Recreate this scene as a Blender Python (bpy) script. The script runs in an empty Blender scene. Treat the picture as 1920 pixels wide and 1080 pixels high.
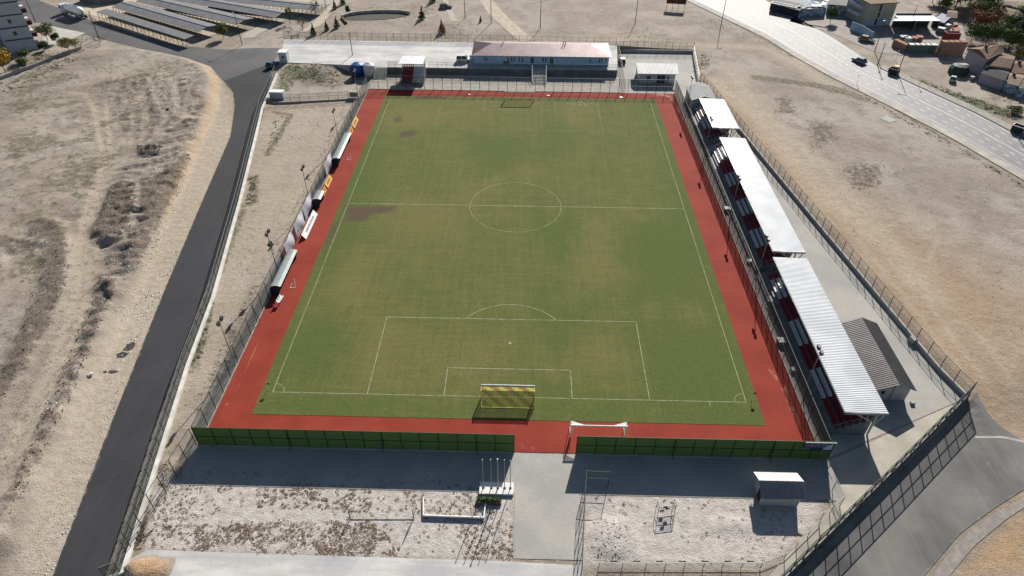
import bpy, math, random
import numpy as np
from mathutils import Vector, Matrix
random.seed(7); rng = np.random.default_rng(7)
SC = bpy.context.scene; COL = SC.collection; R_ = math.radians

# ---------------------------------------------------------------- camera, light
cam = bpy.data.cameras.new('camera'); cam_o = bpy.data.objects.new('camera', cam); COL.objects.link(cam_o)
cam.sensor_width = 36; cam.lens = 23.394; cam.clip_start = .5; cam.clip_end = 6000
_r = Vector((0.999675, 0.025203, 0.003806)); _u = Vector((-0.018967, 0.635777, 0.771639)); _f = Vector((-0.017027, 0.771461, -0.636049))
cam_o.matrix_world = Matrix(((_r.x, _u.x, -_f.x, 1.90), (_r.y, _u.y, -_f.y, -63.35), (_r.z, _u.z, -_f.z, 72.46), (0, 0, 0, 1)))
SC.camera = cam_o
SUN = Vector((.435, 1.623, 1.0)).normalized()
w = bpy.data.worlds.new('World'); SC.world = w; w.use_nodes = True
_n = w.node_tree.nodes; _bg = _n['Background']; _sky = _n.new('ShaderNodeTexSky'); _sky.sky_type = 'NISHITA'; _sky.sun_disc = False
_sky.sun_elevation = math.asin(SUN.z); _sky.sun_rotation = math.atan2(SUN.x, SUN.y); _sky.air_density = 1.0; _sky.dust_density = .6; _sky.ozone_density = 1.0
w.node_tree.links.new(_sky.outputs[0], _bg.inputs[0]); _bg.inputs[1].default_value = 0.052
sl = bpy.data.lights.new('sun', 'SUN'); sl.energy = 4.9; sl.angle = R_(.53); sl.color = (1, .945, .87)
so = bpy.data.objects.new('sun', sl); COL.objects.link(so); so.rotation_euler = SUN.to_track_quat('Z', 'Y').to_euler(); so.location = (60, 200, 150)
SC.view_settings.view_transform = 'Standard'; SC.view_settings.look = 'None'; SC.view_settings.gamma = 1; SC.view_settings.exposure = .76
SC.view_settings.use_curve_mapping = False
SC.cycles.max_bounces = 6; SC.cycles.transparent_max_bounces = 16

def sm(t):
    t = np.clip(t, 0, 1); return t*t*(3-2*t)
WALL_Y = [1.6, 7, 13, 43.5, 86, 97, 113.9, 114, 136.5]
WALL_X = [65.4, 64.0, 63.1, 58.7, 52.9, 51.4, 49.3, 48.3, 51.2]
def T(x, y):
    """height of the bare ground in metres"""
    x = np.asarray(x, float); y = np.asarray(y, float)
    hb = 1.8-1.0*sm((x-22)/30)
    back = np.where(x < 28, sm((y-130)/6), sm((y-137.1)/.7))
    z = hb*back
    lb = sm((y-107)/13); lr = sm((y-85)/40)
    v = sm((-58-x)/8)
    z = z+(1.8*(lb*(1-v)+lr*v)-z)*sm((-48-x)/6)
    zr = (.65+.15*sm((y-40)/90))*sm((x-np.interp(y, WALL_Y, WALL_X))/.8)*sm((y+6)/14)
    z = np.maximum(z, np.where(y < 138, zr, 0))
    d = (x-29.8)*.632-(y+27.5)*.775
    return z-.32*sm((d-.1)/.8)*sm((5-y)/9)*sm((x-20)/6)

def Tz(x, y): return float(T(x, y))

# ---------------------------------------------------------------- materials
class NT:
    def __init__(s, name):
        s.m = bpy.data.materials.new(name); s.m.use_nodes = True; s.t = s.m.node_tree; s.N = s.t.nodes; s.L = s.t.links
        s.b = s.N['Principled BSDF']
    def n(s, typ, **k):
        q = s.N.new(typ)
        for a, v in k.items(): setattr(q, a, v)
        return q
    def put(s, sock, v):
        if isinstance(v, bpy.types.NodeSocket): s.L.new(v, sock)
        elif isinstance(v, (tuple, list)) and len(v) == 3 and sock.type == 'RGBA': sock.default_value = (*v, 1)
        else: sock.default_value = v
    def pos(s): return s.n('ShaderNodeNewGeometry').outputs['Position']
    def scaled(s, v, sc, rot=0):
        q = s.n('ShaderNodeMapping'); s.put(q.inputs[0], v); q.inputs['Scale'].default_value = sc; q.inputs['Rotation'].default_value = (0, 0, rot); return q.outputs[0]
    def noise(s, v, scale, detail=5, rough=.55):
        q = s.n('ShaderNodeTexNoise'); s.put(q.inputs['Vector'], v); q.inputs['Scale'].default_value = scale
        q.inputs['Detail'].default_value = detail; q.inputs['Roughness'].default_value = rough; return q.outputs['Fac']
    def math(s, op, a, b=0.0, clamp=False):
        q = s.n('ShaderNodeMath', operation=op); q.use_clamp = clamp; s.put(q.inputs[0], a); s.put(q.inputs[1], b); return q.outputs[0]
    def step(s, v, lo, hi):
        q = s.n('ShaderNodeMapRange'); q.interpolation_type = 'SMOOTHSTEP'; s.put(q.inputs[0], v); q.inputs[1].default_value = lo; q.inputs[2].default_value = hi; return q.outputs[0]
    def mix(s, f, a, b, blend='MIX'):
        q = s.n('ShaderNodeMix', data_type='RGBA', blend_type=blend); s.put(q.inputs[0], f); s.put(q.inputs[6], a); s.put(q.inputs[7], b); return q.outputs[2]
    def attr(s, name):
        q = s.n('ShaderNodeVertexColor', layer_name=name); p = s.n('ShaderNodeSeparateColor'); s.L.new(q.outputs[0], p.inputs[0]); return p.outputs[0], p.outputs[1], p.outputs[2]
    def bump(s, h, strength, dist):
        q = s.n('ShaderNodeBump'); q.inputs['Strength'].default_value = strength; q.inputs['Distance'].default_value = dist
        s.put(q.inputs['Height'], h); s.L.new(q.outputs[0], s.b.inputs['Normal'])
    def done(s, col, rough=.9, metal=0, spec=.3):
        s.put(s.b.inputs['Base Color'], col); s.put(s.b.inputs['Roughness'], rough); s.b.inputs['Metallic'].default_value = metal
        s.b.inputs['Specular IOR Level'].default_value = spec; return s.m
def simple(name, a, b=None, scale=1.5, rough=.8, metal=0, spec=.3, bump=0, lo=.35, hi=.7, detail=5):
    k = NT(name)
    if b is None: b = tuple(c*.72 for c in a)
    p = k.pos(); f = k.step(k.noise(p, scale, detail), lo, hi)
    if bump: k.bump(k.noise(p, scale*6, 4), bump, .05)
    return k.done(k.mix(f, b, a), rough, metal, spec)
def seethrough(name, col, cover):
    k = NT(name); t = k.n('ShaderNodeBsdfTransparent'); mx = k.n('ShaderNodeMixShader'); mx.inputs[0].default_value = cover
    k.done(col, .7); out = k.N['Material Output']; k.L.new(t.outputs[0], mx.inputs[1]); k.L.new(k.b.outputs[0], mx.inputs[2]); k.L.new(mx.outputs[0], out.inputs[0]); return k.m

# ---------------------------------------------------------------- mesh helpers
class MB:
    def __init__(s): s.v = []; s.f = []
    def add(s, vs, fs):
        o = len(s.v); s.v += [tuple(q) for q in vs]; s.f += [tuple(i+o for i in f) for f in fs]; return s
    def box(s, x0, x1, y0, y1, z0, z1):
        return s.add([(x0,y0,z0),(x1,y0,z0),(x1,y1,z0),(x0,y1,z0),(x0,y0,z1),(x1,y0,z1),(x1,y1,z1),(x0,y1,z1)], [(3,2,1,0),(4,5,6,7),(0,1,5,4),(1,2,6,5),(2,3,7,6),(3,0,4,7)])
    def bar(s, a, b, w=.06, h=None, n=4):
        a = Vector(a); b = Vector(b); d = (b-a).normalized(); u = d.cross(Vector((0,0,1)))
        if u.length < 1e-3: u = Vector((1,0,0))
        u.normalize(); v = u.cross(d); h = h or w; vs = []
        for p in (a, b):
            for i in range(n):
                t = 2*math.pi*(i+.5)/n; vs.append(p+u*(math.cos(t)*w*.7071)+v*(math.sin(t)*h*.7071))
        return s.add(vs, [tuple(range(n))[::-1], tuple(range(n, 2*n))]+[(i, (i+1) % n, n+(i+1) % n, n+i) for i in range(n)])
    def cyl(s, c, r0, z0, z1, r1=None, n=12):
        r1 = r0 if r1 is None else r1; vs = []
        for z, r in ((z0, r0), (z1, r1)): vs += [(c[0]+r*math.cos(2*math.pi*i/n), c[1]+r*math.sin(2*math.pi*i/n), z) for i in range(n)]
        return s.add(vs, [tuple(range(n))[::-1], tuple(range(n, 2*n))]+[(i, (i+1) % n, n+(i+1) % n, n+i) for i in range(n)])
    def lathe(s, a, b, prof, n=14):
        """prof: (t along a->b, radius)"""
        a = Vector(a); b = Vector(b); d = (b-a).normalized(); u = d.cross(Vector((0,0,1)))
        if u.length < 1e-3: u = Vector((1,0,0))
        u.normalize(); v = u.cross(d); vs = []
        for t, r in prof:
            p = a+(b-a)*t; vs += [p+u*(r*math.cos(2*math.pi*i/n))+v*(r*math.sin(2*math.pi*i/n)) for i in range(n)]
        m = len(prof); fs = [tuple(range(n))[::-1], tuple(range((m-1)*n, m*n))]
        for k in range(m-1): fs += [(k*n+i, k*n+(i+1) % n, (k+1)*n+(i+1) % n, (k+1)*n+i) for i in range(n)]
        return s.add(vs, fs)
    def prism(s, poly, z0, z1):
        n = len(poly); A = sum(poly[i][0]*poly[(i+1) % n][1]-poly[(i+1) % n][0]*poly[i][1] for i in range(n))
        if A < 0: poly = poly[::-1]
        return s.add([(x, y, z0) for x, y in poly]+[(x, y, z1) for x, y in poly], [tuple(range(n))[::-1], tuple(range(n, 2*n))]+[(i, (i+1) % n, n+(i+1) % n, n+i) for i in range(n)])
    def extr(s, prof, a, b):
        """profile of (u, z) with u along +x, swept from y=a to y=b"""
        n = len(prof); A = sum(prof[i][0]*prof[(i+1) % n][1]-prof[(i+1) % n][0]*prof[i][1] for i in range(n))
        if A < 0: prof = prof[::-1]
        return s.add([(u, a, z) for u, z in prof]+[(u, b, z) for u, z in prof], [tuple(range(n)), tuple(range(n, 2*n))[::-1]]+[((i+1) % n, i, n+i, n+(i+1) % n) for i in range(n)])
    def quad(s, a, b, c, d): return s.add([a, b, c, d], [(0, 1, 2, 3)])
    def data(s, name, mat):
        me = bpy.data.meshes.new(name); me.from_pydata(s.v, [], s.f); me.materials.append(mat); return me
ORG = {}
def link(name, me, parent=None, loc=None):
    o = bpy.data.objects.new(name, me); COL.objects.link(o)
    if parent is not None: o.parent = parent
    if loc is not None: o.location = loc
    return o
def part(name, mb, mat, parent, smooth=False):
    """mesh built in world metres, parented to its thing (unrotated Empty)"""
    ox = ORG[parent.name]; mb.v = [(x-ox[0], y-ox[1], z-ox[2]) for x, y, z in mb.v]
    me = mb.data(name, mat); o = link(name, me, parent); ORG[o.name] = ox
    if smooth: me.polygons.foreach_set('use_smooth', [True]*len(me.polygons))
    return o
def lpart(name, mb, mat, parent, smooth=False):
    """mesh built in the thing's own frame"""
    me = mb.data(name, mat); o = link(name, me, parent); ORG[o.name] = (0, 0, 0)
    if smooth: me.polygons.foreach_set('use_smooth', [True]*len(me.polygons))
    return o
def tag(o, label, cat, group=None):
    o['label'] = label; o['category'] = cat
    if group: o['group'] = group
    return o
def thing(name, label, cat, loc, rz=0, group=None):
    o = bpy.data.objects.new(name, None); COL.objects.link(o); o.empty_display_size = .3
    o.location = loc if len(loc) == 3 else (*loc, Tz(*loc)); o.rotation_euler.z = rz; ORG[o.name] = tuple(o.location)
    return tag(o, label, cat, group)
def struct(name, mb, mat):
    o = link(name, mb.data(name, mat)); o['kind'] = 'structure'
    if len(getattr(mb, 'edge', ())) == len(mb.v):
        at = o.data.color_attributes.new('edge', 'FLOAT_COLOR', 'POINT'); at.data.foreach_set('color', np.repeat(np.array(mb.edge, np.float32)[:, None], 4, 1).ravel())
    return o
def stuff(name, mb, mat):
    o = link(name, mb.data(name, mat)); o['kind'] = 'stuff'; return o
def kids(o): return [c for c in bpy.data.objects if c.parent == o]
def copy_tree(o, loc, rz, label, group=None, sc=None):
    r = o.copy(); COL.objects.link(r); r.location = loc; r.rotation_euler.z = rz; r['label'] = label; ORG[r.name] = tuple(loc)
    if group: r['group'] = group
    if sc: r.scale = (sc, sc, sc)
    for c in o.children:
        d = c.copy(); COL.objects.link(d); d.parent = r; ORG[d.name] = tuple(loc)
        for g in c.children: e = g.copy(); COL.objects.link(e); e.parent = d
    return r
def resample(pts, step):
    out = [pts[0]]
    for a, b in zip(pts, pts[1:]):
        n = max(1, int(math.dist(a, b)/step))
        out += [(a[0]+(b[0]-a[0])*i/n, a[1]+(b[1]-a[1])*i/n) for i in range(1, n+1)]
    return out
def along(pts, t):
    L = [0]
    for a, b in zip(pts, pts[1:]): L.append(L[-1]+math.dist(a, b))
    d = t*L[-1]
    return (float(np.interp(d, L, [p[0] for p in pts])), float(np.interp(d, L, [p[1] for p in pts])))
def strip(A, B, dz, nu=60, nv=6, mb=None, zf=None):
    """ruled sheet between two edge lines, lying on the ground"""
    mb = mb or MB(); vs = []; mb.edge = getattr(mb, 'edge', [])
    for i in range(nu+1):
        a = along(A, i/nu); b = along(B, i/nu)
        for j in range(nv+1):
            x = a[0]+(b[0]-a[0])*j/nv; y = a[1]+(b[1]-a[1])*j/nv; vs.append((x, y, (Tz(x, y) if zf is None else zf)+dz)); mb.edge.append(max(0., 1-math.dist(a, b)*min(j, nv-j)/nv/1.1))
    fs = []; W = nv+1
    for i in range(nu):
        for j in range(nv): fs.append((i*W+j, i*W+j+1, (i+1)*W+j+1, (i+1)*W+j))
    # keep faces looking up
    p, q, r = vs[fs[0][0]], vs[fs[0][1]], vs[fs[0][2]]
    if (q[0]-p[0])*(r[1]-p[1])-(q[1]-p[1])*(r[0]-p[0]) < 0: fs = [f[::-1] for f in fs]
    return mb.add(vs, fs)
def flat(poly, z, mb=None):
    mb = mb or MB(); n = len(poly); A = sum(poly[i][0]*poly[(i+1) % n][1]-poly[(i+1) % n][0]*poly[i][1] for i in range(n))
    if A < 0: poly = poly[::-1]
    return mb.add([(x, y, z) for x, y in poly], [tuple(range(n))])
def vnoise(x, y, s, seed=0):
    g = np.random.default_rng(seed).random((256, 256)); x = x/s; y = y/s; i = np.floor(x).astype(int); j = np.floor(y).astype(int); u = x-i; v = y-j; u = u*u*(3-2*u); v = v*v*(3-2*v)
    h = lambda a, b: g[a % 256, b % 256]
    return (h(i, j)*(1-u)+h(i+1, j)*u)*(1-v)+(h(i, j+1)*(1-u)+h(i+1, j+1)*u)*v
def fbm(x, y, s, o=4, seed=0): return sum(vnoise(x, y, s/2**k, seed+k)*.5**k for k in range(o))/sum(.5**k for k in range(o))
def inpoly(x, y, poly):
    r = np.zeros(x.shape, bool); n = len(poly)
    for k in range(n):
        (ax, ay), (bx, by) = poly[k], poly[(k+1) % n]
        if ay == by: continue
        r ^= ((ay > y) != (by > y)) & (x < (bx-ax)*(y-ay)/(by-ay)+ax)
    return r
def dseg(x, y, pts, closed=False):
    d = np.full(x.shape, 1e9); P_ = pts+[pts[0]] if closed else pts
    for (ax, ay), (bx, by) in zip(P_, P_[1:]):
        l = (bx-ax)**2+(by-ay)**2+1e-9; t = np.clip(((x-ax)*(bx-ax)+(y-ay)*(by-ay))/l, 0, 1); d = np.minimum(d, np.hypot(x-ax-t*(bx-ax), y-ay-t*(by-ay)))
    return d

# ---------------------------------------------------------------- bare ground
xs = np.concatenate([np.linspace(-900, -190, 24), np.arange(-184, -112, 3.), np.arange(-112, -40, .5), np.arange(-40, 44, 1.5), np.arange(44, 100, .7), np.arange(100, 190, 2.), np.linspace(196, 900, 24)])
ys = np.concatenate([np.linspace(-300, -50, 12), np.arange(-44, -30, 1.), np.arange(-30, 100, .55), np.arange(100, 136, .8), np.arange(136, 139, .25), np.arange(139, 230, 1.), np.linspace(235, 1500, 30)])
GX, GY = np.meshgrid(xs, ys, indexing='ij'); GZ = T(GX, GY)
WEED = np.zeros_like(GX); SOIL_SHADE = WEED.copy(); PALE = WEED.copy(); GREEN = WEED.copy(); TRACK = WEED.copy(); TAN = WEED.copy()
def paint(ch, pts, w=0., fe=1.5, val=1.):
    """w=0: polygon, else a line of that half width; fe feather in metres"""
    if w: d = dseg(GX, GY, pts)-w
    else:
        d = dseg(GX, GY, pts, True); d = np.where(inpoly(GX, GY, pts), -d, d)
    ch[:] = np.maximum(ch, val*(1-sm((d+fe*.5)/fe)))
    return d
def bank(pts, h, fe, rough, s=1.2, seed=3):
    d = dseg(GX, GY, pts, True); d = np.where(inpoly(GX, GY, pts), -d, d); k = 1-sm((d+fe*.5)/fe)
    GZ[:] += k*(h+rough*(fbm(GX, GY, s*3, 4, seed)-.5)*2+rough*.8*(vnoise(GX, GY, s*.6, seed+9)-.5))
# the field left of the road: raised made ground with a soft bank, dumped soil and wheel tracks
plateau = [(-135.85,99.86),(-131.26,117.59),(-122.76,127.83),(-109.78,127),(-96.65,121.7),(-87.68,116.14),(-82.6,109.04),(-77.64,94.32),(-74.67,76.81),(-71.83,60.15),(-68.48,41.93),(-64.86,25.52),(-62.65,12.04),(-61.42,0.77),(-59.65,-11.35),(-57.17,-24.03),(-59.65,-27.87),(-79.86,-28.42),(-137.83,26.36),(-157.47,80.17)]
bank(plateau, 1.6, 3.6, .2, 2.0)
d_ = paint(TAN, [(-87.68,116.14),(-81.45,109.07),(-76.56,94.35),(-73.06,76.86),(-70.51,59.74),(-68.21,45.69),(-68.89,41.92),(-72.97,60.11),(-74.67,76.81),(-77.8,92.88),(-82.62,107.48)], 0, 3, .9)
for q, h in (([(-82.89,53.26),(-80.94,55.02),(-77.73,53.42),(-74.08,45.51),(-71.14,36.52),(-71.05,33.16),(-74.45,33.06),(-76.87,34.31),(-78.97,38.02),(-79.24,41.6),(-80.53,46.27)], .8), ([(-85.5,69.21),(-81.35,71.36),(-79.31,68.91),(-81.24,65.67),(-83.68,66.32)], .45),
             ([(-77.73,53.42),(-73.91,62.37),(-74.5,69.56),(-72.09,67.17),(-70.03,55.79),(-67.45,41.96),(-66.19,33.31),(-64.86,25.52),(-67.35,25.44),(-70.56,33.18),(-71.96,40.01)], .35),
             ([(-92.02,39.39),(-90,41.27),(-84.93,39.61),(-79.41,31.28),(-74.77,22.3),(-71.48,11.78),(-70.42,4.8),(-69.47,-1.5),(-68.97,-7.22),(-71.14,-7.28),(-72.82,-1.09),(-74.01,4.7),(-76.1,11.65),(-77.72,19.41),(-82.92,28.01),(-83.74,31.15),(-87.55,33.49)], .55),
             ([(-95.93,35.77),(-88.81,33.95),(-85.32,32.73),(-86.18,29.48),(-92.86,30.87)], .35), ([(-92.07,29.61),(-90.74,29.34),(-86.17,21.96),(-86.82,21.23)], .4), ([(-70.23,23.88),(-66.09,21.85),(-63.54,9.59),(-61.39,-0.76),(-60.27,-8.32),(-58.83,-16.94),(-58.4,-22.02),(-60.33,-19.95),(-61.6,-12.24),(-63.4,-1.32),(-65.41,8.36)], .5),
             ([(-68.35,21.78),(-66.88,22.54),(-65.45,17.74),(-66.87,17.03)], .3)):
    bank(q, h, 2.2, .5, 1.0, 21); paint(SOIL_SHADE, q, 0, 3.0, .95)
for q in ([(-110.2,111.41),(-97.25,108.6),(-88.23,96.89),(-86.23,82.52),(-86.41,71.71),(-95.72,79.39),(-105.99,96.35)], [(-97.25,108.6),(-81.8,105.96),(-78.32,94.3),(-77.29,82.81),(-82.5,79.83)], [(-80.77,85),(-80.34,91.37),(-80.72,97.11),(-74.51,77.35),(-71.83,60.15),(-75.06,62.33)], [(-90,41.27),(-83.98,37.87),(-78.68,28.14),(-82.85,29.58)]):
    paint(SOIL_SHADE, q, 0, 8, .38)
paint(SOIL_SHADE, [(-141.43,110.47),(-131.26,117.59),(-114.48,108.09),(-109.88,90.45),(-104.18,66.14),(-110.45,58.92)], 0, 12, .42)
for q in ([(-113.62,100.52),(-104.52,89.17),(-92.43,68.98),(-87.21,57.43),(-83.72,45.21),(-78.33,32.94),(-72.77,22.36),(-68.96,11.86),(-66.05,0.64),(-64.63,-7.1),(-63.37,-13.93)], [(-103.94,93.52),(-90.64,69.04),(-85.08,53.19),(-80.98,41.55),(-76.34,31.37),(-71.32,22.41),(-67.44,11.9),(-64.51,0.69),(-62.67,-7.95),(-60.36,-17.74)]):
    paint(TRACK, q, 1.1, 1.6, .9)
    bank([(x-.5, y) for x, y in q]+[(x+.5, y) for x, y in q[::-1]], -.12, .8, .02)
for q in ([(-118.49,84.34),(-116.29,97.5),(-113.05,108.13),(-108.03,113.13)], [(-118.58,75.91),(-115.97,91.7),(-113.68,103.5),(-112.38,111.35)], [(-97.97,59.31),(-93.57,66.48),(-88.83,71.63),(-81.24,79.87),(-81.4,97.09)], [(-120.22,107.92),(-112.42,112.99),(-101.42,118.54)], [(-131.69,99.98),(-125.96,107.75),(-119.73,112.77)]): paint(TRACK, q, .8, 2, .6)
for q in ([(-140.29,107.32),(-125.72,121.51),(-120.65,123.67),(-120.57,114.43),(-127.52,100.11),(-131.54,92.67)], [(-119.42,73.22),(-116.83,81.51),(-109.91,76.2),(-104.97,61.38),(-103.92,48.5)], [(-130.67,91.25),(-119.95,101.82),(-111.45,96.19),(-116.83,81.51),(-122.74,78.51)]): paint(WEED, q, 0, 10, .6); paint(GREEN, q, 0, 10, .38)
paint(SOIL_SHADE, plateau, 0, 6, .47); paint(WEED, plateau, 0, 6, .22)
# stony road verge
verge = [(-50.12,-27.61),(-50.62,-24.51),(-53.61,-8.58),(-58.27,22.8),(-67.36,80.33),(-74.57,100.2),(-81.96,109.69),(-76.76,90.04),(-68.21,45.69),(-64.58,25.53),(-62.14,8.46),(-58.6,-11.32),(-56.11,-22.65),(-54.89,-27.74)]
d_ = paint(TRACK, verge, 0, 3, 1.0); paint(PALE, [(-50.12,-27.61),(-51.09,-22.51),(-53.61,-8.58),(-57.5,7.43),(-58.87,19.97),(-61.13,31.83),(-62.27,25.6),(-60.91,8.49),(-57.45,-12.12),(-55.48,-22.63),(-54.29,-27.73)], 0, 3, .6)
# left strip between road wall and pitch
paint(TRACK, [(-64.59,96.21),(-43.37,99.27),(-41.77,42.76),(-45.61,26.1),(-43.66,3.39),(-45.07,-6.54),(-44.09,-15.38),(-43.56,-22.3),(-47.45,-0.87),(-49.97,20.23),(-54.35,46.12)], 0, 2, .62)
for q in ([(-61.36,92.14),(-56.97,90.87),(-56.45,77.95),(-56.53,70.14)], [(-56.88,59.5),(-55.88,60.65),(-53.02,50.49),(-54.28,49.05)], [(-54.15,47.09),(-53.48,40.58),(-52.56,33.72),(-51.72,27.42)], [(-50.68,20.21),(-49.29,14.94),(-48.49,10.03),(-47.24,4.37)], [(-44.38,12.58),(-42.45,10.21),(-42.47,5.61),(-42.5,1.32)]): paint(WEED, q, 1.2, 2.2, .9); paint(GREEN, q, .8, 2, .75)
for q in ([(-45.66,29.13),(-43.3,30.77),(-41.93,23.28),(-44.42,22.5)], [(-44.99,-11.77),(-43.26,-10.89),(-41.56,-14.12),(-42.75,-15.34),(-44.07,-14.19)], [(-48.48,16.26),(-46.94,7.74),(-45.14,-2.78)], [(-44.37,-4.67),(-43.97,-9.19),(-44.65,-10.92)]): paint(SOIL_SHADE, q, 0 if len(q) > 3 else .8, 2.5, .5)
# green bank below the terrace
green_bank = [(-67.13,118.92),(-48.72,124.6),(-44.01,124.14),(-41.92,113.32),(-48.02,107.66),(-53.74,107.45),(-60.39,111.16),(-62.74,104.13),(-63.43,97.84),(-66.35,109.52)]; paint(WEED, green_bank, 0, 3, .7); paint(GREEN, [(-67.13,118.92),(-57.81,119.03),(-52.11,113.23),(-54.57,111.1),(-61.06,110.96),(-60.71,104.24),(-63.21,100.89),(-65.64,109.56)], 0, 3, .85); paint(SOIL_SHADE, [(-57.98,119.75),(-51.13,122.19),(-49.18,112.88),(-54.79,112.1)], 0, 4, .6)
# front gravel plots
for q in ([(-44.95,-14.22),(1.26,-13.72),(1.5,-24.51),(-41.4,-24.26)], [(9.36,-13.89),(39.32,-15.36),(37.47,-19.04),(30.39,-24.11),(9.09,-24.81)]): paint(PALE, q, 0, 1.2, 1.)
for q in ([(10.69,-19.07),(13.94,-18.63),(15.16,-22.05),(13.42,-23.93),(10.99,-23.8)], [(25.55,-18.31),(29.33,-18.56),(28.98,-19.97),(25.49,-20.06)], [(16.79,-16.36),(19.4,-16.43),(18.99,-19.2),(16.39,-19.62)], [(28.1,-21.02),(30.44,-21.63),(29.47,-22.97)], [(0.96,-15.29),(1.56,-24.38),(0.59,-24.54),(0.35,-16.81)], [(13.33,-18.28),(15.27,-18.23),(14.44,-20.02)]): paint(TAN, q, 0, 2.5, .9)
paint(WEED, [(-45.44,-16.57),(-43.75,-16.91),(-41.69,-22.93),(-42.93,-23.64)], 0, 1, .9)
# rough ground behind and to the right
for q in ([(1.84,148.49),(5.21,153.64),(8.5,147.75)], [(26.86,148.64),(39.63,156.84),(51.46,145.99),(43.66,138.25),(29.39,140.42)], [(54.16,161.13),(69.12,144.28),(73.65,149.2),(62.83,169.63)], [(56.67,139.25),(65.03,137.31),(59.12,128.54)], [(74.45,139.88),(85.28,133.68),(77.71,129.19)], [(-62.74,158.99),(-52.02,176.55),(-22.19,174.68),(-34.54,157.37)], [(-72.44,155.96),(-62.59,151.13),(-63.69,138.92),(-70.3,136.38)], [(-26.48,163.07),(-13.17,147.94),(-17.11,134.54),(-28.14,133.32)]): paint(WEED, q, 0, 6, .65)
for q in ([(66.31,104.56),(71.01,106.41),(69.86,93.5),(63.21,93.28)], [(70.24,90.53),(76.3,89.26),(75.27,80.84),(65.91,72.8)], [(69.8,66.91),(75.95,69.47),(80.78,68.44),(76.98,60.4),(70.32,57.41)], [(50.75,132.43),(56.56,134.81),(53.24,122.28),(48.5,120.24)]): paint(SOIL_SHADE, q, 0, 7, .84); paint(WEED, q, 0, 8, .55)
paint(TAN, [(53.15,114.67),(59.64,80.34),(65.94,36.44),(69.8,12.81),(71.13,-3.07),(62.11,-19.22),(66.72,-3.19),(66.96,2.09),(65.37,13.88),(62.64,38),(55.46,88.57),(50.22,114.57)], 0, 12, .85)
paint(TAN, [(60.58,63.19),(85.61,23.49),(66.33,-11.69),(65.93,22.91)], 0, 30, .65)
for q in ([(-44.09,133.66),(36.3,143.9),(74.45,139.88),(84.12,112.1)], [(53.15,114.67),(58.83,91.63),(62.87,63.26),(67.27,39.84)], [(58.39,118.59),(61.97,88.79),(67.81,61.2),(70.4,23.04)]): paint(TRACK, q, 2.2, 4, .8)
paint(WEED, [(65.34,116.94),(76.01,113.62),(83.5,110.3),(89.49,103.68)], 2.2, 2, .9)
for q in ([(55.13,166.57),(65.84,175.47),(85.38,115.78),(80.64,110.21)], [(83.47,137.97),(95.2,91.35),(106.84,61.34),(98.3,46.11),(81.55,73.31)]): paint(WEED, q, 0, 10, .38)
for q in ([(104.24,134.35),(118.13,130.62),(119.19,116.94),(110.16,112.99),(104.59,120.19)],): paint(WEED, q, 0, 5, .4)
paint(GREEN, [(112.22,111.29),(122.08,103.13),(124.75,96.86),(120.72,93.09),(110.99,102.75)], 0, 3, .9); paint(WEED, [(108.41,122.25),(125.9,95.37),(119.92,89.25),(108.71,112.94)], 0, 3, .8)
paint(SOIL_SHADE, [(128.52,121.02),(133.27,108.53),(128.56,100.12),(120.69,103.08)], 0, 4, .7)
for q in ([(57.32,85.77),(60.58,63.19),(63.92,41.47),(65.93,22.91),(67.08,3.98)], [(59.63,87.27),(63.23,64.4),(66.78,42.44),(68.93,23.69),(69.41,4.05)], [(62.74,70.25),(69.74,63.48),(70.86,49.01),(63.92,41.47),(59.26,48.65)], [(69.68,43.42),(76.37,47.28),(80.07,41.97),(74.24,33.47),(69.16,34.91)], [(72.24,17.8),(73.96,12.93),(73.29,4.16)], [(3.51,143.72),(19.99,145.27),(41.03,142.4),(56.22,137)], [(56.46,130.53),(63,107.86),(68.48,89)], [(53.9,23.32),(57.25,18.08),(59.09,6.35)]): paint(TRACK, q, .35, 1.2, .75); paint(SOIL_SHADE, [(x+.9, y) for x, y in q], .15, 1.0, .5)
paint(SOIL_SHADE, [(58.5,100.99),(81.72,105.08),(88.67,76.05),(78.88,53.17),(65.19,56.83)], 0, 12, .34); paint(SOIL_SHADE, [(73.49,53),(98.3,46.11),(81.15,15.56),(71.29,23.07)], 0, 16, .3)
paint(TAN, [(64.48,-15.58),(58.92,-19.31),(51.9,-24.68),(59.46,-24.47)], 0, 3, .9)
paint(SOIL_SHADE, [(151.09,190.89),(182.04,192.08),(144.26,125.46),(128.52,133.08),(138.06,166.93)], 0, 6, .8); paint(SOIL_SHADE, [(-152.93,128.05),(-140.55,127.19),(-130.55,130.61),(-128.95,127.61),(-135.66,114.64),(-140.66,107.94)], 0, 3, .6); paint(WEED, [(-152.93,128.05),(-140.55,127.19),(-130.55,130.61),(-128.95,127.61),(-135.66,114.64),(-140.66,107.94)], 0, 3, .6)  # first patch paints the shade under the top right trees, the rest is garden soil
# kerbside weeds along the highway
paint(WEED, [(64,175.4),(81.46,131.42),(92.93,105.46),(106.22,60.24)], .7, 1.5, 1.); paint(GREEN, [(92.67,104.78),(105.98,59.8)], .5, 1.2, .9)
GZ += np.where((GX < -60) & (GY < 85), .08, 0)*(fbm(GX, GY, 5, 4, 5)-.5)
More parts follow.
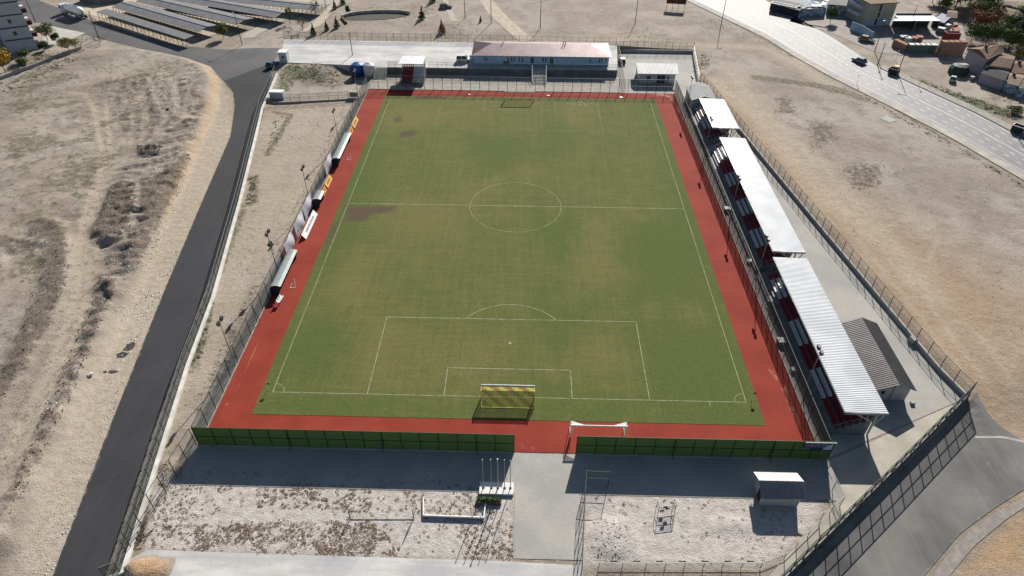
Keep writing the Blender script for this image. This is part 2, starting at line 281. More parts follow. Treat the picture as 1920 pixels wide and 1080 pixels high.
# furrows scraped across the strip between the wheel track and the bank
fur = [(-84.91,59.73),(-82.69,74.42),(-81.02,94.22),(-78.2,92.87),(-74.67,76.81),(-72.05,57.91),(-68.71,40.11),(-65.97,25.49),(-63.91,12),(-60.79,-6.07),(-58.39,-17.69),(-57.67,-22.69),(-60.91,-12.22),(-64.66,3.87),(-69.54,19.65),(-74.45,33.06)]
fur2 = [(-109.46,108.24),(-97.91,110.17),(-82.67,104.42),(-79.67,94.26),(-81.24,79.87),(-85.26,69.21),(-94.46,79.44)]
for q, am in ((fur, .62), (fur2, .42)):
    d = dseg(GX, GY, q, True); d = np.where(inpoly(GX, GY, q), -d, d); kk = 1-sm((d+1.5)/3); uu, vv = (GX*.88+GY*.47, -GX*.47+GY*.88) if am > .5 else (GY*.9-GX*.42, GX*.9+GY*.42)
    GZ += kk*am*((fbm(uu/5, vv*1.0, 1.5, 3, 91)-.5)*2+(vnoise(GX, GY, .8, 92)-.5)*.7); SOIL_SHADE[:] = np.maximum(SOIL_SHADE, kk*np.clip(.52+1.5*(fbm(uu/4, vv, 1.6, 3, 93)-.5), 0, .95))
for q in ([(-140.29,107.32),(-125.72,121.51),(-88.8,117.15),(-80.74,102.98),(-86.5,66.71),(-77.98,25.12),(-80.2,19.34),(-85.53,19.18)],):
    d = dseg(GX, GY, q, True); d = np.where(inpoly(GX, GY, q), -d, d); kk = 1-sm((d+3)/6); GZ += kk*.12*(fbm(GX, GY, 2.2, 4, 95)-.5)*2; WEED[:] = np.maximum(WEED, kk*np.clip(.42+2.4*(fbm(GX*.8+GY*.5, (GY*.8-GX*.5)*2.5, 9, 4, 96)-.5), 0, .85)); GREEN[:] = np.maximum(GREEN, kk*np.clip(.25+2.2*(fbm(GX*.8+GY*.5, (GY*.8-GX*.5)*2.2, 14, 4, 98)-.5), 0, .55)); TRACK[:] = np.maximum(TRACK, kk*np.clip(-.1+3.0*(fbm(GX*.8+GY*.5, (GY*.8-GX*.5)*3, 12, 3, 99)-.5), 0, .7))
# spoil heaps on the small plots
for q, h in (([(10.65,-19.78),(12.01,-18.68),(13.9,-18.98),(15.23,-21.37),(14.7,-23.38),(12.81,-23.95),(10.89,-23.48),(10.19,-21.85)], .45), ([(-42.64,-26.6),(-41.3,-25.55),(-39.05,-25.36),(-38.06,-26.22),(-38.04,-27.65),(-40.73,-28.33)], .9), ([(-44.42,-13.4),(-44.57,-11.93),(-42.84,-11.88),(-41.93,-13.73),(-42.21,-15.33),(-43.46,-14.97)], .5), ([(25.6,-18.66),(29.01,-18.57),(29.04,-19.76),(25.8,-20.13)], .25)):
    bank(q, h, 1.2, .12, .5, 40)
    if h > .8: paint(TAN, q, 0, 1, 1); paint(SOIL_SHADE, q, 0, 1, .25)
nx, ny = GX.shape
idx = np.arange(nx*ny).reshape(nx, ny); F_ = np.stack([idx[:-1, :-1], idx[1:, :-1], idx[1:, 1:], idx[:-1, 1:]], -1).reshape(-1, 4)
def gridmesh(name, X, Y, Z, faces, mat, cols):
    me = bpy.data.meshes.new(name); n = X.size
    me.vertices.add(n); me.vertices.foreach_set('co', np.stack([X.ravel(), Y.ravel(), Z.ravel()], -1).ravel().astype(np.float32))
    m = len(faces); me.loops.add(m*4); me.loops.foreach_set('vertex_index', faces.ravel().astype(np.int32)); me.polygons.add(m)
    me.polygons.foreach_set('loop_start', np.arange(0, m*4, 4, dtype=np.int32)); me.polygons.foreach_set('loop_total', np.full(m, 4, np.int32)); me.update(calc_edges=True); me.validate()
    for k, (a, b, c) in cols.items():
        at = me.color_attributes.new(k, 'FLOAT_COLOR', 'POINT'); at.data.foreach_set('color', np.stack([a.ravel(), b.ravel(), c.ravel(), np.ones(n)], -1).ravel().astype(np.float32))
    me.polygons.foreach_set('use_smooth', [True]*m); me.materials.append(mat); o = link(name, me); o['kind'] = 'structure'; return o
k = NT('dry_ground'); p = k.pos()
wd, so_, pl = k.attr('ga'); gr, tr, tn = k.attr('gb')
n1 = k.noise(p, .06, 6); n2 = k.noise(p, .9, 6, .65); n3 = k.noise(p, 5.5, 4, .7); n4 = k.noise(p, .25, 5)
c = k.mix(k.step(n1, .35, .65), (.262, .222, .178), (.365, .322, .268))
c = k.mix(k.math('MULTIPLY', k.step(n4, .45, .68), .62), c, (.205, .17, .138)); c = k.mix(k.math('MULTIPLY', k.step(k.noise(p, .55, 6, .7), .52, .7), .45), c, (.42, .37, .305))
c = k.mix(tn, c, k.mix(k.step(n2, .3, .7), (.36, .222, .118), (.44, .30, .178)))
c = k.mix(pl, c, k.mix(k.step(n2, .3, .7), (.38, .345, .31), (.52, .485, .455)))
c = k.mix(k.math('MULTIPLY', tr, .8), c, k.mix(k.step(n2, .3, .75), (.33, .275, .205), (.45, .385, .30)))
def msk(a, n, lo, hi): return k.step(k.math('ADD', a, k.math('MULTIPLY', k.math('SUBTRACT', n, .5), 1.9)), lo, hi)
c = k.mix(msk(so_, n2, .45, .95), c, k.mix(n3, (.07, .055, .043), (.19, .155, .125)))
c = k.mix(k.math('MULTIPLY', msk(wd, n2, .5, .95), .85), c, k.mix(n3, (.085, .075, .045), (.19, .165, .11)))
c = k.mix(k.math('MULTIPLY', msk(gr, n2, .55, .9), .9), c, k.mix(n3, (.035, .055, .018), (.10, .12, .045)))
# sparse scrub speckle everywhere
sp = k.math('MULTIPLY', k.step(k.noise(p, 1.6, 3, .6), .60, .70), k.step(k.noise(p, .09, 3), .42, .62))
c = k.mix(k.math('MULTIPLY', sp, .7), c, (.13, .11, .07))
calm = k.math('SUBTRACT', 1.0, k.math('MULTIPLY', k.math('MAXIMUM', k.math('MULTIPLY', pl, .75), tr), .8)); c = k.mix(k.math('MULTIPLY', k.math('MULTIPLY', k.step(n3, .35, .75), .52), calm), c, (.135, .112, .088))
c = k.mix(k.math('MULTIPLY', k.step(k.noise(p, 7, 3), .60, .72), .55), c, (.52, .485, .43)); c = k.mix(k.math('MULTIPLY', k.math('MULTIPLY', k.step(k.noise(p, 4.2, 4, .75), .60, .70), .5), calm), c, (.10, .082, .062))
k.bump(k.math('ADD', n3, k.math('MULTIPLY', n2, 1.5)), .8, .16)
m_ground = k.done(c, .95, 0, .15)
GZ2 = GZ-.03
gridmesh('ground', GX, GY, GZ2, F_, m_ground, {'ga': (WEED, SOIL_SHADE, PALE), 'gb': (GREEN, TRACK, TAN)})

# ---------------------------------------------------------------- pitch and track
def asphalt(name, a, b, spec=.4, rough=.75, rot=0., streak=.35):
    k = NT(name); p = k.pos(); s1 = k.noise(k.scaled(p, (1.4, .05, 1), rot), 1, 4); s2 = k.noise(p, .12, 5); s3 = k.noise(p, 8, 3)
    c = k.mix(k.step(s2, .3, .7), a, b); c = k.mix(k.math('MULTIPLY', k.step(s1, .45, .7), streak), c, tuple(v*1.6 for v in b)); c = k.mix(k.math('MULTIPLY', s3, .25), c, tuple(v*.5 for v in a))
    s4 = k.noise(p, .9, 6, .65); eg = k.attr('edge')[0]; c = k.mix(k.math('MULTIPLY', k.step(k.math('ADD', eg, k.math('MULTIPLY', k.math('SUBTRACT', s4, .5), 1.5)), .80, 1.3), .75), c, (.30, .26, .205))
    c = k.mix(k.math('MULTIPLY', k.step(k.noise(k.scaled(p, (.5, .12, 1), rot), 1, 5, .7), .60, .74), .30), c, tuple(v*2.3 for v in b)); c = k.mix(k.math('MULTIPLY', k.step(s4, .70, .78), .25), c, tuple(v*.45 for v in a))
    k.bump(s3, .3, .02); return k.done(c, rough, 0, spec)
k = NT('pitch_turf'); p = k.pos(); dk, ye, gn = k.attr('pa')
h1 = k.noise(k.scaled(p, (.10, 1.5, 1)), 1, 5, .7); v1 = k.noise(k.scaled(p, (1.3, .07, 1)), 1, 5, .7); n1 = k.noise(p, .075, 6, .6); n2 = k.noise(p, 2.2, 4, .7); n5 = k.noise(p, .33, 4)
mixv = k.math('ADD', k.math('MULTIPLY', n1, .44), k.math('ADD', k.math('MULTIPLY', h1, .56), k.math('ADD', k.math('MULTIPLY', v1, .56), k.math('MULTIPLY', n5, .36))))
mixv = k.math('ADD', mixv, k.math('SUBTRACT', k.math('MULTIPLY', ye, .28), k.math('MULTIPLY', gn, .42)))
c = k.mix(k.step(mixv, .74, 1.24), (.070, .096, .022), (.148, .130, .046))
c = k.mix(k.math('MULTIPLY', k.step(n2, .3, .75), .5), c, (.045, .062, .017))
c = k.mix(k.math('MULTIPLY', k.step(k.noise(p, 5, 4, .7), .38, .75), .45), c, (.17, .17, .075))
c = k.mix(k.step(k.math('ADD', dk, k.math('MULTIPLY', k.math('SUBTRACT', n2, .5), 1.3)), .35, .85), c, (.085, .066, .04))
k.bump(k.math('ADD', n2, k.noise(p, 14, 2)), .4, .05); m_turf = k.done(c, .95, 0, .1)
px = np.linspace(-35.5, 35.45, 120); py = np.linspace(-4.1, 103.1, 180); PX, PY = np.meshgrid(px, py, indexing='ij')
DK = np.zeros_like(PX); YE = DK.copy(); GN = DK.copy()
def ppaint(ch, pts, w=0., fe=2., val=1.):
    d = dseg(PX, PY, pts, not w); d = d-w if w else np.where(inpoly(PX, PY, pts), -d, d)
    ch[:] = np.maximum(ch, val*(1-sm((d+fe*.5)/fe)))
for q in ([(-34.4,49.27),(-28.56,49.66),(-23.42,49.82),(-24.37,47.05),(-27.98,46.56),(-29.49,43.5),(-32.91,43.95)], [(-33.95,44.85),(-33.74,39.41),(-34.41,34.61),(-35.44,35.58),(-35.39,42.95)], [(-28.79,81.6),(-25.9,83.66),(-23.41,82.33),(-25.3,79.51),(-27.98,78.88)], [(-31.25,89.61),(-29.42,91.49),(-28.48,87.91),(-30.25,86.68)], [(-28.08,103.81),(-20.35,104.08),(-18.95,101.42),(-25.58,100.86)]): ppaint(DK, q, 0, 3.5, 1.0)
for q in ([(-35.25,50.64),(-32.64,51.13),(-33,47.75),(-34.59,47.7)], [(-35.12,35.92),(-33.64,36.81),(-33.73,32.99),(-35.01,33.44)]): ppaint(DK, q, 0, 2, .6)
for q in ([(-12.26,59.8),(-1.17,69.46),(3.59,62.55),(-9.52,53.49)], [(-23.09,15.71),(-17.26,17.18),(-16.31,0.53),(-22.43,0.35)], [(-31.23,32.74),(-23.79,34.6),(-25,20.97),(-32.14,20.76)], [(-8.02,11.21),(-2.2,11.38),(-1.91,4.6),(-8.32,5.49)], [(3.61,30.62),(16.01,44.54),(20.39,28.07),(8.05,20.59)], [(-33.18,96.37),(-10.26,100.39),(-14.7,87.78),(-32.44,84.29)], [(-11.65,0.16),(-0.23,1.5),(-3.83,-2.57),(-18.73,-2.99)], [(-22.32,51.05),(-9.22,49.47),(-10.54,40.12),(-22.65,39.75)], [(11.11,11.77),(20.27,12.04),(17.85,5.16),(8.4,5.98)], [(3.58,100.86),(18.81,101.37),(17.77,85.95),(4.89,88.43)]): ppaint(YE, q, 0, 14, .75)
for q in ([(5.67,44.22),(10.84,44.38),(9.86,11.73),(6.12,11.62)], [(19.73,14.45),(35.01,14.9),(33.05,-3.41),(20.18,-0.92)], [(-36.24,10.39),(-26.83,13.09),(-24.78,3.94),(-34.37,1.55)], [(-35.09,-3.46),(35.14,-3.82),(35.01,-1.46),(-34.27,-1.29)], [(6.31,97.7),(9.11,101.05),(10.92,74.86),(6,72.16)], [(19.8,41.05),(33.63,45.08),(33.21,22.7),(20.65,22.33)], [(-37.26,96.23),(-35.7,52.66),(-35.71,20.66),(-32.14,20.76),(-31.91,61.42)], [(35.47,101.94),(35.27,-0.49),(32.71,1.42),(33.63,98.62)], [(-8.95,79.5),(1.08,79.83),(-0.99,62.4),(-7.87,62.18)]): ppaint(GN, q, 0, 12, .7)
pidx = np.arange(PX.size).reshape(PX.shape); PF = np.stack([pidx[:-1, :-1], pidx[1:, :-1], pidx[1:, 1:], pidx[:-1, 1:]], -1).reshape(-1, 4)
gridmesh('pitch', PX, PY, np.full_like(PX, .05), PF, m_turf, {'pa': (DK, YE, GN)})
k = NT('red_track'); p = k.pos(); n1 = k.noise(p, .18, 5); n2 = k.noise(k.scaled(p, (3, .15, 1)), 1, 4); n3 = k.noise(p, 9, 3); n4 = k.noise(p, .6, 6, .7)
c = k.mix(k.step(n1, .3, .7), (.20, .028, .018), (.255, .040, .024)); c = k.mix(k.math('MULTIPLY', k.step(n2, .5, .75), .35), c, (.26, .05, .035)); c = k.mix(k.math('MULTIPLY', k.step(n4, .66, .76), .45), c, (.34, .13, .09))
c = k.mix(k.math('MULTIPLY', n3, .25), c, (.11, .015, .012)); du = k.attr('ta')[0]; c = k.mix(k.step(k.math('ADD', du, k.math('MULTIPLY', k.math('SUBTRACT', n4, .5), 1.6)), .5, 1.1), c, (.40, .20, .145)); k.bump(n3, .25, .01); m_track = k.done(c, .9, 0, .15)
tx = np.concatenate([np.arange(-40.6, -35.5, .5), [-35.5], np.arange(-35, 35.4, 2.), [35.45], np.arange(35.9, 41.3, .5), [41.25]]); ty = np.concatenate([np.arange(-9.4, -4.05, .5), [-4.05], np.arange(-3.5, 103, 1.), [103.1], np.arange(103.5, 107.0, .5), [107.0]])
TX, TY = np.meshgrid(tx, ty, indexing='ij'); DU = np.zeros_like(TX)
for q, w_, v_ in (([(35.33,105.97),(39.47,105.43),(40.48,97.25),(41.04,86.72),(41.55,74.58),(41.64,61.51)], .35, 1.), ([(36.99,106.72),(40.23,104.1)], .8, .8), ([(42.55,60.44),(41.92,45.34)], .1, .7), ([(38.74,6.85),(40.06,3.16),(39.97,-2.28),(40.66,-5.93)], .5, .75), ([(-39.45,-2.62),(-39.04,1.94),(-39.17,9.12),(-39.44,11.5)], .2, .8), ([(1.14,-8.35),(7.88,-8.42)], .8, .5), ([(-34.55,-5.14),(-25.59,-5.53)], .1, .6), ([(16.8,-4.33),(20.38,-4.88)], .3, .5), ([(12.2,109.72),(35.33,105.97)], .25, .6)):
    d = dseg(TX, TY, q)-w_; DU[:] = np.maximum(DU, v_*(1-sm((d+.4)/.9)))
tidx = np.arange(TX.size).reshape(TX.shape); TF = np.stack([tidx[:-1, :-1], tidx[1:, :-1], tidx[1:, 1:], tidx[:-1, 1:]], -1); cx_, cy_ = (TX[:-1, :-1]+TX[1:, 1:])/2, (TY[:-1, :-1]+TY[1:, 1:])/2
TF = TF[~((cx_ > -35.4) & (cx_ < 35.4) & (cy_ > -4) & (cy_ < 103))]
gridmesh('running_track', TX, TY, np.full_like(TX, .02), TF, m_track, {'ta': (DU, DU, DU)})
m_line = simple('faded_white_paint', (.30, .33, .22), (.13, .16, .065), 1.2, .9, lo=.3, hi=.6)
W2, L = 33.8, 100.85; mb = MB()
def ln(x0, y0, x1, y1, w=.09):
    d = math.hypot(x1-x0, y1-y0); n = (-(y1-y0)/d*w/2, (x1-x0)/d*w/2)
    flat([(x0+n[0], y0+n[1]), (x1+n[0], y1+n[1]), (x1-n[0], y1-n[1]), (x0-n[0], y0-n[1])], .056, mb)
def arc(cx, cy, r, a0, a1, n=48, w=.07):
    for i in range(n):
        t0 = a0+(a1-a0)*i/n; t1 = a0+(a1-a0)*(i+1)/n
        flat([(cx+(r+w/2)*math.cos(t0), cy+(r+w/2)*math.sin(t0)), (cx+(r+w/2)*math.cos(t1), cy+(r+w/2)*math.sin(t1)), (cx+(r-w/2)*math.cos(t1), cy+(r-w/2)*math.sin(t1)), (cx+(r-w/2)*math.cos(t0), cy+(r-w/2)*math.sin(t0))], .056, mb)
ln(-W2, 0, W2, 0); ln(-W2, .06, -W2, L-.06); ln(W2, .06, W2, L-.06); ln(-W2+.06, L/2, W2-.06, L/2, .11); ln(-W2, L, W2, L, .04)
for s, y in ((1, 0), (-1, L)):
    w_ = .10 if s > 0 else .04
    ln(-20.16, y+s*.06, -20.16, y+s*16.5, w_); ln(20.16, y+s*.06, 20.16, y+s*16.5, w_); ln(-20.1, y+s*16.5, 20.1, y+s*16.5, w_); ln(-9.16, y+s*.06, -9.16, y+s*5.5, w_); ln(9.16, y+s*.06, 9.16, y+s*5.5, w_); ln(-9.1, y+s*5.5, 9.1, y+s*5.5, w_)
    t = math.acos(5.5/9.15); arc(0, y+s*11, 9.15, s*(math.pi/2-t), s*(math.pi/2+t), 28, w_)
ln(28.6, -.06, 28.6, -.9)
arc(0, L/2, 9.15, 0, 2*math.pi, 72); arc(-W2, 0, 1.6, .05, math.pi/2-.05, 8); arc(W2, 0, 1.6, math.pi/2+.05, math.pi-.05, 8); arc(0, L/2, .15, 0, 6.28, 10, .3); arc(0, 11, .12, 0, 6.28, 10, .24)
struct('pitch_markings', mb, m_line)

# ---------------------------------------------------------------- roads and paved ground
m_newroad = asphalt('new_asphalt', (.030, .031, .035), (.040, .040, .044), .25, .85, R_(-10), .18)
m_oldroad = asphalt('worn_asphalt', (.066, .066, .068), (.098, .096, .094), .3, .8, 0, .15)
m_hw = asphalt('highway_asphalt', (.112, .113, .118), (.15, .15, .155), .42, .68, R_(-52), .3)
m_lot = asphalt('dusty_asphalt', (.098, .096, .092), (.185, .178, .165), .3, .85, R_(35), .12)
lA = [(-50.12,-28.04),(-53.75,-8.59),(-59.18,22.77),(-63.59,50.77),(-67.89,78.93),(-72.24,94.48),(-75.35,102.54),(-79.8,108.49)]; lB = [(-44.19,-27.88),(-47.83,-6.62),(-52.28,24.42),(-55.4,46.09),(-61.81,80.51),(-64.85,96.18),(-67.36,109.49),(-69.95,120.3)]
struct('left_road', strip(lA, lB, .03, 90, 10), m_newroad)
struct('junction_road', strip([(-79.8,108.49),(-85.7,114.82),(-98.8,123.21),(-117.07,132.43),(-129.99,138.86),(-143.61,145.63),(-155.68,151.81),(-174.2,161.97),(-190.01,169.48)], [(-69.95,120.3),(-70.6,131.88),(-80.02,131.54),(-87.39,129.96),(-102.87,132.94),(-120.44,143.04),(-135.3,152.57),(-141.17,155.52),(-193.32,192.45)], .034, 60, 8), m_oldroad)
mbp = strip([(-142.03,155.49),(-155.44,163.81),(-165.7,172.2),(-175.46,182.44)], [(-157.38,151.75),(-161.94,157.99),(-171.93,170.17),(-181.12,182.22)], .038, 20, 6); struct('side_street', mbp, m_oldroad)
hwA = [(47.49,225.81),(60.21,188.67),(77.53,151.29),(82.39,134.43),(87.21,121.13),(93.17,107.85),(97.16,99.07),(103.42,84.21),(109.43,64.96),(119.69,24.51)]; hwB = [(77.5,231.33),(85.06,193.5),(97.13,150.05),(101.99,124.78),(105.63,115.74),(114.33,95.9),(118.87,81.73),(130.6,33.61)]
struct('highway', strip(hwA, hwB, .03, 60, 6), m_hw)
m_pale = simple('pale_concrete', (.40, .375, .33), (.29, .275, .245), .5, .9, bump=.2)
off = lambda pts, d: [(x+d*.62, y+d*.78) for x, y in pts]
mb = strip(off(hwA, -3.0), off(hwA, -.02), .10, 60, 2); struct('left_pavement', mb, m_pale)
mb = MB(); strip(off(hwB, .02)[3:], off(hwB, 3.2)[3:], .12, 40, 2, mb); struct('right_pavement', mb, simple('pavement_blocks', (.30, .28, .245), (.22, .205, .18), .8, .9))
mb = MB(); q = hwB[3:]
for a, b in zip(q, q[1:]): mb.bar((*a, Tz(*a)+.06), (*b, Tz(*b)+.06), .28, .16)
struct('kerb', mb, simple('kerb_stone', (.13, .13, .13), (.08, .08, .085), 1, .9))
m_rp = simple('road_paint', (.72, .72, .70), (.5, .5, .49), .8, .7)
mb = MB()
def dash(t0, t1, u, w=.16):
    a = [along(q_, t0) for q_ in (hwA, hwB)]; b = [along(q_, t1) for q_ in (hwA, hwB)]
    A_ = Vector(a[0]).lerp(Vector(a[1]), u); B_ = Vector(b[0]).lerp(Vector(b[1]), u); d = (B_-A_).normalized(); n = Vector((-d.y, d.x))*w/2
    mb.add([(*(A_+n), Tz(*A_)+.036), (*(B_+n), Tz(*B_)+.036), (*(B_-n), Tz(*B_)+.036), (*(A_-n), Tz(*A_)+.036)], [(0, 1, 2, 3) if (A_-B_).cross(n) > 0 else (3, 2, 1, 0)])
NN = 60
for i in range(NN):
    t = i/NN
    for u in (.22, .38, .64, .80): dash(t, t+.40/NN, u)
    dash(t, t+1/NN, .06, .12); dash(t, t+1/NN, .94, .12)
    for j in range(3):
        if t < .58: dash(t+j/NN/3, t+(j+.42)/NN/3, .51, .42)
    if t >= .58: dash(t, t+1/NN, .51, .2)
struct('road_markings', mb, m_rp)
mb = flat([(88.99,92.04),(91.31,93.91),(92.71,90.97),(90.39,89.73)], 0); mb.v = [(x, y, Tz(x, y)+.037) for x, y, z in mb.v]
struct('road_patch', mb, simple('patched_concrete', (.3, .3, .3), (.24, .24, .245), 2))
# bottom right lane
laneA = [(67.2, 2.4), (65.9, 1.3), (57.5, -5.6), (49.25, -12.2), (32.55, -25.7), (22.0, -34.6)]; laneB = [(67.16,-2.3),(70.03,-5.74),(66,-12.88),(60.72,-15.68),(54.46,-19.43),(46.82,-25.62),(39.46,-32)]
struct('lane', strip(laneA, laneB, .035, 40, 14), m_lot)
struct('lane_bend', strip([(69.63,-5.57),(78.58,-6.2),(94.32,-8.48)], [(65.44,-13.05),(74.97,-11.85),(88.66,-15.65)], .031, 16, 10), m_lot)
mb = strip([(85.66,-15.36),(74.61,-12.41),(65.34,-14.05),(60.53,-16.28),(54.51,-19.98),(47.6,-25.6)], [(84.26,-17.21),(73.71,-13.82),(64.56,-15.43),(60.84,-17.5),(55.48,-20.9),(49.7,-25.54)], .03, 30, 2); struct('gravel_shoulder', mb, simple('shoulder_gravel', (.27, .245, .22), (.20, .18, .165), 1.5, .95, bump=.6))
mb = strip([(63.41,-5.21),(67.17,-5.11),(69.93,-5.92)], [(63.59,-4.85),(67.36,-4.76),(70.18,-5.47)], .05, 12, 1); struct('lane_kerb', mb, m_pale)
# yard right of the pitch, upper yard, terrace slab
m_yard = NT('grey_block_paving'); k = m_yard; p = k.pos(); n1 = k.noise(p, .12, 5); n2 = k.noise(p, 3, 4, .7); n6 = k.noise(p, .5, 5)
c = k.mix(k.step(n1, .35, .65), (.33, .325, .305), (.42, .40, .36)); c = k.mix(k.math('MULTIPLY', k.step(n2, .35, .7), .3), c, (.25, .245, .23)); c = k.mix(k.math('MULTIPLY', k.step(n6, .55, .75), .4), c, (.47, .43, .36))
br = k.n('ShaderNodeTexBrick'); k.put(br.inputs['Vector'], p); br.inputs['Scale'].default_value = 2.2; br.inputs['Mortar Size'].default_value = .035; br.inputs['Color1'].default_value = (1, 1, 1, 1); br.inputs['Color2'].default_value = (.9, .9, .9, 1); br.inputs['Mortar'].default_value = (.6, .6, .6, 1)
c = k.mix(.8, c, br.outputs[0], 'MULTIPLY'); k.bump(n2, .2, .02); m_yard = k.done(c, .9, 0, .25)
mb = MB(); yard = [(41.6, -9.5)]+[(x-.15, y) for x, y in zip(WALL_X[:7], WALL_Y[:7])]+[(48.0, 114), (51, 136.9), (27.4, 136.9), (27.4, 107.0), (41.6, 107.0)]
flat(yard, .012, mb); struct('yard', mb, m_yard)
mb = MB(); flat([(-41.3, 107.2), (27.4, 107.05), (27.4, 117.9), (-38.6, 117.9)], .012, mb); struct('walkway', mb, simple('walkway_concrete', (.36, .335, .29), (.27, .25, .22), .8, .9))
mb = MB(); flat([(-41.3, -9.62), (1.3, -9.62), (1.3, -15.6), (-41.3, -15.6)], .012, mb); flat([(9.3, -9.62), (42.4, -9.62), (42.4, -15.6), (9.3, -15.6)], .012, mb)
flat([(1.3, -9.62), (9.3, -9.62), (9.3, -24.2), (1.3, -24.2)], .012, mb); struct('paved_path', mb, m_yard)
m_slab = NT('poured_concrete'); k = m_slab; p = k.pos(); n1 = k.noise(k.scaled(p, (.25, 1, 1)), .35, 6, .65); n2 = k.noise(p, 2, 4); n6 = k.noise(p, .13, 4)
c = k.mix(k.step(n1, .4, .62), (.40, .395, .38), (.55, .535, .50)); c = k.mix(k.math('MULTIPLY', k.step(n6, .45, .65), .5), c, (.33, .335, .35)); c = k.mix(k.math('MULTIPLY', n2, .15), c, (.2, .2, .2)); c = k.mix(k.math('MULTIPLY', k.step(k.noise(p, .5, 6, .7), .56, .66), .5), c, (.34, .335, .335)); br = k.n('ShaderNodeTexBrick'); br.offset = 0; k.put(br.inputs['Vector'], p); br.inputs['Scale'].default_value = .1; br.inputs['Mortar Size'].default_value = .0022; br.inputs['Color1'].default_value = (1, 1, 1, 1); br.inputs['Color2'].default_value = (.9, .9, .92, 1); br.inputs['Mortar'].default_value = (.74, .72, .70, 1); c = k.mix(.8, c, br.outputs[0], 'MULTIPLY'); m_slab = k.done(c, .85, 0, .3)
mb = MB(); flat([(-41.54,-32.13),(-43.06,-26.23),(-41.06,-24.31),(1.5,-24.58),(8.49,-24.83),(9.22,-24.68),(9.22,-30.76)], .016, mb); struct('forecourt', mb, m_slab)
mb = MB(); flat([(42.4, -9.6), (65.2, 1.5), (32.0, -25.8), (29.0, -26.5), (34.5, -21.5), (42.4, -14.5)], .014, mb); struct('side_yard', mb, simple('sandy_concrete', (.40, .365, .30), (.31, .285, .24), .35, .9))
mb = MB(); mb.prism([(-72.3, 139.0), (-68.2, 120.6), (-48, 119.2), (-38.4, 118.1), (26.8, 118.1), (28.6, 137.2), (-14, 138.2)], -.3, 1.87)
struct('terrace', mb, m_slab)
# distant paths
m_path = simple('sandy_path', (.42, .365, .29), (.33, .285, .22), .6, .95)
for nm, a, b in (('dirt_road', [(-15.07,193.98),(-6.3,166.61),(1.02,147.48),(4.33,141.39)], [(-18.97,193.83),(-11.65,166.41),(-3.97,147.3),(-0.53,139.82)]), ('footpath', [(-27.15,183.71),(-24.66,171.64),(-21.07,157.87)], [(-29.03,183.63),(-26.47,171.57),(-23.15,157.79)]), ('park_path', [(-63.76,179.17),(-64.06,153.65),(-67.19,145.96)], [(-65.91,180.33),(-67.28,156.15),(-69.34,145.89)])):
    struct(nm, strip(a, b, .03, 20, 3), m_path)
struct('market_lane', strip([(-78.12,140.75),(-82.69,139.64),(-76.63,158.47),(-63.76,179.17)], [(-85.12,139.55),(-86.57,141.39),(-80.9,161.03),(-70.25,182.68)], .032, 14, 2), simple('lane_concrete', (.36, .33, .28), (.29, .265, .23), .5, .9))

# ---------------------------------------------------------------- fences and walls
m_post = simple('dark_green_steel', (.035, .05, .042), (.025, .033, .03), 3, .55, .2)
m_gal = simple('galvanised_steel', (.30, .31, .31), (.22, .23, .23), 3, .45, .6)
m_mesh = seethrough('wire_mesh', (.10, .125, .14), .52)
m_mesh2 = seethrough('dense_wire_mesh', (.03, .042, .042), .46)
m_mesh3 = seethrough('light_wire_mesh', (.09, .10, .085), .17)
m_black = simple('black_tarpaulin', (.012, .013, .016), (.02, .022, .026), 1.2, .65)
m_conc = simple('wall_concrete', (.36, .35, .32), (.27, .265, .25), .7, .9, bump=.3)
m_white = simple('white_enamel', (.72, .72, .70), (.6, .6, .58), 2, .45)
k = NT('artificial_turf_screen'); p = k.pos(); c = k.mix(k.noise(p, 9, 3), (.065, .13, .032), (.14, .225, .065)); c = k.mix(k.step(k.noise(p, .35, 4), .35, .65), c, (.10, .16, .05)); k.bump(k.noise(p, 25, 2), .6, .03); m_screen = k.done(c, .95, 0, .1)
POSTS = {}; PANELS = {}
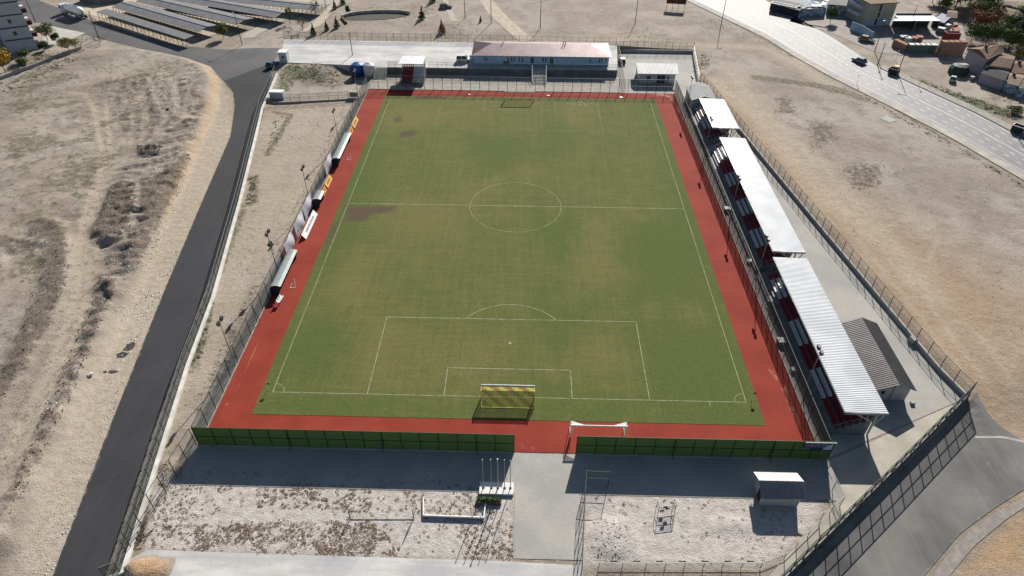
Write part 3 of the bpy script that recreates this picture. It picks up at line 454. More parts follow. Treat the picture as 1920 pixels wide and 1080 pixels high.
def fence(name, label, pts, h, bay, rails, mesh, post=m_post, z0=None, base=0., w=.07, cat='fence', group='wire mesh fences', brace=0, screen=None, sub=None, rail_m=None, rw=.05):
    """posts, rails and one mesh panel per bay along a line; z0 function of (x, y) for the foot"""
    zf = z0 or (lambda x, y: Tz(x, y)+base)
    t = thing(name, label, cat, (*pts[0], zf(*pts[0])), 0, group); o0 = ORG[t.name]
    kp = (round(h, 2), w, post.name)
    if kp not in POSTS: POSTS[kp] = MB().box(-w/2, w/2, -w/2, w/2, 0, h).data('post', post)
    for a, b in zip(pts, pts[1:]):
        Lg = math.dist(a, b); n = max(1, round(Lg/bay)); bl = Lg/n; ang = math.atan2(b[1]-a[1], b[0]-a[0])
        key = (round(bl, 2), round(h, 2), mesh.name if mesh else '', screen.name if screen else '', sub)
        for i in range(n+1):
            x = a[0]+(b[0]-a[0])*i/n; y = a[1]+(b[1]-a[1])*i/n; z = zf(x, y)
            if i < n or b is pts[-1]: link('post', POSTS[kp], t, (x-o0[0], y-o0[1], z-o0[2])).rotation_euler.z = ang
            if i == n: continue
            z1 = zf(a[0]+(b[0]-a[0])*(i+1)/n, a[1]+(b[1]-a[1])*(i+1)/n)
            if mesh:
                if key not in PANELS: PANELS[key] = MB().quad((.05, 0, (sub or .06)), (bl-.05, 0, (sub or .06)), (bl-.05, 0, h-.05), (.05, 0, h-.05)).data('mesh_panel', mesh)
                q = link('mesh_panel', PANELS[key], t, (x-o0[0], y-o0[1], z-o0[2])); q.rotation_euler = (0, -math.atan2(z1-z, bl), ang)
            if screen:
                k2 = key+('s',); hh = sub or h
                if k2 not in PANELS: PANELS[k2] = MB().box(.01, bl-.01, .04, .065, .05, hh-.03).data('screen_panel', screen)
                q = link('screen_panel', PANELS[k2], t, (x-o0[0], y-o0[1], z-o0[2])); q.rotation_euler.z = ang
            if brace and i % brace == 0 and 0 < i:
                for s in (-1,):
                    mb = MB(); ux, uy = -math.sin(ang), math.cos(ang); mb.bar((x, y, z+h*.97), (x+ux*s*.55, y+uy*s*.55, z), .06); mb.bar((x+ux*s*.3, y+uy*s*.3, z+h*.47), (x, y, z+h*.47), .05); part('brace', mb, post, t)
        for r in rails:
            mb = MB(); nn = max(1, int(Lg/6)) if abs(zf(*a)-zf(*b)) > .3 else 1
            for i in range(nn):
                p0 = (a[0]+(b[0]-a[0])*i/nn, a[1]+(b[1]-a[1])*i/nn); p1 = (a[0]+(b[0]-a[0])*(i+1)/nn, a[1]+(b[1]-a[1])*(i+1)/nn)
                mb.bar((*p0, zf(*p0)+r), (*p1, zf(*p1)+r), rw)
            part('rail', mb, rail_m or post, t)
    return t
def wall(name, label, pts, h, th, mat, zf=None, foot=-.3, group=None):
    zf = zf or (lambda x, y: 0.); t = None; mb = MB(); q = resample(pts, 6); L_, R2 = [], []
    for i, p_ in enumerate(q):
        a = q[max(0, i-1)]; b = q[min(len(q)-1, i+1)]; d = math.dist(a, b); n = (-(b[1]-a[1])/d*th/2, (b[0]-a[0])/d*th/2)
        L_.append((p_[0]+n[0], p_[1]+n[1])); R2.append((p_[0]-n[0], p_[1]-n[1]))
    for i in range(len(q)-1):
        z0, z1 = zf(*q[i]), zf(*q[i+1])
        mb.add([(*R2[i], z0+foot), (*R2[i+1], z1+foot), (*L_[i+1], z1+foot), (*L_[i], z0+foot), (*R2[i], z0+h), (*R2[i+1], z1+h), (*L_[i+1], z1+h), (*L_[i], z0+h)], [(4, 5, 6, 7), (0, 1, 5, 4), (2, 3, 7, 6)]+([(3, 0, 4, 7)] if i == 0 else [])+([(1, 2, 6, 5)] if i == len(q)-2 else []))
    o = link(name, mb.data(name, mat)); return tag(o, label, 'wall', group)
zc = lambda x, y: .02
GF = 'high fences around the pitch'
m_capr = simple('pale_rail', (.17, .17, .16), (.12, .12, .115), 2, .7)
# front screens either side of the opening
for nm, lb, a, b in (('screen_fence', 'long green turf covered screen fence left of the entrance gap', (-40.7, -9.5), (1.1, -9.5)), ('screen_fence', 'green turf covered screen fence right of the entrance gap, with a navy banner', (9.2, -9.5), (42.0, -9.5))):
    t = fence(nm, lb, [a, b], 3.7, 2.45, (1.85, 3.66), None, z0=zc, group=GF, brace=5, screen=m_screen, cat='fence')
    mb = MB(); mb.box(a[0], b[0], -9.62, -9.40, 0, .13); part('footing', mb, m_conc, t)
wall('kerb_wall', 'low pale concrete kerb under the left touchline fence', [(-40.75, -9.3), (-40.6, 107.2)], .16, .22, simple('kerb_concrete', (.36, .31, .26), (.26, .215, .18), .8, .9), group='kerbs under the pitch fences')
wall('kerb_wall', 'low pale concrete kerb under the right touchline fence', [(41.45, -9.3), (41.1, 106.6)], .16, .22, bpy.data.materials['kerb_concrete'], group='kerbs under the pitch fences')
wall('kerb_wall', 'low concrete kerb under the fence behind the far goal', [(-40.4, 107.25), (27, 107.0)], .12, .2, bpy.data.materials['kerb_concrete'], group='kerbs under the pitch fences')
fence('pitch_fence', 'tall dark green mesh fence along the left touchline', [(-40.75, -9.3), (-40.6, 107.1)], 3.6, 2.95, (1.8, 3.57), m_mesh, z0=lambda x, y: .14, group=GF, brace=8)
t = fence('pitch_fence', 'tall dark green mesh fence between the track and the roofed stands', [(41.45, -9.2), (41.1, 106.5)], 3.6, 2.95, (1.8,), seethrough('shade_netting', (.03, .05, .058), .70), z0=lambda x, y: .14, group=GF, brace=9)
mb = MB(); mb.bar((41.45, -9.2, 3.72), (41.1, 106.5, 3.72), .05)
part('top_rail', mb, m_capr, t)
fence('pitch_fence', 'tall dark mesh fence behind the far goal', [(-40.3, 107.3), (41.0, 106.9)], 3.7, 2.45, (1.8, 3.66), m_mesh3, z0=lambda x, y: .1, group=GF, brace=10, w=.11)
fence('cross_fence', 'mesh fence running from the front left corner towards the gravel plot', [(-41.0, -9.6), (-42.8, -24.2)], 3.6, 2.45, (1.8, 3.57), m_mesh3, z0=zc, group=GF)
# road side wall and fence
rl = [(-43.66,-27.87),(-42.37,-27.15),(-45.37,-10.09),(-47.87,4.35),(-49.97,20.23),(-55.68,50.01),(-64.79,93.3),(-66.55,112.73)]
rl = [(x, y) for x, y in rl]
wall('road_wall', 'low white concrete wall along the new asphalt road', rl, .42, .5, simple('white_wall', (.62, .60, .55), (.47, .455, .42), .6, .9), Tz)
fence('road_fence', 'mesh fence with two light rails along the asphalt road', [(x-.28, y) for x, y in rl], 2.5, 2.5, (1.3, 2.47), m_mesh2, base=.02, group='fences round the grounds', rail_m=m_gal, rw=.07)
# right hand retaining wall with its fence
rw = [(x, y) for x, y in zip(WALL_X[:7], WALL_Y[:7])]
wz = lambda x, y: .62+.14*float(sm((y-40)/90))
wall('retaining_wall', 'long concrete retaining wall behind the roofed stands', [rw[0]]+rw[1:]+[(48.6, 114.2)], .14, .32, m_conc, wz, -.9)
fence('boundary_fence', 'thin brown mesh fence on top of the long retaining wall', [rw[0]]+rw[1:6]+[(49.0, 113.6)], 2.4, 2.5, (1.25, 2.37), m_mesh3, z0=lambda x, y: wz(x, y)+.13, group='fences round the grounds', post=simple('brown_steel', (.10, .085, .06), (.06, .05, .04), 3, .7), w=.08, rw=.045)
wall('wall_pier', 'square concrete pier stepping the retaining wall near its front corner', [(62.6, 13.6), (62.9, 12.6)], .30, .75, m_conc, wz, -.9)
wall('yard_wall', 'concrete wall closing the back of the right hand yard', [(28.2, 137.0), (51.4, 136.9)], .86, .3, m_conc)
fence('yard_fence', 'brown mesh fence on the wall behind the grey cabin', [(28.2, 137.0), (51.4, 136.9)], 2.4, 2.2, (1.2, 2.37), m_mesh3, z0=lambda x, y: .86, group='fences round the grounds', post=bpy.data.materials['brown_steel'], w=.08, rw=.045)
fence('yard_fence', 'white railed fence on the wall right of the grey cabin', [(51.4, 136.8), (48.7, 114.3)], 1.7, 2.2, (.9, 1.67), m_mesh3, post=m_white, z0=lambda x, y: .55, group='fences round the grounds')
wall('yard_wall', 'pale concrete wall right of the grey cabin', [(51.4, 136.8), (48.6, 114.2)], .55, .3, m_conc)
fence('terrace_fence', 'long mesh fence along the back of the pale terrace', [(-72.2, 139.2), (-14, 138.5), (28.3, 137.4)], 2.4, 2.2, (1.2, 2.37), m_mesh3, z0=lambda x, y: 1.8, group='fences round the grounds', post=bpy.data.materials['brown_steel'], w=.08, rw=.045)
fence('cross_fence', 'mesh fence between the red roofed building terrace and the cabin yard', [(28.9, 137), (28.0, 107.4)], 2.6, 2.45, (1.3, 2.57), m_mesh3, z0=zc, group='fences round the grounds')
wall('retaining_wall', 'dark grey concrete retaining wall holding up the pale terrace', [(-48, 119.05), (-38.4, 117.95), (26.8, 117.95)], 1.78, .2, simple('dark_wall_concrete', (.15, .155, .15), (.10, .105, .105), .7, .9, bump=.3))
fence('terrace_railing', 'mesh railing along the terrace edge above the walkway', [(-36.9, 118.25), (-32.9, 118.25)], 1.5, 1.9, (.75, 1.47), m_mesh3, z0=lambda x, y: 1.87, group='railings on the terrace edge')
fence('terrace_railing', 'long mesh railing on the terrace edge before the red roofed building', [(-25.6, 118.2), (26.6, 118.2)], 1.5, 2.45, (.75, 1.47), m_mesh3, z0=lambda x, y: 1.87, group='railings on the terrace edge')
wall('cross_wall', 'short concrete wall across the dirt strip below the cabinets', [(-63.1,96.71),(-54.3,98.57),(-41.98,100.64)], .35, .3, m_conc, Tz)
fence('cross_fence', 'mesh fence on the short wall across the dirt strip', [(-63.1,96.71),(-54.3,98.57),(-41.98,100.64)], 1.9, 2.4, (1.0, 1.87), m_mesh3, base=.33, group='fences round the grounds')
# front right: dark mesh fence on a wall beside the lane
fl = [(65.6, 1.7), (49.0, -11.9), (32.3, -25.4), (29.8, -27.5)]
m_wtop = simple('shade_dark_wall', (.05, .05, .052), (.03, .03, .034), .9, .8)  # shade on the wall's outer face is put into this near black colour
wall('lane_wall', 'concrete wall beside the curving lane, coloured dark as in shade', fl, .95, .34, m_wtop, None, -1.3)
mb = MB()
for a, b in zip(fl, fl[1:]): mb.bar((*a, .975), (*b, .975), .12, .05)
tag(link('wall_coping', mb.data('wall_coping', simple('lit_coping', (.42, .43, .44), (.05, .05, .055), 1.1, .7, lo=.42, hi=.55))), 'coping strip on the lane wall, painted in pale sunlit streaks', 'coping')  # pale broken colour paints the sunlit top of the wall
fence('lane_fence', 'dark mesh fence on the wall beside the curving lane', fl, 2.5, 2.45, (1.25, 2.47), seethrough('dark_netting', (.02, .026, .026), .42), z0=lambda x, y: .95, group='fences round the grounds', w=.10, rw=.08)
# path fence and lower barrier
fence('path_fence', 'green mesh fence along the right side of the central paved path', [(10.1, -14.2), (8.75, -28.2)], 3.0, 2.45, (1.5, 2.97), m_mesh3, z0=zc, group='fences round the grounds')
fence('path_fence', 'short return of the green path fence beside the gravel plot', [(10.1, -14.2), (13.0, -14.3)], 3.0, 2.9, (1.5, 2.97), m_mesh3, z0=zc, group='fences round the grounds')
fence('side_fence', 'galvanised mesh fence from the screen corner past the small kiosk', [(40.7, -9.7), (41.2, -16.4), (37.9, -18.7)], 2.2, 2.45, (1.1, 2.17), m_mesh3, z0=zc, post=m_gal, group='fences round the grounds')
t = fence('barrier_fence', 'low grey railing along the foot of the right gravel plot', [(11.01,-25.14),(16.33,-25),(29.34,-24.64),(32.4,-23.41),(37.79,-19.03)], 1.25, 2.3, (.25, 1.22), m_mesh3, z0=zc, post=m_gal, group='fences round the grounds', cat='railing')
m_plate = simple('dark_plate', (.03, .035, .04), None, 3, .6)
for q in resample([(11.41,-24.69),(29.46,-24.2)], 2.4)[:-1]:
    mb = MB(); mb.box(q[0]+.9, q[0]+1.7, q[1]-.02, q[1]+.02, .75, .95); part('plate', mb, m_plate, t)

# ---------------------------------------------------------------- roofed stands
k = NT('white_sheet_metal'); p = k.pos(); c = k.mix(k.step(k.noise(p, .25, 5), .35, .65), (.50, .52, .535), (.60, .62, .635)); c = k.mix(k.math('MULTIPLY', k.step(k.noise(k.scaled(p, (.25, 3, 1)), 1, 5, .7), .52, .75), .4), c, (.40, .39, .37)); c = k.mix(k.math('MULTIPLY', k.step(k.noise(p, 1.7, 5, .7), .66, .76), .5), c, (.36, .33, .29)); m_roofw = k.done(c, .5, 0, .3)
m_red = simple('red_plastic_seat', (.27, .012, .022), (.20, .009, .018), 2, .5)
m_seatw = simple('white_plastic_seat', (.60, .61, .63), (.5, .51, .53), 2, .5)
m_deck = simple('grey_steel_deck', (.20, .205, .215), (.14, .145, .155), 1.2, .75)
m_truss = simple('pale_truss_steel', (.5, .5, .48), (.4, .4, .39), 2, .5)
def corrug(x0, x1, y0, y1, zf, per=.33, amp=.045, axis='y', th=.03):
    """trapezoid sheet roof: ribs run across, repeated along axis"""
    mb = MB(); a, b = (y0, y1) if axis == 'y' else (x0, x1); n = int((b-a)/per); pts = []
    for i in range(n+1):
        for f_, h in ((0, 0), (.25, 0), (.38, amp), (.62, amp), (.75, 0)):
            t = a+(i+f_)*(b-a)/n
            if t <= b+1e-6: pts.append((t, h))
    vs = []
    for t, h in pts:
        for e in ((x0, x1) if axis == 'y' else (y0, y1)):
            x, y = (e, t) if axis == 'y' else (t, e); vs.append((x, y, zf(x, y)+h))
    m = len(pts); fs = [(2*i, 2*i+1, 2*i+3, 2*i+2) if axis == 'y' else (2*i, 2*i+2, 2*i+3, 2*i+1) for i in range(m-1)]
    mb.add(vs, fs); vs2 = [(x, y, z-th-amp*0) for x, y, z in vs]; mb.add(vs2, [f[::-1] for f in fs]); return mb
def seat_mesh(mat, nm):
    mb = MB(); mb.box(0, .40, -.21, .21, .38, .42); mb.add([(.36, -.21, .42), (.40, -.21, .42), (.40, .21, .42), (.36, .21, .42), (.44, -.19, .78), (.47, -.19, .78), (.47, .19, .78), (.44, .19, .78)], [(4,5,6,7),(0,1,5,4),(1,2,6,5),(2,3,7,6),(3,0,4,7)]); return mb.data(nm, mat)
SEAT = {0: seat_mesh(m_red, 'seat'), 1: seat_mesh(m_seatw, 'seat')}
def stand(label, x0, y0, y1, rows, rx0, rx1, rz, first=0, ry=None, blk=5.3, group='roofed stands beside the pitch'):
    """seats face -x; x0 = front edge of the first row"""
    t = thing('grandstand', label, 'stand', (x0, y0, 0), 0, group); D, Rr, z1 = .78, .40, .95; ry = ry or (y0, y1); xb = x0+rows*D
    prof = [(x0-1.15, .0), (x0-1.15, .55), (x0-.12, .55), (x0-.12, z1)]
    for k_ in range(rows): prof += [(x0+k_*D, z1+k_*Rr), (x0+(k_+1)*D, z1+k_*Rr)]
    prof += [(xb, 0)]; mb = MB(); mb.extr(prof, y0, y1); part('deck', mb, m_deck, t)
    many = []; cnt = 0
    for k_ in range(rows):
        n = int((y1-y0-.3)/.5)
        for i in range(n):
            y = y0+.4+i*.5; c_ = (int((y-y0)/blk)+first) % 2
            if cnt < 300: link('seat', SEAT[c_], t, (k_*D+.30, y-y0, z1+k_*Rr)); cnt += 1
            else: many.append((c_, x0+k_*D+.30, y, z1+k_*Rr))
    for c_, mat in ((0, m_red), (1, m_seatw)):
        mb = MB(); me = SEAT[c_]; V_ = [tuple(v.co) for v in me.vertices]; F = [tuple(q.vertices) for q in me.polygons]
        for q, x, y, z in many:
            if q == c_: mb.add([(a+x, b+y, c+z) for a, b, c in V_], F)
        if mb.v: o = part('seat_block', mb, mat, t); o['kind'] = 'stuff'
    zf = lambda x, y: rz-(x-rx0)*.035
    part('roof', corrug(rx0, rx1, ry[0], ry[1], zf), m_roofw, t)
    mb = MB(); mb.box(rx0+.02, rx1-.02, ry[0]-.05, ry[0]-.01, rz-.42, rz-.06); mb.box(rx0-.06, rx0-.01, ry[0], ry[1], rz-.30, rz-.05); part('fascia', mb, m_gal, t)
    n = max(2, round((ry[1]-ry[0])/5.2))
    for i in range(n+1):
        y = ry[0]+.25+(ry[1]-ry[0]-.5)*i/n; xc = xb+.35
        mb = MB(); mb.bar((xc, y, 0), (xc, y, rz-.35), .2); part('column', mb, m_truss, t)
        mb = MB(); a, b = Vector((xc, y, 1.6)), Vector((rx0+.15, y, rz-.2)); mb.bar((xc, y, rz-.38), b, .12); mb.bar(a, (rx1-.2, y, rz-.45), .12); mb.bar((xc-.1, y, 2.6), (rx0+1.2, y, rz-.3), .12)
        for q in (.25, .5, .75): mb.bar(Vector((xc, y, 2.6)).lerp(Vector((rx0+1.2, y, rz-.3)), q), Vector((xc, y, rz-.38)).lerp(b, q+.1), .07)
        part('truss', mb, m_truss, t)
    mb = MB(); yy = y0
    for z in (1.05, 1.5): mb.bar((x0-1.1, y0, z), (x0-1.1, y1, z), .05)
    for i in range(int((y1-y0)/2)+1): mb.bar((x0-1.1, y0+i*2, .5), (x0-1.1, y0+i*2, 1.5), .05)
    part('guardrail', mb, m_capr, t)
    for e, s in ((y0, -1), (y1, 1)):
        mb = MB()
        for k_ in range(rows): mb.bar((x0+k_*D, e, z1+k_*Rr+.9), (x0+(k_+1)*D, e, z1+(k_+1)*Rr+.9), .05); mb.bar((x0+k_*D, e, z1+k_*Rr), (x0+k_*D, e, z1+k_*Rr+.9), .05)
        part('side_rail', mb, m_gal, t)
        mb = MB()
        for j in range(4): mb.box(x0-1.1, x0-.15, min(e, e+s*.3*(j+1))-.0, max(e, e+s*.3*(j+1)), 0, .55-.14*j-.02)
        part('steps', mb, m_deck, t)
    return t
stand('long white roofed stand nearest the camera, red and white seat blocks', 43.75, -5.3, 28.4, 6, 44.25, 50.0, 4.8, 0, (-5.5, 28.3))
stand('long white roofed stand in the middle of the right side', 43.75, 30.5, 73.6, 6, 44.7, 50.3, 4.8, 0, (30.0, 72.5))
stand('short white roofed stand furthest from the camera, right side', 43.75, 78.3, 95.5, 6, 44.3, 50.35, 4.6, 0, (77.7, 93.7))
# stand behind the goal, seats facing the pitch
t = thing('small_grandstand', 'small white roofed stand with red and white seats behind the far goal', 'stand', (-29.3, 109.6, 0))
mb = MB(); D, Rr, z1 = .78, .36, .5; ME = {}
for k_ in range(8): mb.box(-32.2, -26.2, 109.8+k_*D, 116.05, z1-.5 if k_ == 0 else z1+(k_-1)*Rr, z1+k_*Rr)
part('deck', mb, m_deck, t)
for k_ in range(8):
    for i in range(12):
        c_ = 0 if i < 6 else 1; q = link('seat', SEAT[c_], t, (-31.9+i*.5+29.3, .2+k_*D+.1, z1+k_*Rr)); q.rotation_euler.z = math.pi/2
part('roof', corrug(-32.75, -26.2, 111.5, 118.0, lambda x, y: 5.35-(y-111.5)*.035, axis='x'), m_roofw, t)
for x in (-32.5, -29.5, -26.45):
    mb = MB(); mb.bar((x, 116.5, 0), (x, 116.5, 5.3), .16); mb.bar((x, 116.5, 4.2), (x, 111.8, 5.2), .1); part('column', mb, m_truss, t)
mb = MB()
for y in np.arange(109.8, 116.5, .45): mb.bar((-26.15, y, .3+(y-109.8)*.45), (-26.15, y, 1.5+(y-109.8)*.45), .05); mb.bar((-32.3, y, .3+(y-109.8)*.45), (-32.3, y, 1.5+(y-109.8)*.45), .05)
for x in (-26.15, -32.3):
    mb.bar((x, 109.8, 1.5), (x, 116.5, 4.5), .06); mb.bar((x, 109.8, .9), (x, 116.5, 3.9), .06)
part('side_rail', mb, m_gal, t)

# ---------------------------------------------------------------- buildings of the ground
m_bwall = simple('pale_blue_render', (.42, .47, .52), (.36, .41, .46), .8, .85)
m_cwall = simple('cream_render', (.48, .47, .44), (.40, .39, .37), .8, .85)
m_glass = simple('dark_window_glass', (.03, .04, .05), (.02, .025, .03), 1, .12, 0, .6)
m_frame = simple('white_window_frame', (.62, .63, .64), None, 2, .5)
m_door = simple('dark_door', (.035, .05, .07), None, 2, .5)
m_tile = simple('weathered_red_sheet', (.165, .125, .13), (.125, .092, .098), .35, .5, .65, .5)
m_greyroof = simple('grey_sheet_roof', (.30, .305, .31), (.25, .255, .26), .5, .5, .5, .4)
m_shedroof = simple('dull_ribbed_sheet', (.115, .108, .106), (.09, .086, .09), .5, .5, 1.0, .5)
m_darkroof = simple('anthracite_sheet_roof', (.30, .285, .285), (.25, .24, .245), .5, .42, 1.0, .5)
def window(t, x, y, z, w_, h, face='-y', frame=m_frame, glass=m_glass, name='window', mull=1):
    """window proud of a wall: centre x (or y), plane y"""
    def bx(a0, a1, d0, d1, z0, z1):
        return (a0, a1, y-d1, y-d0, z0, z1) if face == '-y' else (x-d1, x-d0, a0, a1, z0, z1) if face == '-x' else (x+d0, x+d1, a0, a1, z0, z1)
    c = x if face == '-y' else y; mb = MB(); f = .07
    mb.box(*bx(c-w_/2, c-w_/2+f, .003, .06, z, z+h)); mb.box(*bx(c+w_/2-f, c+w_/2, .003, .06, z, z+h)); mb.box(*bx(c-w_/2+f, c+w_/2-f, .003, .06, z, z+f)); mb.box(*bx(c-w_/2+f, c+w_/2-f, .003, .06, z+h-f, z+h))
    if mull and w_ > .8: mb.box(*bx(c-.03, c+.03, .003, .06, z+f, z+h-f))
    o = part(name, mb, frame, t); mb = MB(); mb.box(*bx(c-w_/2+f, c+w_/2-f, .004, .03, z+f, z+h-f)); part('pane', mb, glass, o); return o
def ribs(mb, a, b, c, d, per=.5, w_=.07, h=.05):
    """raised seams on the slope a-b (eave) c-d (top, same order)"""
    a, b, c, d = map(Vector, (a, b, c, d)); n = int((b-a).length/per); up = (b-a).cross(c-a).normalized()
    if up.z < 0: up = -up
    for i in range(1, n):
        t_ = i/n; p0 = a.lerp(b, t_); e = d-c; L_ = (b-a).length; p1 = None
        # seam runs straight up the slope until it meets the top outline
        s = (c-a)-(b-a)*((c-a).dot(b-a)/(b-a).length_squared); q0 = (c-a).dot(b-a)/(b-a).length_squared; q1 = (d-a).dot(b-a)/(b-a).length_squared
        f_ = 1.0 if q0 <= t_ <= q1 else (t_/q0 if t_ < q0 else (1-t_)/(1-q1))
        p1 = p0+s*max(f_, .02); mb.bar(p0+up*.02, p1+up*.02, w_, h)
def hip_roof(t, x0, x1, y0, y1, z, rise, inset, mat, mat2=None):
    ym = (y0+y1)/2; mb = MB(); A, B, C, D_ = (x0, y0, z), (x1, y0, z), (x1, y1, z), (x0, y1, z); E, F = (x0+inset, ym, z+rise), (x1-inset, ym, z+rise)
    mb.add([A, B, C, D_, E, F], [(0, 1, 5, 4), (2, 3, 4, 5), (1, 2, 5), (3, 0, 4), (3, 2, 1, 0)])
    ribs(mb, A, B, E, F); ribs(mb, C, D_, F, E); ribs(mb, B, C, F, F); ribs(mb, D_, A, E, E); return part('roof', mb, mat, t)
def gable_roof(t, x0, x1, y0, y1, z, rise, mat, along='x', th=.08, per=.35):
    mb = MB()
    if along == 'x':
        ym = (y0+y1)/2; q = [((x0, y0, z), (x1, y0, z), (x0, ym, z+rise), (x1, ym, z+rise)), ((x1, y1, z), (x0, y1, z), (x1, ym, z+rise), (x0, ym, z+rise))]
    else:
        xm = (x0+x1)/2; q = [((x0, y1, z), (x0, y0, z), (xm, y1, z+rise), (xm, y0, z+rise)), ((x1, y0, z), (x1, y1, z), (xm, y0, z+rise), (xm, y1, z+rise))]
    for a, b, c, d in q:
        mb.add([a, b, d, c]+[(p_[0], p_[1], p_[2]-th) for p_ in (a, b, d, c)], [(0, 1, 2, 3), (7, 6, 5, 4), (0, 4, 5, 1), (3, 7, 4, 0), (1, 5, 6, 2)]); ribs(mb, a, b, c, d, per)
    return part('roof', mb, mat, t)
def gable_walls(t, x0, x1, y0, y1, z0, z, rise, mat, along='x'):
    mb = MB()
    if along == 'x': ym = (y0+y1)/2; mb.add([(x0,y0,z0),(x1,y0,z0),(x1,y1,z0),(x0,y1,z0),(x0,y0,z),(x1,y0,z),(x1,y1,z),(x0,y1,z),(x0,ym,z+rise),(x1,ym,z+rise)], [(0,1,5,4),(2,3,7,6),(1,2,6,9,5),(3,0,4,8,7)])
    else: xm = (x0+x1)/2; mb.add([(x0,y0,z0),(x1,y0,z0),(x1,y1,z0),(x0,y1,z0),(x0,y0,z),(x1,y0,z),(x1,y1,z),(x0,y1,z),(xm,y0,z+rise),(xm,y1,z+rise)], [(0,1,5,8,4),(2,3,7,9,6),(1,2,6,5),(3,0,4,7)])
    return part('wall', mb, mat, t)
# long changing rooms with the red hipped roof
t = thing('clubhouse', 'long pale blue single storey building with a reddish hipped sheet roof', 'building', (5.7, 126, 1.87))
mb = MB(); mb.box(-13.0, 24.6, 121.4, 131.4, 1.87, 4.46); part('wall', mb, simple('sky_blue_render', (.36, .50, .64), (.31, .44, .57), .8, .8), t)
hip_roof(t, -13.8, 25.2, 120.75, 132.0, 4.47, 1.55, 5.6, m_tile)
mb = MB(); mb.box(-13.8, 25.2, 120.68, 120.74, 4.3, 4.46); part('gutter', mb, m_gal, t)
for x in (-10.3, -9.6): window(t, x, 121.4, 2.75, .5, 1.15)
for x in (-3.6, -2.6, -1.9, -.4, .5, 6.2, 7.0, 19.4, 22.0, 22.7, 23.9): window(t, x, 121.4, 2.65, .5, 1.25)
for i in range(11): window(t, 10.0+i*.82, 121.4, 3.75, .45, .32)
for x in (3.2, 8.6): window(t, x, 121.4, 1.9, 1.0, 2.0, name='door', glass=m_door)
mb = MB(); mb.cyl((-5.2, 126.5), .12, 5.9, 6.7); part('flue', mb, m_gal, t)
for x in (12.0, 12.6): mb = MB(); mb.cyl((x, 126.6), .12, 5.9, 6.9); part('flue', mb, m_gal, t)
mb = MB(); mb.box(-5.0, -3.2, 121.3, 121.39, 1.95, 2.6); part('notice', mb, m_plate, t)
# grey cabin in the far right yard
t = thing('cabin', 'small grey roofed pale cabin with a dark glazed entrance', 'building', (37.3, 117, 0))
gable_walls(t, 32.4, 42.1, 113.7, 120.4, 0, 3.0, 1.1, m_cwall); gable_roof(t, 31.7, 42.7, 113.0, 121.0, 2.92, 1.35, m_greyroof)
window(t, 34.9, 113.7, .8, 1.1, 1.4); window(t, 38.3, 113.7, .05, 2.4, 2.4, name='door', glass=m_door); window(t, 40.2, 113.7, .6, .6, 1.6)
mb = MB(); mb.box(36.5, 40.8, 112.2, 113.6, .0, .16); part('step', mb, m_conc, t)
# cabin behind the far stand and the dark shed behind the near stand
t = thing('shed', 'small grey gabled shed at the far end of the right hand stands', 'shed', (46, 101, 0))
gable_walls(t, 43.6, 49.2, 96.9, 105.2, 0, 2.9, .9, m_cwall, 'y'); gable_roof(t, 43.2, 49.6, 96.5, 105.6, 2.82, 1.1, m_greyroof, 'y')
window(t, 43.6, 100.5, .05, 1.0, 2.1, '-x', name='door', glass=m_door); window(t, 45.0, 96.9, 1.4, .6, .6)
t = thing('shed', 'white shed with a dark ribbed gable roof behind the nearest stand', 'shed', (54.5, 8, 0))
gable_walls(t, 51.9, 56.5, 1.05, 14.0, 0, 2.7, 1.0, m_cwall, 'y'); gable_roof(t, 51.4, 57.0, .5, 14.5, 2.6, 1.2, m_shedroof, 'y')
mb = MB(); mb.bar((54.2, 1.0, 0), (54.2, 1.0, 3.4), .08); part('drainpipe', mb, m_gal, t); window(t, 52.9, 1.05, 1.2, .7, .8)
tag(link('concrete_block', MB().box(57.0, 57.6, .2, .6, 0, .4).data('concrete_block', m_conc)), 'small concrete block by the corner of the dark roofed shed', 'block')
# ticket kiosk on the gravel
t = thing('kiosk', 'small white kiosk with a dark ribbed gable roof on the gravel plot', 'kiosk', (33.7, -15.2, 0))
gable_walls(t, 31.45, 35.95, -16.5, -13.6, 0, 2.25, .75, m_cwall); gable_roof(t, 31.0, 36.4, -16.95, -13.2, 2.16, .95, m_darkroof, per=.26)
window(t, 31.45, -15.6, .05, .95, 1.9, '-x', name='door', glass=m_door, frame=m_plate); mb = MB(); mb.bar((35.9, -16.58, 0), (35.9, -16.58, 2.2), .08); part('drainpipe', mb, m_white, t)
# stairs up to the terrace
m_step = simple('step_concrete', (.42, .40, .36), (.33, .315, .285), 1.5, .9)
def stairs(label, x0, x1, y0, y1, z1, n, rail=True):
    t = thing('stairs', label, 'stairs', ((x0+x1)/2, y0, 0), 0, 'stairs up to the terrace')
    for i in range(n):
        mb = MB(); d = (y1-y0)/n; mb.box(x0, x1, y0+i*d, y0+(i+1)*d-.012, -.05, z1*(i+1)/n); part('step', mb, m_step, t)
    if rail:
        for x in (x0-.08, x1+.08):
            mb = MB(); mb.bar((x, y0-.2, .95), (x, y1, z1+.95), .09); mb.bar((x, y1, z1+.95), (x, y1+2.0, z1+.95), .09)
            for i in range(4): mb.bar((x, y0+i*(y1-y0)/3, z1*i/3), (x, y0+i*(y1-y0)/3, z1*i/3+.95), .07)
            part('handrail', mb, m_white, t)
stairs('wide concrete stairs beside the white tank', -40.6, -37.2, 113.9, 118.0, 1.87, 11, False)
stairs('concrete stairs with white handrails before the red roofed building', 3.3, 7.0, 111.6, 118.0, 1.87, 11)
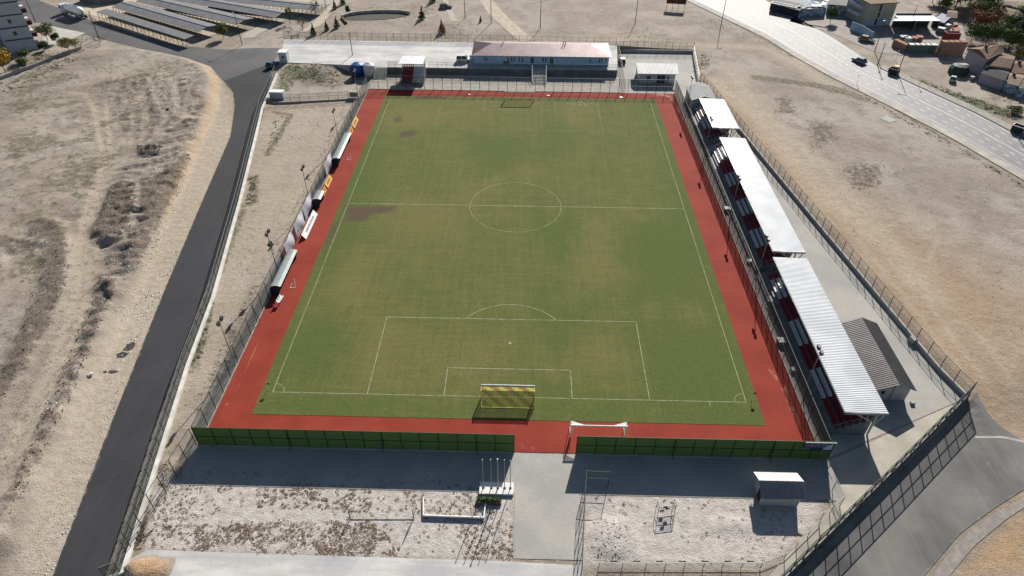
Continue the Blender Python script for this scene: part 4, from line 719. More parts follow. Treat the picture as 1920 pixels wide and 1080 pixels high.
# tanks
def tank(label, x, y, mat, cap):
    t = thing('water_tank', label, 'tank', (x, y, 0), 0, 'water tanks by the terrace stairs'); mb = MB()
    mb.lathe((x, y, 0), (x, y, 3.3), [(0, 1.55), (.93, 1.62), (.95, 1.58)], 20); part('body', mb, mat, t, True)
    mb = MB(); mb.lathe((x, y, 3.12), (x, y, 3.75), [(0, 1.6), (.35, 1.25), (.8, .45), (1, .3)], 20); part('lid', mb, cap, t)
    mb = MB()
    for i in range(8): a = i*math.pi/4; mb.bar((x+1.5*math.cos(a), y+1.5*math.sin(a), 3.2), (x+.35*math.cos(a), y+.35*math.sin(a), 3.72), .09)
    part('rib', mb, cap, t)
tank('round royal blue water tank below the terrace', -45.2, 116.6, simple('blue_tank_plastic', (.02, .07, .26), (.015, .05, .2), 1, .5), simple('blue_tank_lid', (.08, .22, .5), None, 2, .5))
tank('round white water tank next to the blue one', -42.0, 116.4, simple('white_tank_plastic', (.52, .51, .50), (.42, .41, .41), 1, .5), m_white)
# gate house and cabinets by the road
t = thing('gate_booth', 'small pale booth at the left end of the terrace by the gate', 'booth', (-66.9, 121.4, 1.8))
mb = MB(); mb.box(-68.0, -65.8, 120.4, 122.6, 1.6, 4.6); part('wall', mb, m_bwall, t); mb = MB(); mb.box(-68.15, -65.65, 120.25, 122.75, 4.602, 4.75); part('roof', mb, m_white, t); window(t, -66.8, 120.4, 3.0, .7, .9)
t = thing('cabinet', 'white twin door equipment cabinet beside the road fence', 'cabinet', (-62.84,100.07), 0); ox, oy, oz = ORG[t.name]
mb = MB(); mb.box(ox-1.75, ox+1.75, oy-.8, oy+.8, oz, oz+1.7); part('body', mb, m_bwall, t); mb = MB(); mb.prism([(ox-1.85, oy-.9), (ox+1.85, oy-.9), (ox+1.85, oy+.9), (ox-1.85, oy+.9)], oz+1.703, oz+1.85); part('roof', mb, m_white, t)
for s in (-1, 1): window(t, ox+s*.85, oy-.8, oz+.2, 1.5, 1.35, name='door', glass=m_bwall, mull=0)
t = thing('cabinet', 'olive grey metal cabinet on the short wall by the track corner', 'cabinet', (-43.3,101.6), 0); ox, oy, oz = ORG[t.name]
mb = MB(); mb.box(ox-1, ox+1, oy-.4, oy+.4, oz+.35, oz+1.6); part('body', mb, simple('olive_cabinet', (.30, .29, .22), None, 2, .7), t); mb = MB(); mb.box(ox-1.05, ox+1.05, oy-.45, oy+.45, oz+1.603, oz+1.68); part('roof', mb, m_cwall, t)
for s in (-1, 1): mb = MB(); mb.box(ox+s*.5-.46, ox+s*.5+.46, oy-.43, oy-.403, oz+.42, oz+1.55); part('door', mb, bpy.data.materials['olive_cabinet'], t)

# ---------------------------------------------------------------- sports gear
m_netg = seethrough('yellow_green_net', (.50, .50, .06), .5); m_netr = seethrough('maroon_net', (.26, .075, .035), .55); m_netw = seethrough('white_net', (.7, .7, .68), .35)
m_netf = seethrough('faint_net', (.30, .32, .08), .16)
def goal(label, cx, cy, s, yellow=True):
    """s=+1: net hangs toward -y (near goal), -1: toward +y"""
    t = thing('goal', label, 'goal', (cx, cy, .05), 0, 'goals on the pitch'); x0, x1, z = cx-3.72, cx+3.72, 2.44; b = cy-s*2.0
    mb = MB(); mb.bar((x0, cy, .05), (x0, cy, z), .12, n=8); part('post', mb, m_white, t); mb = MB(); mb.bar((x1, cy, .05), (x1, cy, z), .12, n=8); part('post', mb, m_white, t)
    mb = MB(); mb.bar((x0-.06, cy, z+.06), (x1+.06, cy, z+.06), .15, n=8); part('crossbar', mb, m_white, t)
    mb = MB()
    for x in (x0, x1): mb.bar((x, cy, z), (x, b+s*.9, z), .06); mb.bar((x, b+s*.9, z), (x, b, .08), .06); mb.bar((x, cy, .08), (x, b, .08), .06)
    mb.bar((x0, b, .08), (x1, b, .08), .08); part('stay', mb, simple('goal_yellow', (.6, .58, .12), None, 2, .5) if 'goal_yellow' not in bpy.data.materials else bpy.data.materials['goal_yellow'], t)
    # diagonal two colour net: back (sloping), top and sides
    A, B, C = cy, b+s*.9, b; mbs = {0: MB(), 1: MB()}; N = 24
    def cell(p): return int((p[0]+10-p[1]*1.1)/1.0) % 2
    for i in range(N*2):
        for j in range(10):
            xa, xb = x0+(x1-x0)*i/(N*2), x0+(x1-x0)*(i+1)/(N*2)
            f = lambda u: (lambda q: (A+(B-A)*q/.35, z) if q < .35 else (B+(C-B)*(q-.35)/.65, z+(.08-z)*(q-.35)/.65))(u)
            y0_, z0_ = f(j/10); y1_, z1_ = f((j+1)/10); c_ = cell(((xa+xb)/2, (j+.5)*.36)) if yellow else 0
            mbs[c_].quad((xa, y0_, z0_), (xb, y0_, z0_), (xb, y1_, z1_), (xa, y1_, z1_))
    for x in (x0, x1): mb = MB(); mb.quad((x, A, z), (x, B, z), (x, C, .08), (x, A, .08)); part('side_net', mb, m_netg if s > 0 else m_netf, t)
    for c_, m_ in ((0, m_netg if s > 0 else m_netf), (1, m_netr if s > 0 else m_netf)):
        if mbs[c_].v: part('net', mbs[c_], m_ if yellow else m_netw, t)['kind'] = 'stuff'
goal('near goal with a yellow and maroon striped net', 0, 0, 1); goal('far goal with a yellowish net before the back track', 0, L, -1)
t = thing('spare_goal', 'white portable goal standing on the track by the entrance gap', 'goal', (12.25, -6.8, .02))
mb = MB()
for x in (8.6, 15.95):
    p_ = MB(); p_.bar((x, -6.8, .02), (x, -6.8, 2.44), .13, n=8); part('post', p_, m_white, t)
    p_ = MB(); p_.bar((x, -6.8, 2.4), (x, -6.0, 2.4), .06); p_.bar((x, -6.0, 2.4), (x, -4.9, .1), .06); p_.bar((x, -6.8, .1), (x, -4.9, .1), .06); part('stay', p_, m_white, t)
mb.bar((8.5, -6.8, 2.5), (16.05, -6.8, 2.5), .15, n=8); part('crossbar', mb, m_white, t)
mb = MB()
for x, s in ((8.7, 1), (15.85, -1)): mb.add([(x, -6.0, 2.45), (x+s*2.0, -6.75, 2.42), (x, -6.78, 2.42), (x, -5.9, 2.3)], [(0, 1, 2), (0, 1, 3)])
for x, s in ((8.65, 1), (15.9, -1)): mb.quad((x, -6.8, 2.4), (x+s*.35, -6.5, 1.2), (x+s*.1, -6.3, .1), (x-s*.1, -6.8, .1))
part('net', mb, seethrough('bunched_net', (.75, .75, .73), .7), t)['kind'] = 'stuff'
t = thing('goal', 'white goal frame lying on the gravel before the flagpoles', 'goal', (-7.4, -19.5, 0))
a, b, c, d = [(-9.94,-16.8),(-9.63,-19.2),(-2.34,-19.29),(-2.22,-16.73)]
for n_, p0, p1, ww in (('crossbar', b, c, .2), ('post', a, b, .14), ('post', c, d, .14)):
    mb = MB(); mb.bar((*p0, .28), (*p1, .28), ww, n=8); part(n_, mb, m_white, t)
mb = MB(); mb.bar((*b, .05), (*c, .05), .1); mb.bar((*b, 0), (*b, .3), .09); mb.bar((*c, 0), (*c, .3), .09); part('stay', mb, m_gal, t)
t = thing('goal', 'thin rusty goal frame standing among the weeds of the gravel plot', 'goal', (-16, -20, 0)); m_rust = simple('rusty_tube', (.22, .16, .12), (.15, .10, .08), 3, .8)
a, b = [(-18.38,-19.73),(-10.75,-19.52)]
for p0 in (a, b):
    mb = MB(); mb.bar((*p0, 0), (*p0, 2.0), .09); part('post', mb, m_rust, t); mb = MB(); mb.bar((*p0, 2.0), (p0[0]+.1, p0[1]+1.6, 0), .07); part('stay', mb, m_rust, t)
mb = MB(); mb.bar((*a, .05), (*b, .05), .07); part('crossbar', mb, simple('worn_white_tube', (.5, .47, .43), None, 2, .7), t)
# corner flags, balls, small white things
m_flag = simple('red_flag_cloth', (.5, .05, .03), None, 3, .8)
for x, y, lb in ((-W2-.7, .4, 'red corner flag at the near left corner'), (W2+.9, .6, 'red corner flag at the near right corner'), (-W2, L, 'red corner flag at the far left corner'), (W2, L, 'red corner flag at the far right corner')):
    t = thing('corner_flag', lb, 'flag', (x, y, .05), 0, 'corner flags'); mb = MB(); mb.bar((x, y, .05), (x, y, 1.5), .04); part('pole', mb, m_white, t); mb = MB(); mb.box(x-.02, x+.42, y-.01, y+.01, 1.15, 1.5); part('cloth', mb, m_flag, t)
# flagpoles on their plinth
tag(link('flag_plinth', MB().box(-3.1, 1.15, -16.0, -14.3, 0, .32).data('flag_plinth', simple('white_plinth', (.68, .67, .64), (.55, .545, .53), 1.5, .8))), 'white plinth carrying the five flagpoles', 'plinth')
for i, x in enumerate((-2.62, -1.62, -.80, .03, .75)):
    y = -15.15; h = (6.0, 6.1, 6.2, 6.1, 5.9)[i]; w_ = (.10, .10, .15, .09, .09)[i]
    lb = ('leftmost of the five flagpoles on the plinth', 'second flagpole from the left on the plinth', 'thickest flagpole, in the middle of the plinth', 'second flagpole from the right on the plinth', 'rightmost of the five flagpoles, nearest the paved path')[i]
    t = thing('flagpole', lb, 'flagpole', (x, y, .32), 0, 'flagpoles on the white plinth'); mb = MB(); mb.cyl((x, y), w_*.6, .32, h, w_*.42, 8); part('pole', mb, m_gal, t); mb = MB(); mb.box(x-.15, x+.15, y-.15, y+.15, .32, .36); part('base', mb, m_plate, t); mb = MB(); mb.cyl((x, y), w_*.8, h, h+.09, w_*.5, 8); part('finial', mb, m_white, t)
# turnstile frame on the right gravel
t = thing('climbing_frame', 'small tubular climbing frame on the right gravel plot', 'frame', (*(19.76,-17.89), 0), R_(9)); t.scale = (.7, .7, .72)
for x in (-1.5, 1.5):
    p_ = MB(); p_.bar((x, 0, 0), (x, 0, 2.2), .07); p_.bar((x, 1.1, 0), (x, 1.1, 2.2), .07); p_.bar((x, 0, 2.2), (x, 1.1, 2.2), .07); p_.bar((x, 0, 1.1), (x, 1.1, 1.1), .07); lpart('side_frame', p_, m_post, t)
for z in (.4, 1.3, 2.2):
    p_ = MB(); p_.bar((-1.5, 0, z), (1.5, 0, z), .07); lpart('crossbar', p_, m_gal, t)
for i in range(12): p_ = MB(); p_.bar((-1.3+i*.24, 0, .4), (-1.3+i*.24, 0, 2.2), .035); lpart('rung', p_, m_post, t)
for x, z in ((-.8, .5), (.1, 1.0), (-.35, 1.5)): p_ = MB(); p_.box(x-.35, x+.35, .05, .1, z, z+.45); lpart('plate', p_, m_plate, t)
# dugouts: curved translucent canopies over seat rows
m_poly = simple('pale_polycarbonate', (.27, .295, .29), (.21, .235, .23), .8, .45); m_dug = simple('dark_end_panel', (.03, .032, .042), (.02, .022, .03), 2, .5)
def dugout(label, y0, y1, x=-40.05):
    t = thing('dugout', label, 'dugout', (x, y0, .02), 0, 'dugouts by the left touchline'); prof = [(x-.55, .02), (x-.6, .9), (x-.45, 1.55), (x-.1, 2.0), (x+.4, 2.15), (x+.95, 2.12), (x+1.45, 1.95)]
    mb = MB(); n = len(prof)
    for i in range(n-1): (a, b), (c, d) = prof[i], prof[i+1]; mb.quad((a, y0, b), (a, y1, b), (c, y1, d), (c, y0, d))
    part('canopy', mb, m_poly, t, True)
    for y in (y0, y1):
        mb = MB(); mb.add([(a, y, b) for a, b in prof]+[(x+1.1, y, .9), (x+.9, y, .02)], [tuple(range(n+2))]); part('end_panel', mb, m_dug, t)
    mb = MB()
    for y in (y0, y1): 
        for i in range(n-1): (a, b), (c, d) = prof[i], prof[i+1]; mb.bar((a, y, b), (c, y, d), .06)
    mb.bar((x+1.45, y0, 1.95), (x+1.45, y1, 1.95), .07); part('frame', mb, m_white, t)
    k_ = int((y1-y0)/.52)
    for i in range(k_): q = link('seat', SEAT[i % 2], t, (.55, .35+i*.52, 0)); q.rotation_euler.z = math.pi
    return t
dugout('long pale curved dugout nearest the camera on the left', 21.4, 31.6); dugout('short dark ended dugout at the halfway line', 48.6, 51.8); dugout('pale curved dugout furthest from the camera', 65.3, 77.4)
SEATLAB = ('white loose seat nearest the dugout', 'second white loose seat from the dugout', 'third white loose seat from the dugout', 'red loose seat next to the white ones', 'red loose seat at the end of the short row')
for i in range(5):
    o = link('loose_seat', SEAT[1 if i < 3 else 0], None, (-38.2-.06*i, 20.6-i*.62, .02)); o.rotation_euler.z = math.pi; o.scale = (1.3, 1.3, 1.0); tag(o, SEATLAB[i], 'seat', 'loose seats before the near dugout')
for y, lb in ((23.4, 'small white hurdle frame beside the nearest dugout'), (68.3, 'small white hurdle frame beside the furthest dugout')):
    mb = MB(); mb.bar((-37.9, y, .05), (-37.0, y, .05), .07); mb.bar((-37.9, y, .05), (-37.9, y+1.6, .05), .06); mb.bar((-37.0, y, .05), (-37.5, y+1.6, .9), .06); mb.bar((-37.9, y+1.6, .05), (-37.5, y+1.6, .9), .06)
    tag(link('hurdle', mb.data('hurdle', m_white)), lb, 'hurdle', 'hurdle frames by the dugouts')
# banners tied to the left fence and boards at the track edge
m_ban = simple('white_banner_cloth', (.56, .57, .62), (.46, .47, .52), .9, .8, bump=.5); m_mar = simple('maroon_banner_cloth', (.13, .02, .025), (.09, .015, .02), 1, .8)
m_yel = simple('yellow_board', (.62, .36, .09), (.55, .31, .075), 1.5, .6); m_ink = simple('brown_lettering', (.16, .09, .02), None, 3, .8); m_ink2 = simple('dark_lettering', (.07, .10, .12), None, 3, .8); m_wb = simple('white_board', (.68, .68, .66), (.6, .6, .58), 2, .6)
def banner(label, y0, y1, z0, z1, mat, mat2=None):
    """cloth bellying between its ties, on the pitch side of the fence"""
    t = thing('banner', label, 'banner', (-40.6, y0, .2), 0, 'banners tied to the left fence'); mb = MB(); nu, nv = 14, 6; vs = []
    for i in range(nu+1):
        for j in range(nv+1):
            u, v = i/nu, j/nv; vs.append((-40.52+.28*math.sin(math.pi*u)*math.sin(math.pi*v)+.05*math.sin(9*u+5*v), y0+(y1-y0)*u, z0+(z1-z0)*v-.12*math.sin(math.pi*u)*(v-.2)))
    mb.add(vs, [(i*(nv+1)+j, (i+1)*(nv+1)+j, (i+1)*(nv+1)+j+1, i*(nv+1)+j+1) for i in range(nu) for j in range(nv)]); part('cloth', mb, mat, t, True)
    if mat2:
        mb = MB(); mb.box(-40.5, -40.46, y0-1.7, y0-.1, z0-.1, z1-.4); part('side_strip', mb, mat2, t)
banner('pale banner with a maroon edge nearest the camera on the left fence', 31.2, 36.4, .35, 3.5, m_ban, m_mar); banner('pale banner with a maroon strip behind the white board', 37.4, 42.8, .4, 3.6, m_ban, m_mar)
banner('pale banner between the white board and the halfway dugout', 43.4, 48.9, .5, 3.6, m_ban); banner('pale banner beside the furthest dugout', 60.3, 65.8, .5, 3.5, m_ban)
def board(label, p0, p1, lean, mat, ink, n):
    """board leaning back from the track edge, with rows of illegible lettering as in the photograph"""
    (ax, ay), (bx, by) = p0, p1; t = thing('advert_board', label, 'board', (ax, ay, .02), 0, 'advert boards at the track edge'); h = 1.0; dx = -lean
    f = lambda u, v, o=0.: (ax+(bx-ax)*u+dx*v*1.0+o*.5, ay+(by-ay)*u, .1+h*v+o)
    mb = MB(); mb.add([f(0, 0), f(1, 0), f(1, 1), f(0, 1), f(0, 0, -.05), f(1, 0, -.05), f(1, 1, -.05), f(0, 1, -.05)], [(0, 1, 2, 3), (7, 6, 5, 4), (0, 4, 5, 1), (1, 5, 6, 2), (2, 6, 7, 3), (3, 7, 4, 0)]); part('panel', mb, mat, t)
    mb = MB(); r = random.Random(n); u = .2
    while u < .8:
        w_ = r.uniform(.025, .05)
        for a, b, c, d in ((0, .35, 0, .18), (0, .75, .62, .12), (.3, .5, .3, .12))[:r.choice((2, 3))]:
            v0 = .3+a*.5; mb.add([f(u, v0, .012), f(u+w_*.5, v0, .012), f(u+w_*.5+d*.1, v0+b*.5, .012), f(u+d*.1, v0+b*.5, .012)], [(0, 1, 2, 3)])
        mb.add([f(u, .55, .012), f(u+w_, .52, .012), f(u+w_, .60, .012), f(u, .63, .012)], [(0, 1, 2, 3)]); u += w_*1.5
    part('lettering', mb, ink, t)['kind'] = 'stuff'
    mb = MB(); mb.bar(f(.1, .8, -.07), (f(.1, 0)[0]-1.1, f(.1, 0)[1], .02), .05); mb.bar(f(.9, .8, -.07), (f(.9, 0)[0]-1.1, f(.9, 0)[1], .02), .05); part('strut', mb, m_post, t)
board('white advert board with dark lettering before the fence banners', (-38.9, 37.6), (-38.9, 46.2), .75, m_wb, m_ink2, 1)
board('larger yellow advert board short of the halfway dugout', (-39.2, 56.0), (-39.2, 60.0), .6, m_yel, m_ink, 2); board('small yellow advert board next to the halfway dugout', (-39.3, 52.9), (-39.3, 55.4), .35, m_yel, m_ink, 3)
board('larger yellow advert board towards the far corner', (-39.4, 83.6), (-39.4, 88.4), .6, m_yel, m_ink, 4); board('small yellow advert board before the furthest dugout', (-39.5, 79.9), (-39.5, 82.9), .35, m_yel, m_ink, 5)
# navy banner at the right end of the screen
t = thing('fence_banner', 'navy blue banner with pale lines of text on the right end of the screen', 'banner', (39.9, -9.68, 2.0)); x0, x1, z0, z1, y = 38.1, 41.75, 2.35, 3.75, -9.70
mb = MB(); mb.box(x0, x1, y-.02, y, z0, z1); part('cloth', mb, simple('navy_banner', (.012, .02, .075), (.02, .03, .09), 3, .6), t)
mb = MB(); mb.add([(x0+2.45, y-.03, z0+.02), (x1-.03, y-.03, z0+.02), (x1-.03, y-.03, z1-.1), (x0+2.75, y-.03, z0+.62)], [(0, 1, 2, 3)]); part('pale_corner', mb, simple('pale_blue_print', (.40, .50, .58), (.3, .40, .5), 3, .6), t)
mb = MB(); r = random.Random(4)
for zz, xa, xb, hh in ((3.45, .12, 2.9, .10), (3.15, .1, 3.05, .17), (2.86, .1, 2.6, .10), (2.48, .05, .75, .16)):
    u = xa
    while u < xb:
        w_ = r.uniform(.05, .10); mb.box(x0+u, x0+u+w_, y-.032, y-.021, z0+(zz-2.35), z0+(zz-2.35)+hh*r.uniform(.75, 1)); u += w_+(.03 if r.random() > .18 else .13)
part('lettering', mb, simple('pale_print', (.5, .52, .58), None, 3, .6), t)['kind'] = 'stuff'
mb = MB(); mb.bar((x0, y-.02, 3.76), (x1+.3, y-.02, 3.76), .06); part('top_bar', mb, m_white, t)
# floodlight poles
m_lamp = simple('dark_floodlight', (.03, .04, .038), (.02, .026, .025), 3, .5)
def flood(label, x, y, h, side, z0=0, low=False):
    t = thing('floodlight_pole', label, 'light pole', (x, y, z0), 0, 'floodlight poles beside the pitch'); mb = MB(); mb.cyl((x, y), .085, z0, h, .05, 8); part('pole', mb, m_gal, t)
    mb = MB(); mb.bar((x, y-.7, h), (x, y+.7, h), .07); part('crossarm', mb, m_lamp, t); mb = MB(); mb.box(x-.18, x+.18, y-.18, y+.18, z0, z0+.25); part('base', mb, m_conc, t)
    for s in (-.55, .55):
        mb = MB(); a = Vector((x+side*.05, y+s, h+.12)); mb.add([tuple(a+Vector(q)) for q in ((-.12*side, -.28, -.22), (-.12*side, .28, -.22), (-.12*side, .28, .25), (-.12*side, -.28, .25), (.22*side, -.34, -.34), (.22*side, .34, -.34), (.22*side, .34, .2), (.22*side, -.34, .2))], [(0, 1, 2, 3), (7, 6, 5, 4), (0, 4, 5, 1), (1, 5, 6, 2), (2, 6, 7, 3), (3, 7, 4, 0)]); part('lamp', mb, m_lamp, t)
    if low: mb = MB(); mb.box(x-.25, x+.25, y-.5, y+.5, h*.72, h*.72+.45); part('camera_box', mb, m_lamp, t)
pos_l = ('nearest the camera', 'second from the camera', 'middle', 'fourth from the camera', 'furthest from the camera')
for i, y in enumerate((5.4, 27.3, 49.2, 74.8, 97.6)): flood('floodlight pole of the left fence, %s' % pos_l[i], -41.15, y, 8.6, 1, low=(i == 1))
for i, y in enumerate((2.0, 28.3, 48.2, 73.6, 96.7)): flood('floodlight pole of the right hand stands, %s' % pos_l[i], 42.45, y, 8.6, -1)
# boxes and benches between fence and stands
for p_, lb in (((1452, 303), 0), ((1458, 648), 1), ((1493, 722), 2), ((1354, 383), 3)): pass
m_bench = simple('white_bench', (.62, .61, .57), (.5, .49, .46), 2, .6)
for x, y, s, lb in ((42.1, 12.2, .55, 'white crate by the fence beside the nearest stand'), (42.2, 50.0, .5, 'white crate by the fence beside the middle stand'), (42.4, 33.0, .35, 'small white box on the walkway before the middle stand'), (42.35, 6.3, .35, 'small white box near the foot of the nearest stand')):
    t = thing('crate', lb, 'crate', (x, y, 0), 0, 'crates by the stand fence'); mb = MB(); mb.box(x-s, x+s, y-s, y+s, .02, s*1.3); part('body', mb, m_bench, t); mb = MB(); mb.box(x-s-.03, x+s+.03, y-s-.03, y+s+.03, s*1.3+.003, s*1.3+.1); part('lid', mb, m_white, t)
# planter, kerbstone, heaps by the plinth
t = thing('planter', 'long planter box of green shrubs below the flagpoles', 'planter', (-1.7, -17.0, 0)); mb = MB(); mb.box(-3.4, -.3, -17.35, -16.65, 0, .35); part('box', mb, simple('planter_wood', (.10, .06, .045), None, 3, .9), t)

# ---------------------------------------------------------------- trees and plants
def leafmat(name, a, b, c): 
    k = NT(name); p = k.pos(); at = k.attr('tint')[0]; n_ = k.noise(p, 1.3, 3); col = k.mix(at, a, b); col = k.mix(k.step(n_, .5, .7), col, c)
    k.b.inputs['Subsurface Weight'].default_value = 0; return k.done(col, .8, 0, .15)
LM = {'green': leafmat('green_leaves', (0.036, 0.065, 0.017), (0.102, 0.131, 0.036), (0.065, 0.094, 0.029)), 'dark': leafmat('dark_needles', (0.017, 0.043, 0.020), (0.043, 0.080, 0.035), (0.029, 0.058, 0.026)),
      'olive': leafmat('olive_leaves', (0.072, 0.072, 0.023), (0.174, 0.160, 0.043), (0.123, 0.109, 0.036)), 'yellow': leafmat('yellow_leaves', (0.232, 0.131, 0.014), (0.522, 0.304, 0.036), (0.174, 0.145, 0.029)),
      'rust': leafmat('rusty_leaves', (0.116, 0.043, 0.020), (0.246, 0.109, 0.043), (0.160, 0.080, 0.029)), 'brown': leafmat('brown_leaves', (0.123, 0.065, 0.032), (0.246, 0.145, 0.072), (0.102, 0.094, 0.043)),
      'dry': leafmat('dry_stalks', (.16, .108, .07), (.29, .215, .15), (.19, .145, .095)), 'grass': leafmat('rough_grass', (.04, .06, .018), (.11, .14, .045), (.08, .09, .03))}
m_bark = simple('bark', (.09, .065, .045), (.05, .04, .03), 3, .95, bump=.5)
def leaves(clumps, per, size, r, flat_=.6):
    """clumps: (x, y, z, rx, rz); leaf sized quads scattered in each"""
    vs, fs, tint = [], [], []
    for cx, cy, cz, rx, rz in clumps:
        ct = r.random()
        for _ in range(per):
            while True:
                a, b, c = r.uniform(-1, 1), r.uniform(-1, 1), r.uniform(-1, 1); d = a*a+b*b+c*c
                if .18 < d < 1: break
            x, y, z = cx+a*rx, cy+b*rx, cz+c*rz; s = size*r.uniform(.6, 1.3)
            n = Vector((a+r.uniform(-.7, .7), b+r.uniform(-.7, .7), c*.8+r.uniform(-.2, .9))).normalized(); u = n.orthogonal().normalized(); u.rotate(Matrix.Rotation(r.uniform(0, 6.28), 3, n)); v = n.cross(u)
            o = len(vs); q = Vector((x, y, z)); vs += [tuple(q-u*s), tuple(q+v*s*.55), tuple(q+u*s), tuple(q-v*s*.55)]; fs.append((o, o+1, o+2, o+3)); tint += [min(1, max(0, ct*.6+r.random()*.5))]*4
    return vs, fs, tint
def leafobj(name, vs, fs, tint, mat, parent):
    mb = MB(); mb.v = vs; mb.f = fs; o = lpart(name, mb, mat, parent); at = o.data.color_attributes.new('tint', 'FLOAT_COLOR', 'POINT')
    at.data.foreach_set('color', np.repeat(np.array(tint, np.float32)[:, None], 4, 1).ravel()); return o
def tree(name, label, pos, h, w_, kind, cat='tree', group=None, seed=0, trunk=.3, dens=1., shape='round'):
    r = random.Random(seed); t = thing(name, label, cat, pos, r.uniform(0, 6), group); mb = MB(); th = h*trunk; tr = max(.06, h*.022)
    mb.cyl((0, 0), tr, -.1, th, tr*.75, 7)
    if shape == 'cone':
        mb.cyl((0, 0), tr*.75, th, h*.95, tr*.15, 6); cl = []
        for i in range(7):
            f_ = i/6; z = h*(.12+.82*f_); rr = w_/2*(1-f_*.9); n = max(1, int(5*(1-f_))+1)
            cl += [(rr*.62*math.cos(6.28*j/n+i), rr*.62*math.sin(6.28*j/n+i), z+r.uniform(-.05, .05)*h, rr*.55+.06, h*.10) for j in range(n)]
        vs, fs, ti = leaves(cl, int(34*dens), max(.10, h*.05), r)
    elif shape == 'sparse':
        cl = []
        for i in range(7):
            a = i*2.4; e = (w_/2*r.uniform(.5, 1)*math.cos(a), w_/2*r.uniform(.5, 1)*math.sin(a), h*r.uniform(.6, 1)); mb.bar((0, 0, th*r.uniform(.8, 1)), e, tr*.6); cl.append((*e, w_*.2, h*.12))
            for _ in range(3): e2 = (e[0]+r.uniform(-.4, .4), e[1]+r.uniform(-.4, .4), e[2]+r.uniform(-.1, .5)); mb.bar(tuple(c*.7 for c in e), e2, tr*.35)
        vs, fs, ti = leaves(cl, int(34*dens), max(.1, h*.035), r)
    else:
        cl = []
        for i in range(17):
            a = i*2.4; f_ = r.uniform(.15, 1); e = (w_/2*.66*f_*math.cos(a), w_/2*.66*f_*math.sin(a), th+(h-th)*r.uniform(.25, .88)); cl.append((*e, w_*.24*r.uniform(.7, 1.2), (h-th)*.22))
            if i % 2 == 0: mb.bar((0, 0, th*.9), tuple(c*.9 for c in e), tr*.6)
        vs, fs, ti = leaves(cl, int(90*dens), max(.15, h*.046), r)
    lpart('trunk', mb, m_bark, t); leafobj('crown', vs, fs, ti, LM[kind], t); return t
TR = 'trees around the grounds'
